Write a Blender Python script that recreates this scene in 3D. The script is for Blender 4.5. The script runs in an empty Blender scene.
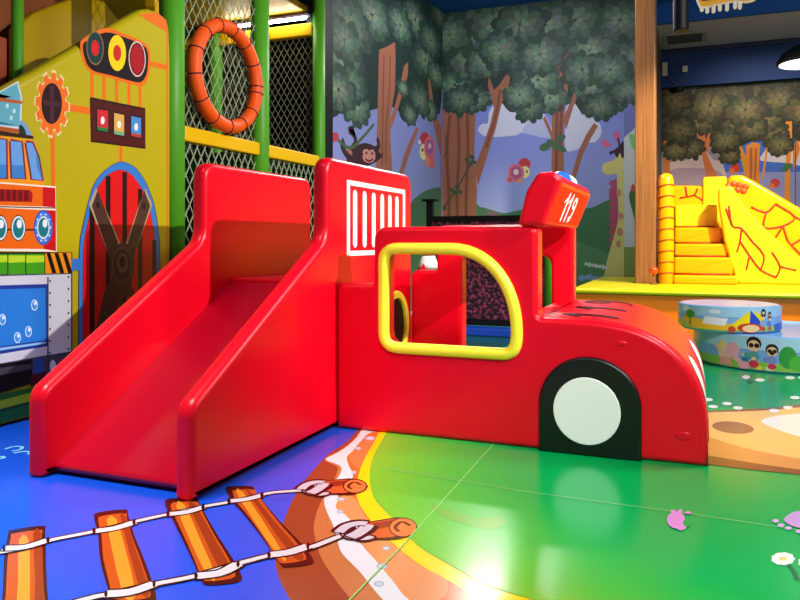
import bpy, bmesh, math, random
from mathutils import Vector, Matrix
PI = math.pi
scene = bpy.context.scene
COL = scene.collection
ART = {
 'floor': [
  (16,84,222,[-9,-1.5,-9,3.95,-4.3,3.95,-2.6,4.35,-1.9,4.35,-1.982,4.2,-1.968,4.151,-1.95,4.082,-1.935,4.017,-1.927,3.962,-1.922,3.909,-1.918,3.86,-1.917,3.813,-1.917,3.769,-1.916,3.729,-1.913,3.697,-1.907,3.669,-1.902,3.641,-1.898,3.613,-1.893,3.586,-1.889,3.556,-1.885,3.525,-1.881,3.49,-1.873,3.448,-1.86,3.396,-1.843,3.338,-1.824,3.273,-1.801,3.2,-1.777,3.122,-1.752,3.048,-1.73,2.982,-1.707,2.919,-1.681,2.854,-1.652,2.783,-1.621,2.711,-1.592,2.646,-1.564,2.587,-1.537,2.533,-1.513,2.485,-1.493,2.444,-1.475,2.409,-1.454,2.373,-1.428,2.337,-1.4,2.301,-1.372,2.266,-1.344,2.235,-1.316,2.205,-1.284,2.173,-1.252,2.14,-1.216,2.104,-1.174,2.067,-1.113,2.022,-1.048,1.977,-1.004,1.947,-1.204,1.2,-1,-1.5]),
  (150,70,38,[-1.982,4.35,-1.982,4.2,-1.968,4.151,-1.95,4.082,-1.935,4.017,-1.927,3.962,-1.922,3.909,-1.918,3.86,-1.917,3.813,-1.917,3.769,-1.916,3.729,-1.913,3.697,-1.907,3.669,-1.902,3.641,-1.898,3.613,-1.893,3.586,-1.889,3.556,-1.885,3.525,-1.881,3.49,-1.873,3.448,-1.86,3.396,-1.843,3.338,-1.824,3.273,-1.801,3.2,-1.777,3.122,-1.752,3.048,-1.73,2.982,-1.707,2.919,-1.681,2.854,-1.652,2.783,-1.621,2.711,-1.592,2.646,-1.564,2.587,-1.537,2.533,-1.513,2.485,-1.493,2.444,-1.475,2.409,-1.454,2.373,-1.428,2.337,-1.4,2.301,-1.372,2.266,-1.344,2.235,-1.316,2.205,-1.284,2.173,-1.252,2.14,-1.216,2.104,-1.174,2.067,-1.113,2.022,-1.048,1.977,-1.004,1.947,-0.654,0.9,-0.524,0.9,-0.874,2.058,-0.925,2.101,-1.001,2.166,-1.073,2.228,-1.125,2.275,-1.167,2.316,-1.207,2.357,-1.248,2.4,-1.287,2.442,-1.327,2.49,-1.37,2.549,-1.414,2.614,-1.455,2.678,-1.487,2.736,-1.513,2.791,-1.537,2.847,-1.56,2.904,-1.58,2.962,-1.6,3.023,-1.619,3.087,-1.637,3.154,-1.657,3.225,-1.683,3.307,-1.712,3.395,-1.739,3.465,-1.761,3.5,-1.779,3.513,-1.799,3.525,-1.825,3.541,-1.851,3.556,-1.873,3.573,-1.885,3.592,-1.891,3.614,-1.894,3.638,-1.893,3.665,-1.889,3.696,-1.886,3.731,-1.886,3.773,-1.887,3.82,-1.891,3.871,-1.898,3.928,-1.906,3.989,-1.917,4.049,-1.931,4.109,-1.947,4.168,-1.958,4.209,-1.958,4.35]),
  (196,118,66,[-1.958,4.35,-1.958,4.209,-1.947,4.168,-1.931,4.109,-1.917,4.049,-1.906,3.989,-1.898,3.928,-1.891,3.871,-1.887,3.82,-1.886,3.773,-1.886,3.731,-1.889,3.696,-1.893,3.665,-1.894,3.638,-1.891,3.614,-1.885,3.592,-1.873,3.573,-1.851,3.556,-1.825,3.541,-1.799,3.525,-1.779,3.513,-1.761,3.5,-1.739,3.465,-1.712,3.395,-1.683,3.307,-1.657,3.225,-1.637,3.154,-1.619,3.087,-1.6,3.023,-1.58,2.962,-1.56,2.904,-1.537,2.847,-1.513,2.791,-1.487,2.736,-1.455,2.678,-1.414,2.614,-1.37,2.549,-1.327,2.49,-1.287,2.442,-1.248,2.4,-1.207,2.357,-1.167,2.316,-1.125,2.275,-1.073,2.228,-1.001,2.166,-0.925,2.101,-0.874,2.058,-0.524,0.9,-0.474,0.9,-0.824,2.141,-0.858,2.168,-0.907,2.208,-0.954,2.246,-0.989,2.279,-1.02,2.309,-1.049,2.338,-1.076,2.366,-1.1,2.392,-1.124,2.416,-1.147,2.437,-1.17,2.457,-1.194,2.478,-1.219,2.5,-1.247,2.526,-1.276,2.559,-1.309,2.609,-1.345,2.669,-1.384,2.729,-1.426,2.787,-1.47,2.845,-1.509,2.897,-1.537,2.937,-1.559,2.969,-1.579,3.003,-1.597,3.039,-1.613,3.078,-1.629,3.128,-1.646,3.2,-1.665,3.287,-1.683,3.364,-1.7,3.419,-1.716,3.461,-1.734,3.495,-1.754,3.518,-1.775,3.532,-1.797,3.544,-1.823,3.557,-1.85,3.567,-1.87,3.58,-1.88,3.593,-1.884,3.608,-1.885,3.627,-1.883,3.654,-1.879,3.687,-1.876,3.724,-1.876,3.766,-1.877,3.813,-1.881,3.864,-1.888,3.921,-1.897,3.984,-1.908,4.045,-1.923,4.107,-1.94,4.168,-1.952,4.212,-1.952,4.35]),
  (226,226,230,[-1.952,4.35,-1.952,4.212,-1.94,4.168,-1.923,4.107,-1.908,4.045,-1.897,3.984,-1.888,3.921,-1.881,3.864,-1.877,3.813,-1.876,3.766,-1.876,3.724,-1.879,3.687,-1.883,3.654,-1.885,3.627,-1.884,3.608,-1.88,3.593,-1.87,3.58,-1.85,3.567,-1.823,3.557,-1.797,3.544,-1.775,3.532,-1.754,3.518,-1.734,3.495,-1.716,3.461,-1.7,3.419,-1.683,3.364,-1.665,3.287,-1.646,3.2,-1.629,3.128,-1.613,3.078,-1.597,3.039,-1.579,3.003,-1.559,2.969,-1.537,2.937,-1.509,2.897,-1.47,2.845,-1.426,2.787,-1.384,2.729,-1.345,2.669,-1.309,2.609,-1.276,2.559,-1.247,2.526,-1.219,2.5,-1.194,2.478,-1.17,2.457,-1.147,2.437,-1.124,2.416,-1.1,2.392,-1.076,2.366,-1.049,2.338,-1.02,2.309,-0.989,2.279,-0.954,2.246,-0.907,2.208,-0.858,2.168,-0.824,2.141,-0.474,0.9,-0.451,0.9,-0.801,2.216,-0.829,2.24,-0.869,2.275,-0.907,2.31,-0.937,2.34,-0.965,2.371,-0.992,2.401,-1.021,2.433,-1.05,2.465,-1.08,2.496,-1.107,2.524,-1.135,2.55,-1.168,2.583,-1.213,2.63,-1.265,2.685,-1.309,2.736,-1.337,2.78,-1.356,2.818,-1.373,2.851,-1.389,2.869,-1.403,2.88,-1.424,2.905,-1.465,2.961,-1.516,3.034,-1.555,3.098,-1.564,3.133,-1.558,3.154,-1.557,3.187,-1.571,3.247,-1.592,3.321,-1.616,3.39,-1.645,3.443,-1.677,3.488,-1.708,3.533,-1.738,3.581,-1.767,3.628,-1.79,3.676,-1.801,3.72,-1.805,3.763,-1.812,3.814,-1.826,3.88,-1.844,3.955,-1.858,4.024,-1.869,4.078,-1.878,4.123,-1.882,4.163,-1.878,4.198,-1.87,4.227,-1.864,4.247,-1.864,4.35]),
  (226,112,44,[-1.864,4.35,-1.864,4.247,-1.87,4.227,-1.878,4.198,-1.882,4.163,-1.878,4.123,-1.869,4.078,-1.858,4.024,-1.844,3.955,-1.826,3.88,-1.812,3.814,-1.805,3.763,-1.801,3.72,-1.79,3.676,-1.767,3.628,-1.738,3.581,-1.708,3.533,-1.677,3.488,-1.645,3.443,-1.616,3.39,-1.592,3.321,-1.571,3.247,-1.557,3.187,-1.558,3.154,-1.564,3.133,-1.555,3.098,-1.516,3.034,-1.465,2.961,-1.424,2.905,-1.403,2.88,-1.389,2.869,-1.373,2.851,-1.356,2.818,-1.337,2.78,-1.309,2.736,-1.265,2.685,-1.213,2.63,-1.168,2.583,-1.135,2.55,-1.107,2.524,-1.08,2.496,-1.05,2.465,-1.021,2.433,-0.992,2.401,-0.965,2.371,-0.937,2.34,-0.907,2.31,-0.869,2.275,-0.829,2.24,-0.801,2.216,-0.451,0.9,-0.168,0.9,-0.518,2.329,-0.552,2.341,-0.602,2.359,-0.655,2.381,-0.706,2.409,-0.76,2.442,-0.812,2.474,-0.857,2.5,-0.9,2.524,-0.942,2.551,-0.985,2.584,-1.028,2.62,-1.074,2.66,-1.125,2.708,-1.179,2.761,-1.23,2.813,-1.276,2.862,-1.317,2.91,-1.356,2.958,-1.394,3.006,-1.428,3.055,-1.461,3.107,-1.491,3.163,-1.518,3.223,-1.545,3.286,-1.572,3.351,-1.598,3.419,-1.625,3.493,-1.653,3.574,-1.681,3.662,-1.707,3.75,-1.731,3.838,-1.752,3.926,-1.773,4.01,-1.797,4.095,-1.82,4.175,-1.837,4.232,-1.837,4.35]),
  (255,216,20,[-1.837,4.35,-1.837,4.232,-1.82,4.175,-1.797,4.095,-1.773,4.01,-1.752,3.926,-1.731,3.838,-1.707,3.75,-1.681,3.662,-1.653,3.574,-1.625,3.493,-1.598,3.419,-1.572,3.351,-1.545,3.286,-1.518,3.223,-1.491,3.163,-1.461,3.107,-1.428,3.055,-1.394,3.006,-1.356,2.958,-1.317,2.91,-1.276,2.862,-1.23,2.813,-1.179,2.761,-1.125,2.708,-1.074,2.66,-1.028,2.62,-0.985,2.584,-0.942,2.551,-0.9,2.524,-0.857,2.5,-0.812,2.474,-0.76,2.442,-0.706,2.409,-0.655,2.381,-0.602,2.359,-0.552,2.341,-0.518,2.329,-0.168,0.9,0.024,0.9,-0.326,2.413,-0.371,2.42,-0.437,2.43,-0.503,2.442,-0.559,2.454,-0.615,2.469,-0.67,2.49,-0.726,2.519,-0.782,2.555,-0.839,2.592,-0.896,2.628,-0.953,2.664,-1.008,2.707,-1.062,2.763,-1.115,2.827,-1.165,2.886,-1.209,2.933,-1.247,2.973,-1.284,3.013,-1.32,3.053,-1.354,3.092,-1.387,3.136,-1.42,3.189,-1.453,3.248,-1.485,3.31,-1.516,3.373,-1.546,3.44,-1.576,3.512,-1.607,3.592,-1.637,3.679,-1.666,3.767,-1.691,3.854,-1.713,3.941,-1.735,4.026,-1.756,4.111,-1.776,4.192,-1.791,4.251,-1.791,4.35]),
  (232,150,92,[-1.532,3.137,-1.519,3.133,-1.5,3.122,-1.477,3.104,-1.454,3.081,-1.429,3.051,-1.403,3.014,-1.375,2.974,-1.347,2.936,-1.317,2.9,-1.287,2.865,-1.256,2.829,-1.222,2.794,-1.185,2.757,-1.146,2.72,-1.107,2.685,-1.071,2.652,-1.036,2.622,-1.004,2.594,-0.971,2.567,-0.939,2.543,-0.904,2.524,-0.867,2.507,-0.834,2.49,-0.809,2.467,-0.794,2.433,-0.785,2.393,-0.783,2.355,-0.788,2.327,-0.803,2.308,-0.827,2.294,-0.855,2.287,-0.881,2.29,-0.907,2.306,-0.933,2.333,-0.962,2.367,-0.992,2.401,-1.026,2.436,-1.062,2.475,-1.101,2.515,-1.139,2.556,-1.178,2.597,-1.218,2.638,-1.258,2.68,-1.293,2.721,-1.321,2.761,-1.343,2.8,-1.364,2.837,-1.387,2.87,-1.415,2.895,-1.444,2.915,-1.471,2.933,-1.494,2.955,-1.51,2.985,-1.521,3.018,-1.529,3.05,-1.534,3.077,-1.539,3.1,-1.541,3.118,-1.539,3.131]),
  (240,128,70,[-1.806,3.774,-1.819,3.828,-1.834,3.897,-1.849,3.967,-1.858,4.024,-1.862,4.063,-1.862,4.092,-1.858,4.112,-1.851,4.124,-1.842,4.135,-1.831,4.142,-1.816,4.132,-1.798,4.096,-1.775,4.021,-1.748,3.92,-1.722,3.817,-1.699,3.732,-1.679,3.665,-1.66,3.604,-1.646,3.555,-1.639,3.523,-1.642,3.511,-1.652,3.513,-1.667,3.526,-1.683,3.543,-1.703,3.566,-1.727,3.597,-1.751,3.631,-1.771,3.663,-1.783,3.689,-1.791,3.711,-1.797,3.737]),
  (150,170,200,[-1.799,4.084,-1.794,4.065,-1.796,4.047,-1.803,4.035,-1.816,4.03,-1.831,4.033,-1.845,4.044,-1.856,4.061,-1.861,4.08,-1.86,4.098,-1.852,4.11,-1.839,4.115,-1.824,4.112,-1.81,4.1]),
  (196,208,222,[-1.806,4.081,-1.802,4.066,-1.804,4.053,-1.809,4.044,-1.819,4.04,-1.83,4.043,-1.84,4.051,-1.849,4.064,-1.853,4.078,-1.852,4.091,-1.846,4.101,-1.836,4.104,-1.825,4.102,-1.814,4.093]),
  (150,170,200,[-1.785,3.858,-1.781,3.844,-1.781,3.832,-1.786,3.823,-1.795,3.82,-1.805,3.822,-1.815,3.831,-1.823,3.843,-1.827,3.856,-1.827,3.869,-1.822,3.878,-1.813,3.881,-1.803,3.878,-1.793,3.87]),
  (196,208,222,[-1.79,3.856,-1.787,3.846,-1.787,3.836,-1.791,3.83,-1.797,3.827,-1.804,3.829,-1.812,3.835,-1.818,3.845,-1.821,3.855,-1.821,3.864,-1.817,3.871,-1.811,3.873,-1.803,3.871,-1.796,3.865]),
  (150,170,200,[-1.625,3.448,-1.621,3.437,-1.62,3.428,-1.623,3.421,-1.628,3.419,-1.634,3.422,-1.642,3.429,-1.648,3.439,-1.651,3.449,-1.652,3.459,-1.65,3.466,-1.645,3.468,-1.638,3.465,-1.631,3.458]),
  (196,208,222,[-1.627,3.447,-1.625,3.439,-1.624,3.432,-1.626,3.427,-1.63,3.425,-1.635,3.427,-1.64,3.432,-1.645,3.44,-1.648,3.448,-1.648,3.455,-1.646,3.46,-1.642,3.462,-1.637,3.459,-1.632,3.454]),
  (150,170,200,[-1.503,3.071,-1.501,3.062,-1.503,3.054,-1.509,3.047,-1.518,3.043,-1.527,3.044,-1.536,3.048,-1.542,3.056,-1.544,3.065,-1.542,3.074,-1.536,3.08,-1.527,3.084,-1.518,3.083,-1.509,3.079]),
  (196,208,222,[-1.508,3.069,-1.506,3.063,-1.508,3.056,-1.512,3.051,-1.519,3.048,-1.526,3.049,-1.532,3.052,-1.537,3.058,-1.539,3.065,-1.537,3.071,-1.533,3.076,-1.526,3.079,-1.519,3.078,-1.512,3.075]),
  (150,170,200,[-1.441,2.924,-1.438,2.914,-1.438,2.905,-1.442,2.899,-1.448,2.896,-1.456,2.898,-1.463,2.904,-1.47,2.913,-1.473,2.923,-1.473,2.932,-1.469,2.938,-1.462,2.941,-1.455,2.939,-1.447,2.933]),
  (196,208,222,[-1.444,2.923,-1.442,2.915,-1.442,2.908,-1.445,2.904,-1.45,2.902,-1.456,2.903,-1.461,2.907,-1.466,2.914,-1.468,2.921,-1.468,2.928,-1.465,2.933,-1.461,2.935,-1.455,2.934,-1.449,2.929]),
  (150,170,200,[-1.101,2.645,-1.1,2.636,-1.101,2.629,-1.106,2.623,-1.112,2.621,-1.119,2.622,-1.126,2.626,-1.13,2.633,-1.132,2.641,-1.131,2.649,-1.126,2.654,-1.12,2.657,-1.112,2.656,-1.106,2.651]),
  (196,208,222,[-1.105,2.643,-1.104,2.637,-1.105,2.631,-1.108,2.627,-1.113,2.625,-1.118,2.626,-1.123,2.629,-1.127,2.634,-1.128,2.64,-1.127,2.646,-1.124,2.65,-1.119,2.652,-1.113,2.652,-1.108,2.648]),
  (150,170,200,[-1.049,2.495,-1.047,2.484,-1.048,2.474,-1.054,2.467,-1.062,2.463,-1.072,2.465,-1.08,2.471,-1.087,2.48,-1.089,2.49,-1.087,2.501,-1.082,2.508,-1.073,2.512,-1.064,2.51,-1.055,2.504]),
  (196,208,222,[-1.054,2.493,-1.052,2.485,-1.053,2.477,-1.057,2.472,-1.064,2.469,-1.071,2.47,-1.077,2.475,-1.082,2.482,-1.084,2.49,-1.082,2.497,-1.078,2.503,-1.072,2.505,-1.065,2.504,-1.058,2.5]),
  (150,170,200,[-1.007,2.363,-1.005,2.353,-1.006,2.345,-1.011,2.338,-1.018,2.335,-1.026,2.336,-1.034,2.342,-1.039,2.35,-1.042,2.36,-1.04,2.369,-1.035,2.375,-1.028,2.378,-1.02,2.377,-1.012,2.371]),
  (196,208,222,[-1.011,2.361,-1.009,2.354,-1.01,2.347,-1.014,2.343,-1.019,2.34,-1.025,2.341,-1.031,2.345,-1.035,2.352,-1.037,2.359,-1.036,2.366,-1.032,2.371,-1.027,2.373,-1.021,2.372,-1.015,2.368]),
  (44,80,216,[-2.281,3.23,-2.277,3.335,-2.231,3.469,-2.169,3.61,-2.12,3.734,-2.096,3.836,-2.081,3.926,-2.068,3.997,-2.051,4.044,-2.026,4.062,-1.999,4.053,-1.974,4.024,-1.954,3.985,-1.943,3.938,-1.938,3.878,-1.933,3.807,-1.922,3.727,-1.903,3.636,-1.881,3.538,-1.858,3.436,-1.836,3.337,-1.809,3.228,-1.778,3.114,-1.758,3.018,-1.759,2.959,-1.788,2.943,-1.837,2.958,-1.899,2.989,-1.964,3.024,-2.043,3.058,-2.14,3.1,-2.229,3.156]),
  (150,160,150,[-4.12,3.95,-4.12,4.08,-3.2,4,-3.2,3.9]),
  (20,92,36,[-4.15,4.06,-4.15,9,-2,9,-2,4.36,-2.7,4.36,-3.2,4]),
  (38,120,46,[-3.9,4.3,-3.72,4.35,-3.6,4.48,-3.8,4.44]),
  (38,120,46,[-3.7,4.6,-3.52,4.65,-3.4,4.78,-3.6,4.74]),
  (38,120,46,[-3.95,4.9,-3.77,4.95,-3.65,5.08,-3.85,5.04]),
  (150,225,245,[-3.699,3.084,-3.699,3.095,-3.7,3.111,-3.7,3.129,-3.693,3.146,-3.68,3.156,-3.664,3.161,-3.646,3.162,-3.631,3.158,-3.617,3.15,-3.606,3.138,-3.597,3.124,-3.592,3.109,-3.593,3.095,-3.599,3.082,-3.606,3.071,-3.61,3.065,-3.626,3.073,-3.622,3.081,-3.615,3.09,-3.611,3.099,-3.61,3.107,-3.613,3.116,-3.62,3.126,-3.629,3.136,-3.637,3.142,-3.648,3.144,-3.66,3.143,-3.672,3.14,-3.679,3.136,-3.682,3.127,-3.682,3.111,-3.681,3.095,-3.681,3.084]),
  (150,225,245,[-3.582,3.046,-3.58,3.054,-3.577,3.066,-3.571,3.08,-3.562,3.09,-3.548,3.097,-3.534,3.102,-3.518,3.104,-3.502,3.101,-3.489,3.091,-3.48,3.078,-3.472,3.065,-3.467,3.056,-3.483,3.048,-3.488,3.057,-3.494,3.068,-3.503,3.079,-3.51,3.085,-3.518,3.086,-3.53,3.084,-3.542,3.081,-3.55,3.076,-3.555,3.07,-3.559,3.06,-3.562,3.05,-3.564,3.042]),
  (150,225,245,[-3.592,2.937,-3.592,2.945,-3.591,2.955,-3.59,2.967,-3.581,2.978,-3.568,2.979,-3.557,2.975,-3.546,2.969,-3.537,2.96,-3.536,2.948,-3.541,2.937,-3.546,2.928,-3.549,2.923,-3.565,2.933,-3.562,2.938,-3.557,2.945,-3.554,2.952,-3.553,2.952,-3.556,2.955,-3.563,2.959,-3.572,2.961,-3.573,2.962,-3.572,2.961,-3.573,2.953,-3.574,2.943,-3.574,2.937]),
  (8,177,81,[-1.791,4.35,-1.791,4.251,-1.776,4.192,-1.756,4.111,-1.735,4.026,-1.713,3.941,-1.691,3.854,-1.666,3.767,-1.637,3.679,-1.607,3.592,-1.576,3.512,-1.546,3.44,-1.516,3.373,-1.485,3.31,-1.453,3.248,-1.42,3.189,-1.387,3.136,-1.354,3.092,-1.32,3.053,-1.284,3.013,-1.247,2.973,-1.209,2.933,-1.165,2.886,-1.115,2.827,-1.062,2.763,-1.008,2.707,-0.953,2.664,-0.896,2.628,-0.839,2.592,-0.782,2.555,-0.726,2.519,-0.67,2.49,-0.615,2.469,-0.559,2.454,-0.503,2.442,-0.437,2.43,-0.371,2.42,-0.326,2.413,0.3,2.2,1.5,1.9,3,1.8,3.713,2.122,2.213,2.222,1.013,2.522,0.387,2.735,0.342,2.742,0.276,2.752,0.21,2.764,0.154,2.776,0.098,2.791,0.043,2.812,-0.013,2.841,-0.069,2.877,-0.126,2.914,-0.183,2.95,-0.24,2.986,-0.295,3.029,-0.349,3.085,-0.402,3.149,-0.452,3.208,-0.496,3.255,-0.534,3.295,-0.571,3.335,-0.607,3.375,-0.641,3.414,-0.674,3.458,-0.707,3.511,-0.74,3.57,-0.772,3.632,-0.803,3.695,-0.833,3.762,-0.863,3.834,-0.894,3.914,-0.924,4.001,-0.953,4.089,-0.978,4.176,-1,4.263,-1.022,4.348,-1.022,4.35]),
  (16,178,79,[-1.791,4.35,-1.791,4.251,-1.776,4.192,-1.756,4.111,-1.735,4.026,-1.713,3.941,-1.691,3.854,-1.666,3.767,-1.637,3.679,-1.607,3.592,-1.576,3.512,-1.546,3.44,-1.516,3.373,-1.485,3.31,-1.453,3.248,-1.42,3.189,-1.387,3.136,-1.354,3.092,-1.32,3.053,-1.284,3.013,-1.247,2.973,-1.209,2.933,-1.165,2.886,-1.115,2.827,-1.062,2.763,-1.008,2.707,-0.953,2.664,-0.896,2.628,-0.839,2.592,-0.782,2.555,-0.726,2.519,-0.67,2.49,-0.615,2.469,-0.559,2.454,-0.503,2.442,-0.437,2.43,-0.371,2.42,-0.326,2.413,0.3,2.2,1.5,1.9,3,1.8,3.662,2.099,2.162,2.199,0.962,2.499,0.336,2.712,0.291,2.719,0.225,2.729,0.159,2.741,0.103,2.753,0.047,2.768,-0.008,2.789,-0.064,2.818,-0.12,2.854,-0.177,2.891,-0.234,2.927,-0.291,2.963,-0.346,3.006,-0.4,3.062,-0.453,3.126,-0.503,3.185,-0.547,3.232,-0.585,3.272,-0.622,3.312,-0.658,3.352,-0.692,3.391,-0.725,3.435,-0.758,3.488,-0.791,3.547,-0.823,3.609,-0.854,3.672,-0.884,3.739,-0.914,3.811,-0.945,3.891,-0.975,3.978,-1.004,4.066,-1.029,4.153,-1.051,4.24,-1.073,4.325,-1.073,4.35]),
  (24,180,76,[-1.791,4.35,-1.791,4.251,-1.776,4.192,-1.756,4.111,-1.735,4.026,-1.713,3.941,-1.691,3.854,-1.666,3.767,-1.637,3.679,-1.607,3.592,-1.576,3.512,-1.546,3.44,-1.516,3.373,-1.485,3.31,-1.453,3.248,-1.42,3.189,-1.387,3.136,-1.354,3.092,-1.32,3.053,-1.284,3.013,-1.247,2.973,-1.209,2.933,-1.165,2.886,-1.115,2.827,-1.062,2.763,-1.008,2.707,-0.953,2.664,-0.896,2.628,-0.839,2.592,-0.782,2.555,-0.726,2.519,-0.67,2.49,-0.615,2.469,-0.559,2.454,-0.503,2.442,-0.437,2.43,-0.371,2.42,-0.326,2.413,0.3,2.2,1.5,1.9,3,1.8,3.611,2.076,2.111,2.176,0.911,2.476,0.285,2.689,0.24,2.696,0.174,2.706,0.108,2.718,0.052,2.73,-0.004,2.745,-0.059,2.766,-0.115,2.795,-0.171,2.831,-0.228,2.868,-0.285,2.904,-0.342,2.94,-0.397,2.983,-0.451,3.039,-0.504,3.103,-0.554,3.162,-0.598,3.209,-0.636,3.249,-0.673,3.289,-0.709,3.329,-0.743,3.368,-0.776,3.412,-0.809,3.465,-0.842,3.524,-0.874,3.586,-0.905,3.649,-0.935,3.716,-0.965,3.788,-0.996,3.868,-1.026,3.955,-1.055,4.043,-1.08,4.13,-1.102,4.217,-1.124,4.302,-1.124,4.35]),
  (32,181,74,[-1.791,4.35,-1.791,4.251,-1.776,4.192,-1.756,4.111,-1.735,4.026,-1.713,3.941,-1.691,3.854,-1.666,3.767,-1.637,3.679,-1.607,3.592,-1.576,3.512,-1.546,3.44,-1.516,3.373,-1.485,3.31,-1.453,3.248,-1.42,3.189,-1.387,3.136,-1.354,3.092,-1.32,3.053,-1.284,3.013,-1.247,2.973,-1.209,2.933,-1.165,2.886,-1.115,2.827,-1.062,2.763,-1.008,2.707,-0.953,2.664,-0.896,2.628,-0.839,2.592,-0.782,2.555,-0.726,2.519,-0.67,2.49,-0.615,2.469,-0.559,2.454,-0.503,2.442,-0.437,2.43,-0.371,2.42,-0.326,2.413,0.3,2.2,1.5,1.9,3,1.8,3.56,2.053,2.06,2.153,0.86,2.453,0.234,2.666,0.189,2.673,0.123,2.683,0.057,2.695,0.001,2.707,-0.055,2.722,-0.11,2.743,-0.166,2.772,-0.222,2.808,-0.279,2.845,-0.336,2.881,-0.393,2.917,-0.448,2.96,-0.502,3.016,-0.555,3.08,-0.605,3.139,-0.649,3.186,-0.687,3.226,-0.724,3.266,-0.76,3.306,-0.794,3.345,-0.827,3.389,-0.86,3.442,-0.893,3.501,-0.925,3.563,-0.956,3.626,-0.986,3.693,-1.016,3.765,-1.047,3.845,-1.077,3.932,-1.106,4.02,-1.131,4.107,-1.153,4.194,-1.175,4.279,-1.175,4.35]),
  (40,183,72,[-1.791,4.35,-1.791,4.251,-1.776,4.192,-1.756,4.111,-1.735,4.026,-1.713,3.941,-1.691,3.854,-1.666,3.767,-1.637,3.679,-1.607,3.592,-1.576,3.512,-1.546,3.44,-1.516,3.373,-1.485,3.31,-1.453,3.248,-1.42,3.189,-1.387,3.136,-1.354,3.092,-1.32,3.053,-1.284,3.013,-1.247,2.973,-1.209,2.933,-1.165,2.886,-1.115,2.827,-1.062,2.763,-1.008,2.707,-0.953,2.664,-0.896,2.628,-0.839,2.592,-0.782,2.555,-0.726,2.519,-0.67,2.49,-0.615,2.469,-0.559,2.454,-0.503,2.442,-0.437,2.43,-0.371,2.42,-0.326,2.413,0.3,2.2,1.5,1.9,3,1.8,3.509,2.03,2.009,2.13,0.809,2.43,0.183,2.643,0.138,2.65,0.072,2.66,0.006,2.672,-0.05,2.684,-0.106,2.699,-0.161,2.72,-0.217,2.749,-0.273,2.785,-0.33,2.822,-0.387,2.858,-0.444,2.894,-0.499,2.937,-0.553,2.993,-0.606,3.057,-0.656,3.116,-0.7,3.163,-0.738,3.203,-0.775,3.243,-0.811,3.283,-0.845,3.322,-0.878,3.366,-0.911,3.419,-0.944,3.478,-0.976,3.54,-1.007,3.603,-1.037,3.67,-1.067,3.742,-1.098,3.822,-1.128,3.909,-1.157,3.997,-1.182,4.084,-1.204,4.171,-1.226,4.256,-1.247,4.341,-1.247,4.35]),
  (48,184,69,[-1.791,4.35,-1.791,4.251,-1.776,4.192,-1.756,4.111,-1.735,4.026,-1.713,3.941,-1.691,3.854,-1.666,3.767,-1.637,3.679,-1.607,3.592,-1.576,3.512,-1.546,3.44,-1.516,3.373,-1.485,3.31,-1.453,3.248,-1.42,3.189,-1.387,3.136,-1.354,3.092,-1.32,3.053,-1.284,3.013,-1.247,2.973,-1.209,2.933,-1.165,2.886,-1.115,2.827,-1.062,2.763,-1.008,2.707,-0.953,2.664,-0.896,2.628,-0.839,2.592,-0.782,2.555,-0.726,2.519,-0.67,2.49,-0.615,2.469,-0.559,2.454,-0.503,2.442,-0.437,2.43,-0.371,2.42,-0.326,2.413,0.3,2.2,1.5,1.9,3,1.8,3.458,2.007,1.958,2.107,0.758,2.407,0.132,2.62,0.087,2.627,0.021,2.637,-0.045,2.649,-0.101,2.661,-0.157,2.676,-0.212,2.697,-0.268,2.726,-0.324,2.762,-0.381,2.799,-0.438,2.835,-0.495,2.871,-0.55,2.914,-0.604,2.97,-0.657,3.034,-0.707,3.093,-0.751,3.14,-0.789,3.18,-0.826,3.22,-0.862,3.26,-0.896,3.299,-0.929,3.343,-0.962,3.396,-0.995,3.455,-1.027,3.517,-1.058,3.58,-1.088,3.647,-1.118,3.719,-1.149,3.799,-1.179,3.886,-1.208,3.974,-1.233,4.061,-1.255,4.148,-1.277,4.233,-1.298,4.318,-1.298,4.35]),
  (56,186,67,[-1.791,4.35,-1.791,4.251,-1.776,4.192,-1.756,4.111,-1.735,4.026,-1.713,3.941,-1.691,3.854,-1.666,3.767,-1.637,3.679,-1.607,3.592,-1.576,3.512,-1.546,3.44,-1.516,3.373,-1.485,3.31,-1.453,3.248,-1.42,3.189,-1.387,3.136,-1.354,3.092,-1.32,3.053,-1.284,3.013,-1.247,2.973,-1.209,2.933,-1.165,2.886,-1.115,2.827,-1.062,2.763,-1.008,2.707,-0.953,2.664,-0.896,2.628,-0.839,2.592,-0.782,2.555,-0.726,2.519,-0.67,2.49,-0.615,2.469,-0.559,2.454,-0.503,2.442,-0.437,2.43,-0.371,2.42,-0.326,2.413,0.3,2.2,1.5,1.9,3,1.8,3.407,1.984,1.907,2.084,0.707,2.384,0.081,2.597,0.036,2.604,-0.03,2.614,-0.096,2.626,-0.152,2.638,-0.208,2.653,-0.263,2.674,-0.319,2.703,-0.375,2.739,-0.432,2.776,-0.489,2.812,-0.546,2.848,-0.601,2.891,-0.655,2.947,-0.708,3.011,-0.758,3.07,-0.802,3.117,-0.84,3.157,-0.877,3.197,-0.913,3.237,-0.947,3.276,-0.98,3.32,-1.013,3.373,-1.046,3.432,-1.078,3.494,-1.109,3.557,-1.139,3.624,-1.169,3.696,-1.2,3.776,-1.23,3.863,-1.259,3.951,-1.284,4.038,-1.306,4.125,-1.328,4.21,-1.349,4.295,-1.349,4.35]),
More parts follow.
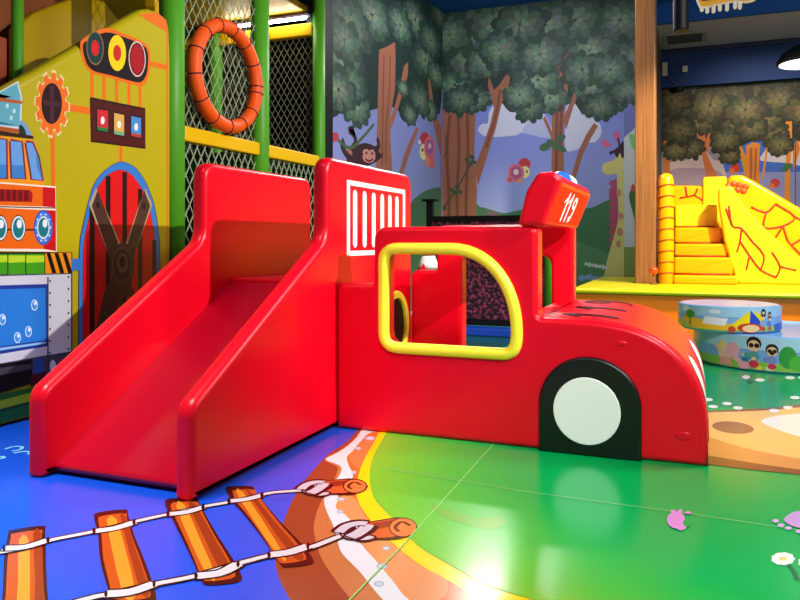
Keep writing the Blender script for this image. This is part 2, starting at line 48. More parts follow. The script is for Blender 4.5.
  (64,187,64,[-1.791,4.35,-1.791,4.251,-1.776,4.192,-1.756,4.111,-1.735,4.026,-1.713,3.941,-1.691,3.854,-1.666,3.767,-1.637,3.679,-1.607,3.592,-1.576,3.512,-1.546,3.44,-1.516,3.373,-1.485,3.31,-1.453,3.248,-1.42,3.189,-1.387,3.136,-1.354,3.092,-1.32,3.053,-1.284,3.013,-1.247,2.973,-1.209,2.933,-1.165,2.886,-1.115,2.827,-1.062,2.763,-1.008,2.707,-0.953,2.664,-0.896,2.628,-0.839,2.592,-0.782,2.555,-0.726,2.519,-0.67,2.49,-0.615,2.469,-0.559,2.454,-0.503,2.442,-0.437,2.43,-0.371,2.42,-0.326,2.413,0.3,2.2,1.5,1.9,3,1.8,3.357,1.961,1.857,2.061,0.656,2.361,0.03,2.574,-0.015,2.581,-0.081,2.591,-0.147,2.603,-0.203,2.615,-0.259,2.63,-0.314,2.651,-0.369,2.68,-0.426,2.716,-0.482,2.753,-0.54,2.789,-0.597,2.825,-0.651,2.868,-0.706,2.924,-0.758,2.988,-0.808,3.047,-0.853,3.094,-0.891,3.134,-0.927,3.174,-0.964,3.214,-0.998,3.253,-1.03,3.297,-1.063,3.35,-1.097,3.409,-1.129,3.471,-1.159,3.534,-1.19,3.601,-1.22,3.673,-1.25,3.753,-1.28,3.84,-1.309,3.928,-1.335,4.015,-1.357,4.102,-1.379,4.187,-1.399,4.272,-1.399,4.35]),
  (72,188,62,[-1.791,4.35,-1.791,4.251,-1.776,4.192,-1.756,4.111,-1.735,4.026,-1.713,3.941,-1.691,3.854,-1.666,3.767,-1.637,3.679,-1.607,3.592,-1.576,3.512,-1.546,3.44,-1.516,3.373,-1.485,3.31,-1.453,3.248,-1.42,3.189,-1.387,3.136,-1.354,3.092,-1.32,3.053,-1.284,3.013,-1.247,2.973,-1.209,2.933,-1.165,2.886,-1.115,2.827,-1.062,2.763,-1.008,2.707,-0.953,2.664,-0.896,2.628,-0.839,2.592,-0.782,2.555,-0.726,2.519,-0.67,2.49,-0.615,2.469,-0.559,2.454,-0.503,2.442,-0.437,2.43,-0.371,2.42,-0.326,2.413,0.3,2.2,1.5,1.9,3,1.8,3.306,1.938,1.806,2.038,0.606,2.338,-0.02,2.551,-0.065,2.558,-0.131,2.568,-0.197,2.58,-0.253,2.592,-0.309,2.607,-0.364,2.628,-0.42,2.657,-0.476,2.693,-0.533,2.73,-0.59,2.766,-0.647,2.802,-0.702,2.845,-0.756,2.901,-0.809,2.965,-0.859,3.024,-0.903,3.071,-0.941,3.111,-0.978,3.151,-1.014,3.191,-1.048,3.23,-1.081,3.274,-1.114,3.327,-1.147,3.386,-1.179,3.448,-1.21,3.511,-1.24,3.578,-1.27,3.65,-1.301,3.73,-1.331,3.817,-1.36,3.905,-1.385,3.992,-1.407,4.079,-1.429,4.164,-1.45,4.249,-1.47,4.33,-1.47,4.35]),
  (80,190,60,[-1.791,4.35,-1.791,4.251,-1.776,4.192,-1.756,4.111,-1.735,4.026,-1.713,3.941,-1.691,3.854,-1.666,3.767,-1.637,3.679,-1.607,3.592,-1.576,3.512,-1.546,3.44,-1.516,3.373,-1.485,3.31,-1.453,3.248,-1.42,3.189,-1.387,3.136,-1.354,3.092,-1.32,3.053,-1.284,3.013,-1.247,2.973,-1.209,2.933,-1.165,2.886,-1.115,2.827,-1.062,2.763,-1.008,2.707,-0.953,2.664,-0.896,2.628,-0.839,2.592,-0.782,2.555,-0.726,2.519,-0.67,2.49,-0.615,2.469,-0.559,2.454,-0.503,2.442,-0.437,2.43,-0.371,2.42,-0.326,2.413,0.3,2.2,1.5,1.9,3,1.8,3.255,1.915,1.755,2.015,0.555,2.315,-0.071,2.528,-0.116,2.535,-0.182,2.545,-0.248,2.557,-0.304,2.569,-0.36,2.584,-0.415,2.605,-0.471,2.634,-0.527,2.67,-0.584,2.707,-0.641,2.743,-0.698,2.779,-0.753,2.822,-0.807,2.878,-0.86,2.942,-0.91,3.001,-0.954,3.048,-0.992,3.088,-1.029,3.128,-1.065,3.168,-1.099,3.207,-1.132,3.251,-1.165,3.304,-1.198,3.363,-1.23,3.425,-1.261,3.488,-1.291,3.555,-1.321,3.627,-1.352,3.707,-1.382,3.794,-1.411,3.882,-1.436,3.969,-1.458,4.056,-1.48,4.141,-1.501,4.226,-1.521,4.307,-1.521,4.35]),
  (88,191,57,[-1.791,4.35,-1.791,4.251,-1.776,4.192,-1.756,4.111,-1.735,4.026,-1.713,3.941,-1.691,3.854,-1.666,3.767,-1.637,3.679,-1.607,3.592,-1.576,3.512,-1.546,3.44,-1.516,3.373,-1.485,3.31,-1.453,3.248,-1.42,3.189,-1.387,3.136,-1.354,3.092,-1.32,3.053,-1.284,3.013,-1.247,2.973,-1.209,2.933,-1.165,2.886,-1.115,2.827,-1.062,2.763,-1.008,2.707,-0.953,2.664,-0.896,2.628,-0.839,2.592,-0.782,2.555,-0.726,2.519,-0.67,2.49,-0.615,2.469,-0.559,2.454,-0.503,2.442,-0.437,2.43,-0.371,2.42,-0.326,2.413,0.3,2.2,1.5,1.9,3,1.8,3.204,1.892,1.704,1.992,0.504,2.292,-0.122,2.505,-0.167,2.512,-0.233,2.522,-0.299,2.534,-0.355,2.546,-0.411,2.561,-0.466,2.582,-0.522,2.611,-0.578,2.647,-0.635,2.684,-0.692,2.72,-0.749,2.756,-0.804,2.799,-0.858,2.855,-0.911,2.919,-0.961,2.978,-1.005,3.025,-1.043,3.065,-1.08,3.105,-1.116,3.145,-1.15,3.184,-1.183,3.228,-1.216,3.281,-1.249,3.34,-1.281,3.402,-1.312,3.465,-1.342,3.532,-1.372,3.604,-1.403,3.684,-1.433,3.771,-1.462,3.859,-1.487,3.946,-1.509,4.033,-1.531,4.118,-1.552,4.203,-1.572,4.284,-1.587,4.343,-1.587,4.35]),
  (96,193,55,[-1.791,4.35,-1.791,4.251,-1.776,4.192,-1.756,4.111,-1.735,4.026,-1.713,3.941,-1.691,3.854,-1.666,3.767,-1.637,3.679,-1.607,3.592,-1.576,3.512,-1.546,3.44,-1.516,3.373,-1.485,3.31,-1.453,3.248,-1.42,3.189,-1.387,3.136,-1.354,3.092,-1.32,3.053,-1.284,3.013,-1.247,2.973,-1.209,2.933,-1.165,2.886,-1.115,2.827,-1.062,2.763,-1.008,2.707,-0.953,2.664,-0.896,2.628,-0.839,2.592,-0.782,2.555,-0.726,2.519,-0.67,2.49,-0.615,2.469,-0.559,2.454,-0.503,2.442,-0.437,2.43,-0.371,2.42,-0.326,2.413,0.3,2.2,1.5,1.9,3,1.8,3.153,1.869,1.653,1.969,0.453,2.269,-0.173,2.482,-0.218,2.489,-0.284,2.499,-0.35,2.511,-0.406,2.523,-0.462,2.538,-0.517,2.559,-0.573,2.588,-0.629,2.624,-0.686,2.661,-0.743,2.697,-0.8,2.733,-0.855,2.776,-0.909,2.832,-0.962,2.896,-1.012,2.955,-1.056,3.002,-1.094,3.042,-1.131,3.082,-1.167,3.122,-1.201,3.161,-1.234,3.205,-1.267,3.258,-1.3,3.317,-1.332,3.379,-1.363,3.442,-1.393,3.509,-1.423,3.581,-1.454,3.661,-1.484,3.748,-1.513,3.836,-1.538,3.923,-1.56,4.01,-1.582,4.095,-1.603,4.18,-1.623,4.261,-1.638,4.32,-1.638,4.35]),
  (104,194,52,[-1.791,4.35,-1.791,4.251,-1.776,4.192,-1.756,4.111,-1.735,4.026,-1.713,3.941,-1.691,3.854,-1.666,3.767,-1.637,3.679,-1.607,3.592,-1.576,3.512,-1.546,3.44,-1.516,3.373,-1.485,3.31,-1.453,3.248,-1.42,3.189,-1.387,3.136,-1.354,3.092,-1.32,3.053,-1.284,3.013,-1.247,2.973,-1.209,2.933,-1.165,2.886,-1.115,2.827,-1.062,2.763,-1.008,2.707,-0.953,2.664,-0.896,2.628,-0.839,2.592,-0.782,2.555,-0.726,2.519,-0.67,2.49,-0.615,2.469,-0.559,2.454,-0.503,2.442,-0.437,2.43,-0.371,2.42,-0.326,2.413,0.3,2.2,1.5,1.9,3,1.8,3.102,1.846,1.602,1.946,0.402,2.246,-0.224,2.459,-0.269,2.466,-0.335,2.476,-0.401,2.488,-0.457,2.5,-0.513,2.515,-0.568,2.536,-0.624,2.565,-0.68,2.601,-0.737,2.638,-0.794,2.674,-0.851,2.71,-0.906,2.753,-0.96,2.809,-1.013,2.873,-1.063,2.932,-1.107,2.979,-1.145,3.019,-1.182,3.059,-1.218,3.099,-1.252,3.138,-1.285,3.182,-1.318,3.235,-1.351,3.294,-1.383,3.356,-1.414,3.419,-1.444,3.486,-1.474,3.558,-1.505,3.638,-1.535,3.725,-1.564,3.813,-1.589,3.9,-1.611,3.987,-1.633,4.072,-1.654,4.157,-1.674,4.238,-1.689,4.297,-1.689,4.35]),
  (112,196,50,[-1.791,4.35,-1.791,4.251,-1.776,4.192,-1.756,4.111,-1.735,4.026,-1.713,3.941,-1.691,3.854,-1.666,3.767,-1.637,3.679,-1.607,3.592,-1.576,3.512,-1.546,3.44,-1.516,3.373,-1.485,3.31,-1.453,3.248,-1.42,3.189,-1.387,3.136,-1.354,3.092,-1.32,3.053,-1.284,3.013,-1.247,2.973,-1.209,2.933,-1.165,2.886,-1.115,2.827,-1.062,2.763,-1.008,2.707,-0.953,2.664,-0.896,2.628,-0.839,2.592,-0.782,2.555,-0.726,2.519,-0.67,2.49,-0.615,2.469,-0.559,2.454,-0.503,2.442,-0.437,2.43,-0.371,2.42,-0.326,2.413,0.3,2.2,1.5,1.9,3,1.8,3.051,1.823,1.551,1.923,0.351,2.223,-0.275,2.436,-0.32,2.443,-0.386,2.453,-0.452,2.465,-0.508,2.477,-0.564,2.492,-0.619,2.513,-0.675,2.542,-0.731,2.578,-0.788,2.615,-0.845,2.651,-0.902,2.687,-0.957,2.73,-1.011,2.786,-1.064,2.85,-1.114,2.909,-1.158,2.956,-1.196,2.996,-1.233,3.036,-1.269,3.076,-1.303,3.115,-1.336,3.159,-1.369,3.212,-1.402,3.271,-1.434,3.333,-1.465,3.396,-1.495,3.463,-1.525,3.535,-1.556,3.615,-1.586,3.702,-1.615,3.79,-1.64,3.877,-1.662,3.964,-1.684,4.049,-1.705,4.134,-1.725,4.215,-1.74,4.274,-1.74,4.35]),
  (98,176,52,[-1.101,3.139,-1.088,3.14,-1.06,3.129,-1.027,3.114,-0.995,3.103,-0.963,3.094,-0.93,3.085,-0.897,3.079,-0.869,3.077,-0.846,3.086,-0.826,3.102,-0.808,3.116,-0.791,3.121,-0.774,3.113,-0.757,3.097,-0.745,3.077,-0.74,3.056,-0.743,3.033,-0.753,3.007,-0.767,2.983,-0.786,2.968,-0.812,2.965,-0.845,2.969,-0.88,2.978,-0.913,2.987,-0.944,2.996,-0.974,3.008,-1.003,3.021,-1.029,3.038,-1.054,3.063,-1.079,3.094,-1.097,3.122]),
  (58,20,14,[-2.608,2.194,-2.633,2.217,-2.637,2.221,-2.629,2.23,-2.608,2.258,-2.575,2.291,-2.545,2.31,-2.529,2.311,-2.517,2.298,-2.484,2.265,-2.419,2.208,-2.339,2.137,-2.263,2.068,-2.199,2.011,-2.137,1.956,-2.065,1.892,-1.963,1.806,-1.86,1.718,-1.806,1.654,-1.825,1.616,-1.885,1.595,-1.949,1.597,-2.007,1.638,-2.074,1.708,-2.147,1.783,-2.231,1.856,-2.322,1.934,-2.41,2.009,-2.487,2.079,-2.557,2.144]),
  (196,84,26,[-2.568,2.173,-2.591,2.193,-2.594,2.197,-2.588,2.205,-2.571,2.229,-2.545,2.257,-2.52,2.273,-2.507,2.274,-2.496,2.262,-2.467,2.233,-2.409,2.183,-2.337,2.118,-2.267,2.057,-2.209,2.005,-2.152,1.955,-2.086,1.896,-1.992,1.817,-1.896,1.735,-1.845,1.677,-1.859,1.642,-1.91,1.624,-1.966,1.628,-2.02,1.666,-2.083,1.731,-2.151,1.8,-2.228,1.867,-2.311,1.939,-2.39,2.008,-2.46,2.071,-2.522,2.129]),
  (150,58,22,[-2.513,2.232,-2.553,2.286,-2.5,2.259,-2.371,2.15,-2.204,2.001,-2.003,1.823,-1.861,1.694,-1.843,1.659,-1.89,1.682,-2.004,1.784,-2.165,1.932,-2.35,2.09]),
  (240,150,44,[-2.515,2.166,-2.545,2.213,-2.498,2.194,-2.394,2.111,-2.248,1.983,-2.049,1.807,-1.907,1.675,-1.892,1.639,-1.942,1.661,-2.06,1.764,-2.221,1.909,-2.383,2.048]),
  (58,20,14,[-2.413,2.459,-2.436,2.482,-2.445,2.495,-2.441,2.511,-2.42,2.538,-2.387,2.567,-2.356,2.583,-2.341,2.583,-2.329,2.569,-2.301,2.541,-2.252,2.496,-2.191,2.44,-2.122,2.377,-2.044,2.31,-1.961,2.24,-1.884,2.174,-1.81,2.109,-1.741,2.048,-1.693,2.002,-1.669,1.975,-1.661,1.96,-1.669,1.945,-1.699,1.925,-1.745,1.905,-1.786,1.898,-1.813,1.91,-1.836,1.935,-1.87,1.97,-1.928,2.018,-2.002,2.08,-2.074,2.144,-2.138,2.204,-2.199,2.265,-2.258,2.323,-2.317,2.375,-2.371,2.421]),
  (196,84,26,[-2.368,2.438,-2.389,2.458,-2.397,2.47,-2.394,2.483,-2.377,2.506,-2.35,2.531,-2.325,2.545,-2.312,2.544,-2.301,2.533,-2.277,2.507,-2.234,2.468,-2.179,2.417,-2.118,2.361,-2.048,2.3,-1.973,2.236,-1.904,2.175,-1.836,2.116,-1.773,2.059,-1.729,2.016,-1.706,1.991,-1.699,1.977,-1.705,1.964,-1.73,1.946,-1.769,1.929,-1.804,1.924,-1.828,1.935,-1.85,1.958,-1.882,1.991,-1.934,2.036,-2.001,2.094,-2.066,2.152,-2.124,2.208,-2.179,2.263,-2.232,2.315,-2.283,2.362,-2.332,2.404]),
  (150,58,22,[-2.325,2.519,-2.344,2.551,-2.284,2.51,-2.186,2.422,-2.052,2.299,-1.866,2.137,-1.726,2.012,-1.697,1.967,-1.732,1.979,-1.843,2.076,-2.001,2.22,-2.176,2.38]),
  (240,150,44,[-2.344,2.462,-2.363,2.504,-2.316,2.485,-2.223,2.407,-2.089,2.285,-1.894,2.108,-1.751,1.971,-1.73,1.927,-1.779,1.945,-1.917,2.065,-2.098,2.23,-2.242,2.362]),
  (58,20,14,[-2.241,2.71,-2.26,2.734,-2.269,2.754,-2.262,2.771,-2.233,2.792,-2.189,2.81,-2.15,2.816,-2.132,2.812,-2.119,2.795,-2.084,2.759,-2.016,2.696,-1.933,2.618,-1.85,2.542,-1.769,2.47,-1.689,2.4,-1.624,2.343,-1.575,2.299,-1.538,2.264,-1.511,2.236,-1.492,2.214,-1.483,2.197,-1.485,2.179,-1.507,2.157,-1.54,2.135,-1.569,2.122,-1.586,2.122,-1.599,2.131,-1.62,2.15,-1.656,2.181,-1.701,2.224,-1.753,2.272,-1.813,2.326,-1.88,2.387,-1.948,2.447,-2.012,2.504,-2.075,2.56,-2.13,2.61,-2.176,2.65,-2.213,2.682]),
  (196,84,26,[-2.189,2.686,-2.206,2.708,-2.214,2.725,-2.209,2.74,-2.185,2.757,-2.149,2.772,-2.116,2.777,-2.101,2.773,-2.089,2.758,-2.059,2.726,-1.999,2.669,-1.925,2.599,-1.852,2.53,-1.78,2.464,-1.708,2.401,-1.649,2.347,-1.606,2.307,-1.572,2.274,-1.547,2.248,-1.529,2.227,-1.52,2.212,-1.522,2.196,-1.539,2.176,-1.567,2.157,-1.592,2.145,-1.606,2.146,-1.618,2.155,-1.637,2.173,-1.67,2.202,-1.711,2.242,-1.758,2.287,-1.812,2.337,-1.872,2.393,-1.932,2.448,-1.989,2.5,-2.044,2.551,-2.093,2.596,-2.133,2.632,-2.165,2.661]),
  (150,58,22,[-2.143,2.749,-2.169,2.792,-2.106,2.751,-1.951,2.613,-1.785,2.459,-1.646,2.333,-1.555,2.244,-1.54,2.205,-1.579,2.217,-1.688,2.315,-1.838,2.459,-2.004,2.614]),
  (240,150,44,[-2.177,2.708,-2.205,2.76,-2.14,2.723,-2,2.592,-1.84,2.436,-1.686,2.289,-1.58,2.183,-1.566,2.152,-1.606,2.172,-1.702,2.256,-1.84,2.384,-2.018,2.551]),
  (58,20,14,[-2.094,2.972,-2.109,2.993,-2.111,3.004,-2.101,3.015,-2.075,3.033,-2.036,3.05,-2.002,3.055,-1.987,3.05,-1.976,3.033,-1.936,2.99,-1.847,2.907,-1.738,2.806,-1.641,2.719,-1.563,2.652,-1.494,2.595,-1.436,2.546,-1.391,2.504,-1.355,2.469,-1.33,2.441,-1.317,2.424,-1.314,2.412,-1.32,2.4,-1.339,2.379,-1.366,2.358,-1.39,2.345,-1.402,2.343,-1.412,2.35,-1.436,2.372,-1.485,2.417,-1.551,2.48,-1.62,2.546,-1.69,2.608,-1.763,2.672,-1.83,2.73,-1.884,2.774,-1.929,2.809,-1.972,2.846,-2.018,2.89,-2.062,2.935]),
  (196,84,26,[-2.038,2.946,-2.051,2.965,-2.053,2.974,-2.045,2.984,-2.024,2.999,-1.992,3.013,-1.963,3.017,-1.951,3.012,-1.941,2.997,-1.906,2.958,-1.828,2.884,-1.732,2.792,-1.647,2.713,-1.578,2.651,-1.516,2.598,-1.465,2.552,-1.424,2.513,-1.392,2.481,-1.369,2.455,-1.357,2.438,-1.354,2.428,-1.359,2.417,-1.374,2.398,-1.396,2.379,-1.417,2.368,-1.427,2.367,-1.436,2.373,-1.457,2.394,-1.502,2.436,-1.561,2.496,-1.623,2.556,-1.685,2.614,-1.749,2.673,-1.808,2.726,-1.855,2.767,-1.895,2.799,-1.932,2.832,-1.972,2.872,-2.01,2.913]),
  (150,58,22,[-1.996,2.996,-2.014,3.024,-1.946,2.971,-1.812,2.847,-1.655,2.702,-1.491,2.558,-1.375,2.452,-1.357,2.409,-1.401,2.422,-1.52,2.532,-1.683,2.691,-1.855,2.857]),
  (240,150,44,[-2.033,2.966,-2.052,3.005,-1.994,2.967,-1.874,2.856,-1.725,2.71,-1.548,2.533,-1.425,2.404,-1.417,2.383,-1.471,2.423,-1.589,2.53,-1.744,2.678,-1.904,2.834]),
  (34,12,14,[-2.582,1.965,-2.567,1.983,-2.544,2.011,-2.519,2.041,-2.497,2.066,-2.479,2.084,-2.466,2.098,-2.455,2.109,-2.446,2.122,-2.44,2.138,-2.435,2.159,-2.427,2.187,-2.414,2.218,-2.392,2.251,-2.366,2.286,-2.339,2.321,-2.315,2.356,-2.294,2.392,-2.274,2.429,-2.254,2.467,-2.235,2.504,-2.213,2.539,-2.192,2.572,-2.174,2.6,-2.159,2.621,-2.117,2.591,-2.13,2.572,-2.148,2.544,-2.169,2.511,-2.189,2.478,-2.208,2.443,-2.228,2.405,-2.248,2.366,-2.271,2.328,-2.297,2.291,-2.324,2.254,-2.35,2.221,-2.368,2.192,-2.379,2.169,-2.385,2.147,-2.39,2.122,-2.4,2.098,-2.415,2.077,-2.428,2.062,-2.443,2.048,-2.459,2.032,-2.479,2.007,-2.504,1.977,-2.527,1.949,-2.544,1.931]),
  (220,212,214,[-2.574,1.958,-2.558,1.976,-2.536,2.004,-2.511,2.034,-2.489,2.059,-2.472,2.077,-2.458,2.09,-2.447,2.102,-2.436,2.117,-2.429,2.134,-2.425,2.157,-2.417,2.183,-2.404,2.212,-2.383,2.245,-2.357,2.279,-2.33,2.315,-2.306,2.35,-2.284,2.386,-2.264,2.424,-2.244,2.462,-2.225,2.498,-2.204,2.533,-2.183,2.566,-2.164,2.594,-2.15,2.615,-2.126,2.597,-2.14,2.578,-2.157,2.55,-2.178,2.517,-2.199,2.484,-2.218,2.448,-2.238,2.41,-2.258,2.372,-2.28,2.334,-2.306,2.297,-2.333,2.261,-2.359,2.227,-2.378,2.198,-2.389,2.173,-2.395,2.149,-2.401,2.126,-2.41,2.103,-2.423,2.084,-2.436,2.07,-2.45,2.055,-2.467,2.039,-2.487,2.014,-2.512,1.984,-2.536,1.956,-2.552,1.938]),
  (34,12,14,[-2.16,2.619,-2.147,2.642,-2.127,2.674,-2.105,2.71,-2.082,2.743,-2.061,2.77,-2.041,2.795,-2.021,2.819,-2.002,2.843,-1.985,2.87,-1.967,2.899,-1.949,2.929,-1.932,2.955,-1.918,2.977,-1.906,2.998,-1.891,3.02,-1.869,3.043,-1.838,3.066,-1.801,3.09,-1.766,3.111,-1.742,3.125,-1.716,3.081,-1.74,3.067,-1.773,3.046,-1.808,3.024,-1.835,3.003,-1.851,2.988,-1.862,2.97,-1.874,2.951,-1.888,2.927,-1.905,2.901,-1.923,2.871,-1.941,2.842,-1.96,2.813,-1.981,2.787,-2.001,2.763,-2.021,2.738,-2.04,2.713,-2.061,2.682,-2.083,2.646,-2.103,2.614,-2.116,2.593]),
  (220,212,214,[-2.151,2.614,-2.138,2.636,-2.118,2.668,-2.096,2.704,-2.073,2.737,-2.053,2.763,-2.033,2.788,-2.013,2.812,-1.993,2.837,-1.976,2.864,-1.958,2.893,-1.94,2.923,-1.923,2.949,-1.909,2.972,-1.897,2.992,-1.883,3.014,-1.862,3.034,-1.832,3.057,-1.795,3.081,-1.761,3.102,-1.737,3.116,-1.721,3.09,-1.745,3.076,-1.779,3.055,-1.814,3.033,-1.842,3.012,-1.859,2.994,-1.871,2.976,-1.883,2.956,-1.897,2.933,-1.914,2.907,-1.932,2.877,-1.95,2.848,-1.969,2.819,-1.989,2.794,-2.009,2.77,-2.029,2.745,-2.049,2.719,-2.07,2.688,-2.092,2.652,-2.112,2.62,-2.125,2.598]),
  (34,12,14,[-1.995,1.753,-1.978,1.783,-1.952,1.827,-1.924,1.874,-1.901,1.912,-1.886,1.932,-1.876,1.943,-1.868,1.949,-1.858,1.961,-1.838,1.984,-1.815,2.014,-1.79,2.045,-1.765,2.076,-1.741,2.103,-1.718,2.126,-1.697,2.15,-1.675,2.176,-1.654,2.21,-1.632,2.248,-1.61,2.288,-1.588,2.324,-1.568,2.356,-1.549,2.385,-1.533,2.408,-1.521,2.426,-1.477,2.398,-1.489,2.38,-1.505,2.355,-1.524,2.328,-1.544,2.296,-1.564,2.262,-1.586,2.222,-1.61,2.182,-1.633,2.146,-1.657,2.116,-1.68,2.09,-1.703,2.067,-1.725,2.042,-1.75,2.013,-1.775,1.982,-1.798,1.952,-1.818,1.927,-1.832,1.913,-1.84,1.905,-1.846,1.9,-1.857,1.884,-1.88,1.848,-1.908,1.801,-1.932,1.757,-1.949,1.727]),
  (220,212,214,[-1.985,1.747,-1.968,1.777,-1.943,1.822,-1.915,1.869,-1.892,1.906,-1.878,1.925,-1.868,1.935,-1.861,1.942,-1.849,1.954,-1.83,1.977,-1.807,2.007,-1.782,2.039,-1.756,2.069,-1.733,2.095,-1.71,2.118,-1.688,2.143,-1.666,2.17,-1.645,2.204,-1.622,2.242,-1.6,2.282,-1.579,2.318,-1.559,2.35,-1.539,2.378,-1.523,2.402,-1.511,2.42,-1.487,2.404,-1.499,2.386,-1.515,2.362,-1.533,2.334,-1.553,2.302,-1.574,2.268,-1.596,2.228,-1.619,2.188,-1.642,2.152,-1.666,2.123,-1.688,2.098,-1.711,2.075,-1.734,2.049,-1.758,2.019,-1.783,1.989,-1.806,1.959,-1.827,1.934,-1.839,1.92,-1.848,1.913,-1.854,1.907,-1.866,1.89,-1.889,1.853,-1.917,1.806,-1.942,1.763,-1.959,1.733]),
  (34,12,14,[-1.517,2.431,-1.498,2.449,-1.471,2.475,-1.442,2.506,-1.418,2.535,-1.401,2.569,-1.384,2.609,-1.369,2.648,-1.356,2.682,-1.345,2.705,-1.337,2.721,-1.332,2.731,-1.328,2.739,-1.282,2.715,-1.286,2.707,-1.291,2.697,-1.299,2.683,-1.308,2.662,-1.321,2.63,-1.336,2.589,-1.353,2.547,-1.374,2.507,-1.402,2.472,-1.433,2.439,-1.462,2.411,-1.481,2.393]),
  (220,212,214,[-1.509,2.423,-1.49,2.441,-1.463,2.468,-1.433,2.499,-1.409,2.529,-1.391,2.564,-1.374,2.605,-1.359,2.644,-1.346,2.678,-1.335,2.701,-1.327,2.716,-1.322,2.726,-1.318,2.734,-1.292,2.72,-1.296,2.712,-1.301,2.702,-1.309,2.687,-1.318,2.666,-1.331,2.634,-1.346,2.593,-1.363,2.552,-1.383,2.513,-1.411,2.479,-1.441,2.446,-1.47,2.419,-1.489,2.401]),
  (34,12,14,[-2.508,2.112,-2.496,2.117,-2.48,2.124,-2.465,2.132,-2.457,2.138,-2.45,2.15,-2.443,2.171,-2.436,2.194,-2.431,2.211,-2.367,2.193,-2.372,2.176,-2.379,2.151,-2.39,2.122,-2.405,2.096,-2.427,2.076,-2.45,2.064,-2.47,2.055,-2.484,2.05]),
  (220,212,214,[-2.504,2.102,-2.492,2.107,-2.475,2.114,-2.459,2.123,-2.448,2.131,-2.44,2.145,-2.432,2.168,-2.426,2.191,-2.421,2.208,-2.377,2.196,-2.382,2.179,-2.39,2.154,-2.4,2.127,-2.414,2.103,-2.433,2.085,-2.455,2.074,-2.474,2.065,-2.488,2.06]),
  (34,12,14,[-2.489,2.083,-2.474,2.069,-2.466,2.059,-2.47,2.057,-2.483,2.065,-2.502,2.079,-2.518,2.093,-2.526,2.104,-2.522,2.105,-2.508,2.097]),
  (34,12,14,[-2.392,2.204,-2.377,2.189,-2.37,2.178,-2.374,2.176,-2.387,2.185,-2.405,2.199,-2.421,2.216,-2.428,2.227,-2.424,2.228,-2.411,2.22]),
  (34,12,14,[-2.318,2.367,-2.308,2.376,-2.293,2.389,-2.278,2.402,-2.269,2.415,-2.261,2.431,-2.254,2.451,-2.248,2.472,-2.244,2.487,-2.18,2.471,-2.184,2.454,-2.19,2.431,-2.199,2.405,-2.211,2.381,-2.228,2.358,-2.247,2.339,-2.264,2.324,-2.276,2.315]),
  (220,212,214,[-2.311,2.358,-2.301,2.367,-2.285,2.381,-2.27,2.395,-2.259,2.41,-2.251,2.427,-2.243,2.448,-2.238,2.469,-2.234,2.484,-2.19,2.474,-2.194,2.457,-2.201,2.434,-2.209,2.409,-2.221,2.386,-2.236,2.365,-2.255,2.347,-2.271,2.333,-2.283,2.324]),
  (34,12,14,[-2.29,2.343,-2.275,2.326,-2.268,2.314,-2.272,2.313,-2.285,2.322,-2.303,2.338,-2.319,2.356,-2.326,2.368,-2.322,2.369,-2.308,2.36]),
  (34,12,14,[-2.205,2.481,-2.19,2.462,-2.184,2.45,-2.188,2.448,-2.201,2.458,-2.219,2.476,-2.234,2.495,-2.241,2.508,-2.237,2.51,-2.223,2.5]),
  (34,12,14,[-2.158,2.633,-2.147,2.641,-2.133,2.652,-2.117,2.665,-2.107,2.675,-2.101,2.688,-2.092,2.708,-2.086,2.729,-2.081,2.744,-2.017,2.722,-2.022,2.707,-2.03,2.686,-2.039,2.66,-2.053,2.635,-2.073,2.615,-2.091,2.6,-2.107,2.587,-2.118,2.579]),
  (220,212,214,[-2.151,2.624,-2.141,2.632,-2.126,2.643,-2.11,2.657,-2.098,2.668,-2.09,2.683,-2.082,2.705,-2.075,2.725,-2.07,2.74,-2.028,2.726,-2.033,2.711,-2.04,2.689,-2.05,2.665,-2.062,2.642,-2.08,2.623,-2.098,2.609,-2.113,2.596,-2.125,2.588]),
  (34,12,14,[-2.132,2.609,-2.117,2.589,-2.11,2.575,-2.114,2.573,-2.128,2.584,-2.145,2.604,-2.161,2.624,-2.168,2.638,-2.163,2.64,-2.149,2.629]),
  (34,12,14,[-2.041,2.736,-2.027,2.714,-2.02,2.699,-2.025,2.698,-2.038,2.709,-2.056,2.73,-2.071,2.753,-2.077,2.768,-2.073,2.77,-2.059,2.757]),
  (34,12,14,[-2.006,2.866,-1.995,2.875,-1.979,2.887,-1.965,2.9,-1.954,2.912,-1.944,2.928,-1.933,2.946,-1.924,2.965,-1.917,2.98,-1.857,2.95,-1.864,2.937,-1.873,2.916,-1.886,2.892,-1.9,2.872,-1.917,2.852,-1.937,2.835,-1.953,2.823,-1.964,2.814]),
  (220,212,214,[-1.999,2.857,-1.988,2.867,-1.972,2.878,-1.957,2.892,-1.945,2.906,-1.934,2.922,-1.923,2.941,-1.914,2.961,-1.907,2.975,-1.867,2.955,-1.874,2.941,-1.883,2.921,-1.896,2.898,-1.909,2.878,-1.925,2.86,-1.944,2.844,-1.96,2.831,-1.971,2.823]),
  (34,12,14,[-1.977,2.843,-1.963,2.82,-1.957,2.805,-1.961,2.803,-1.975,2.815,-1.992,2.838,-2.007,2.861,-2.013,2.877,-2.009,2.879,-1.995,2.866]),
  (34,12,14,[-1.88,2.968,-1.866,2.943,-1.86,2.927,-1.864,2.925,-1.878,2.938,-1.895,2.962,-1.909,2.987,-1.915,3.004,-1.911,3.006,-1.897,2.992]),
  (34,12,14,[-1.868,1.97,-1.855,1.978,-1.838,1.986,-1.822,1.996,-1.812,2.005,-1.805,2.016,-1.796,2.035,-1.789,2.056,-1.782,2.071,-1.716,2.045,-1.721,2.03,-1.73,2.007,-1.741,1.982,-1.758,1.957,-1.78,1.938,-1.802,1.924,-1.821,1.914,-1.832,1.908]),
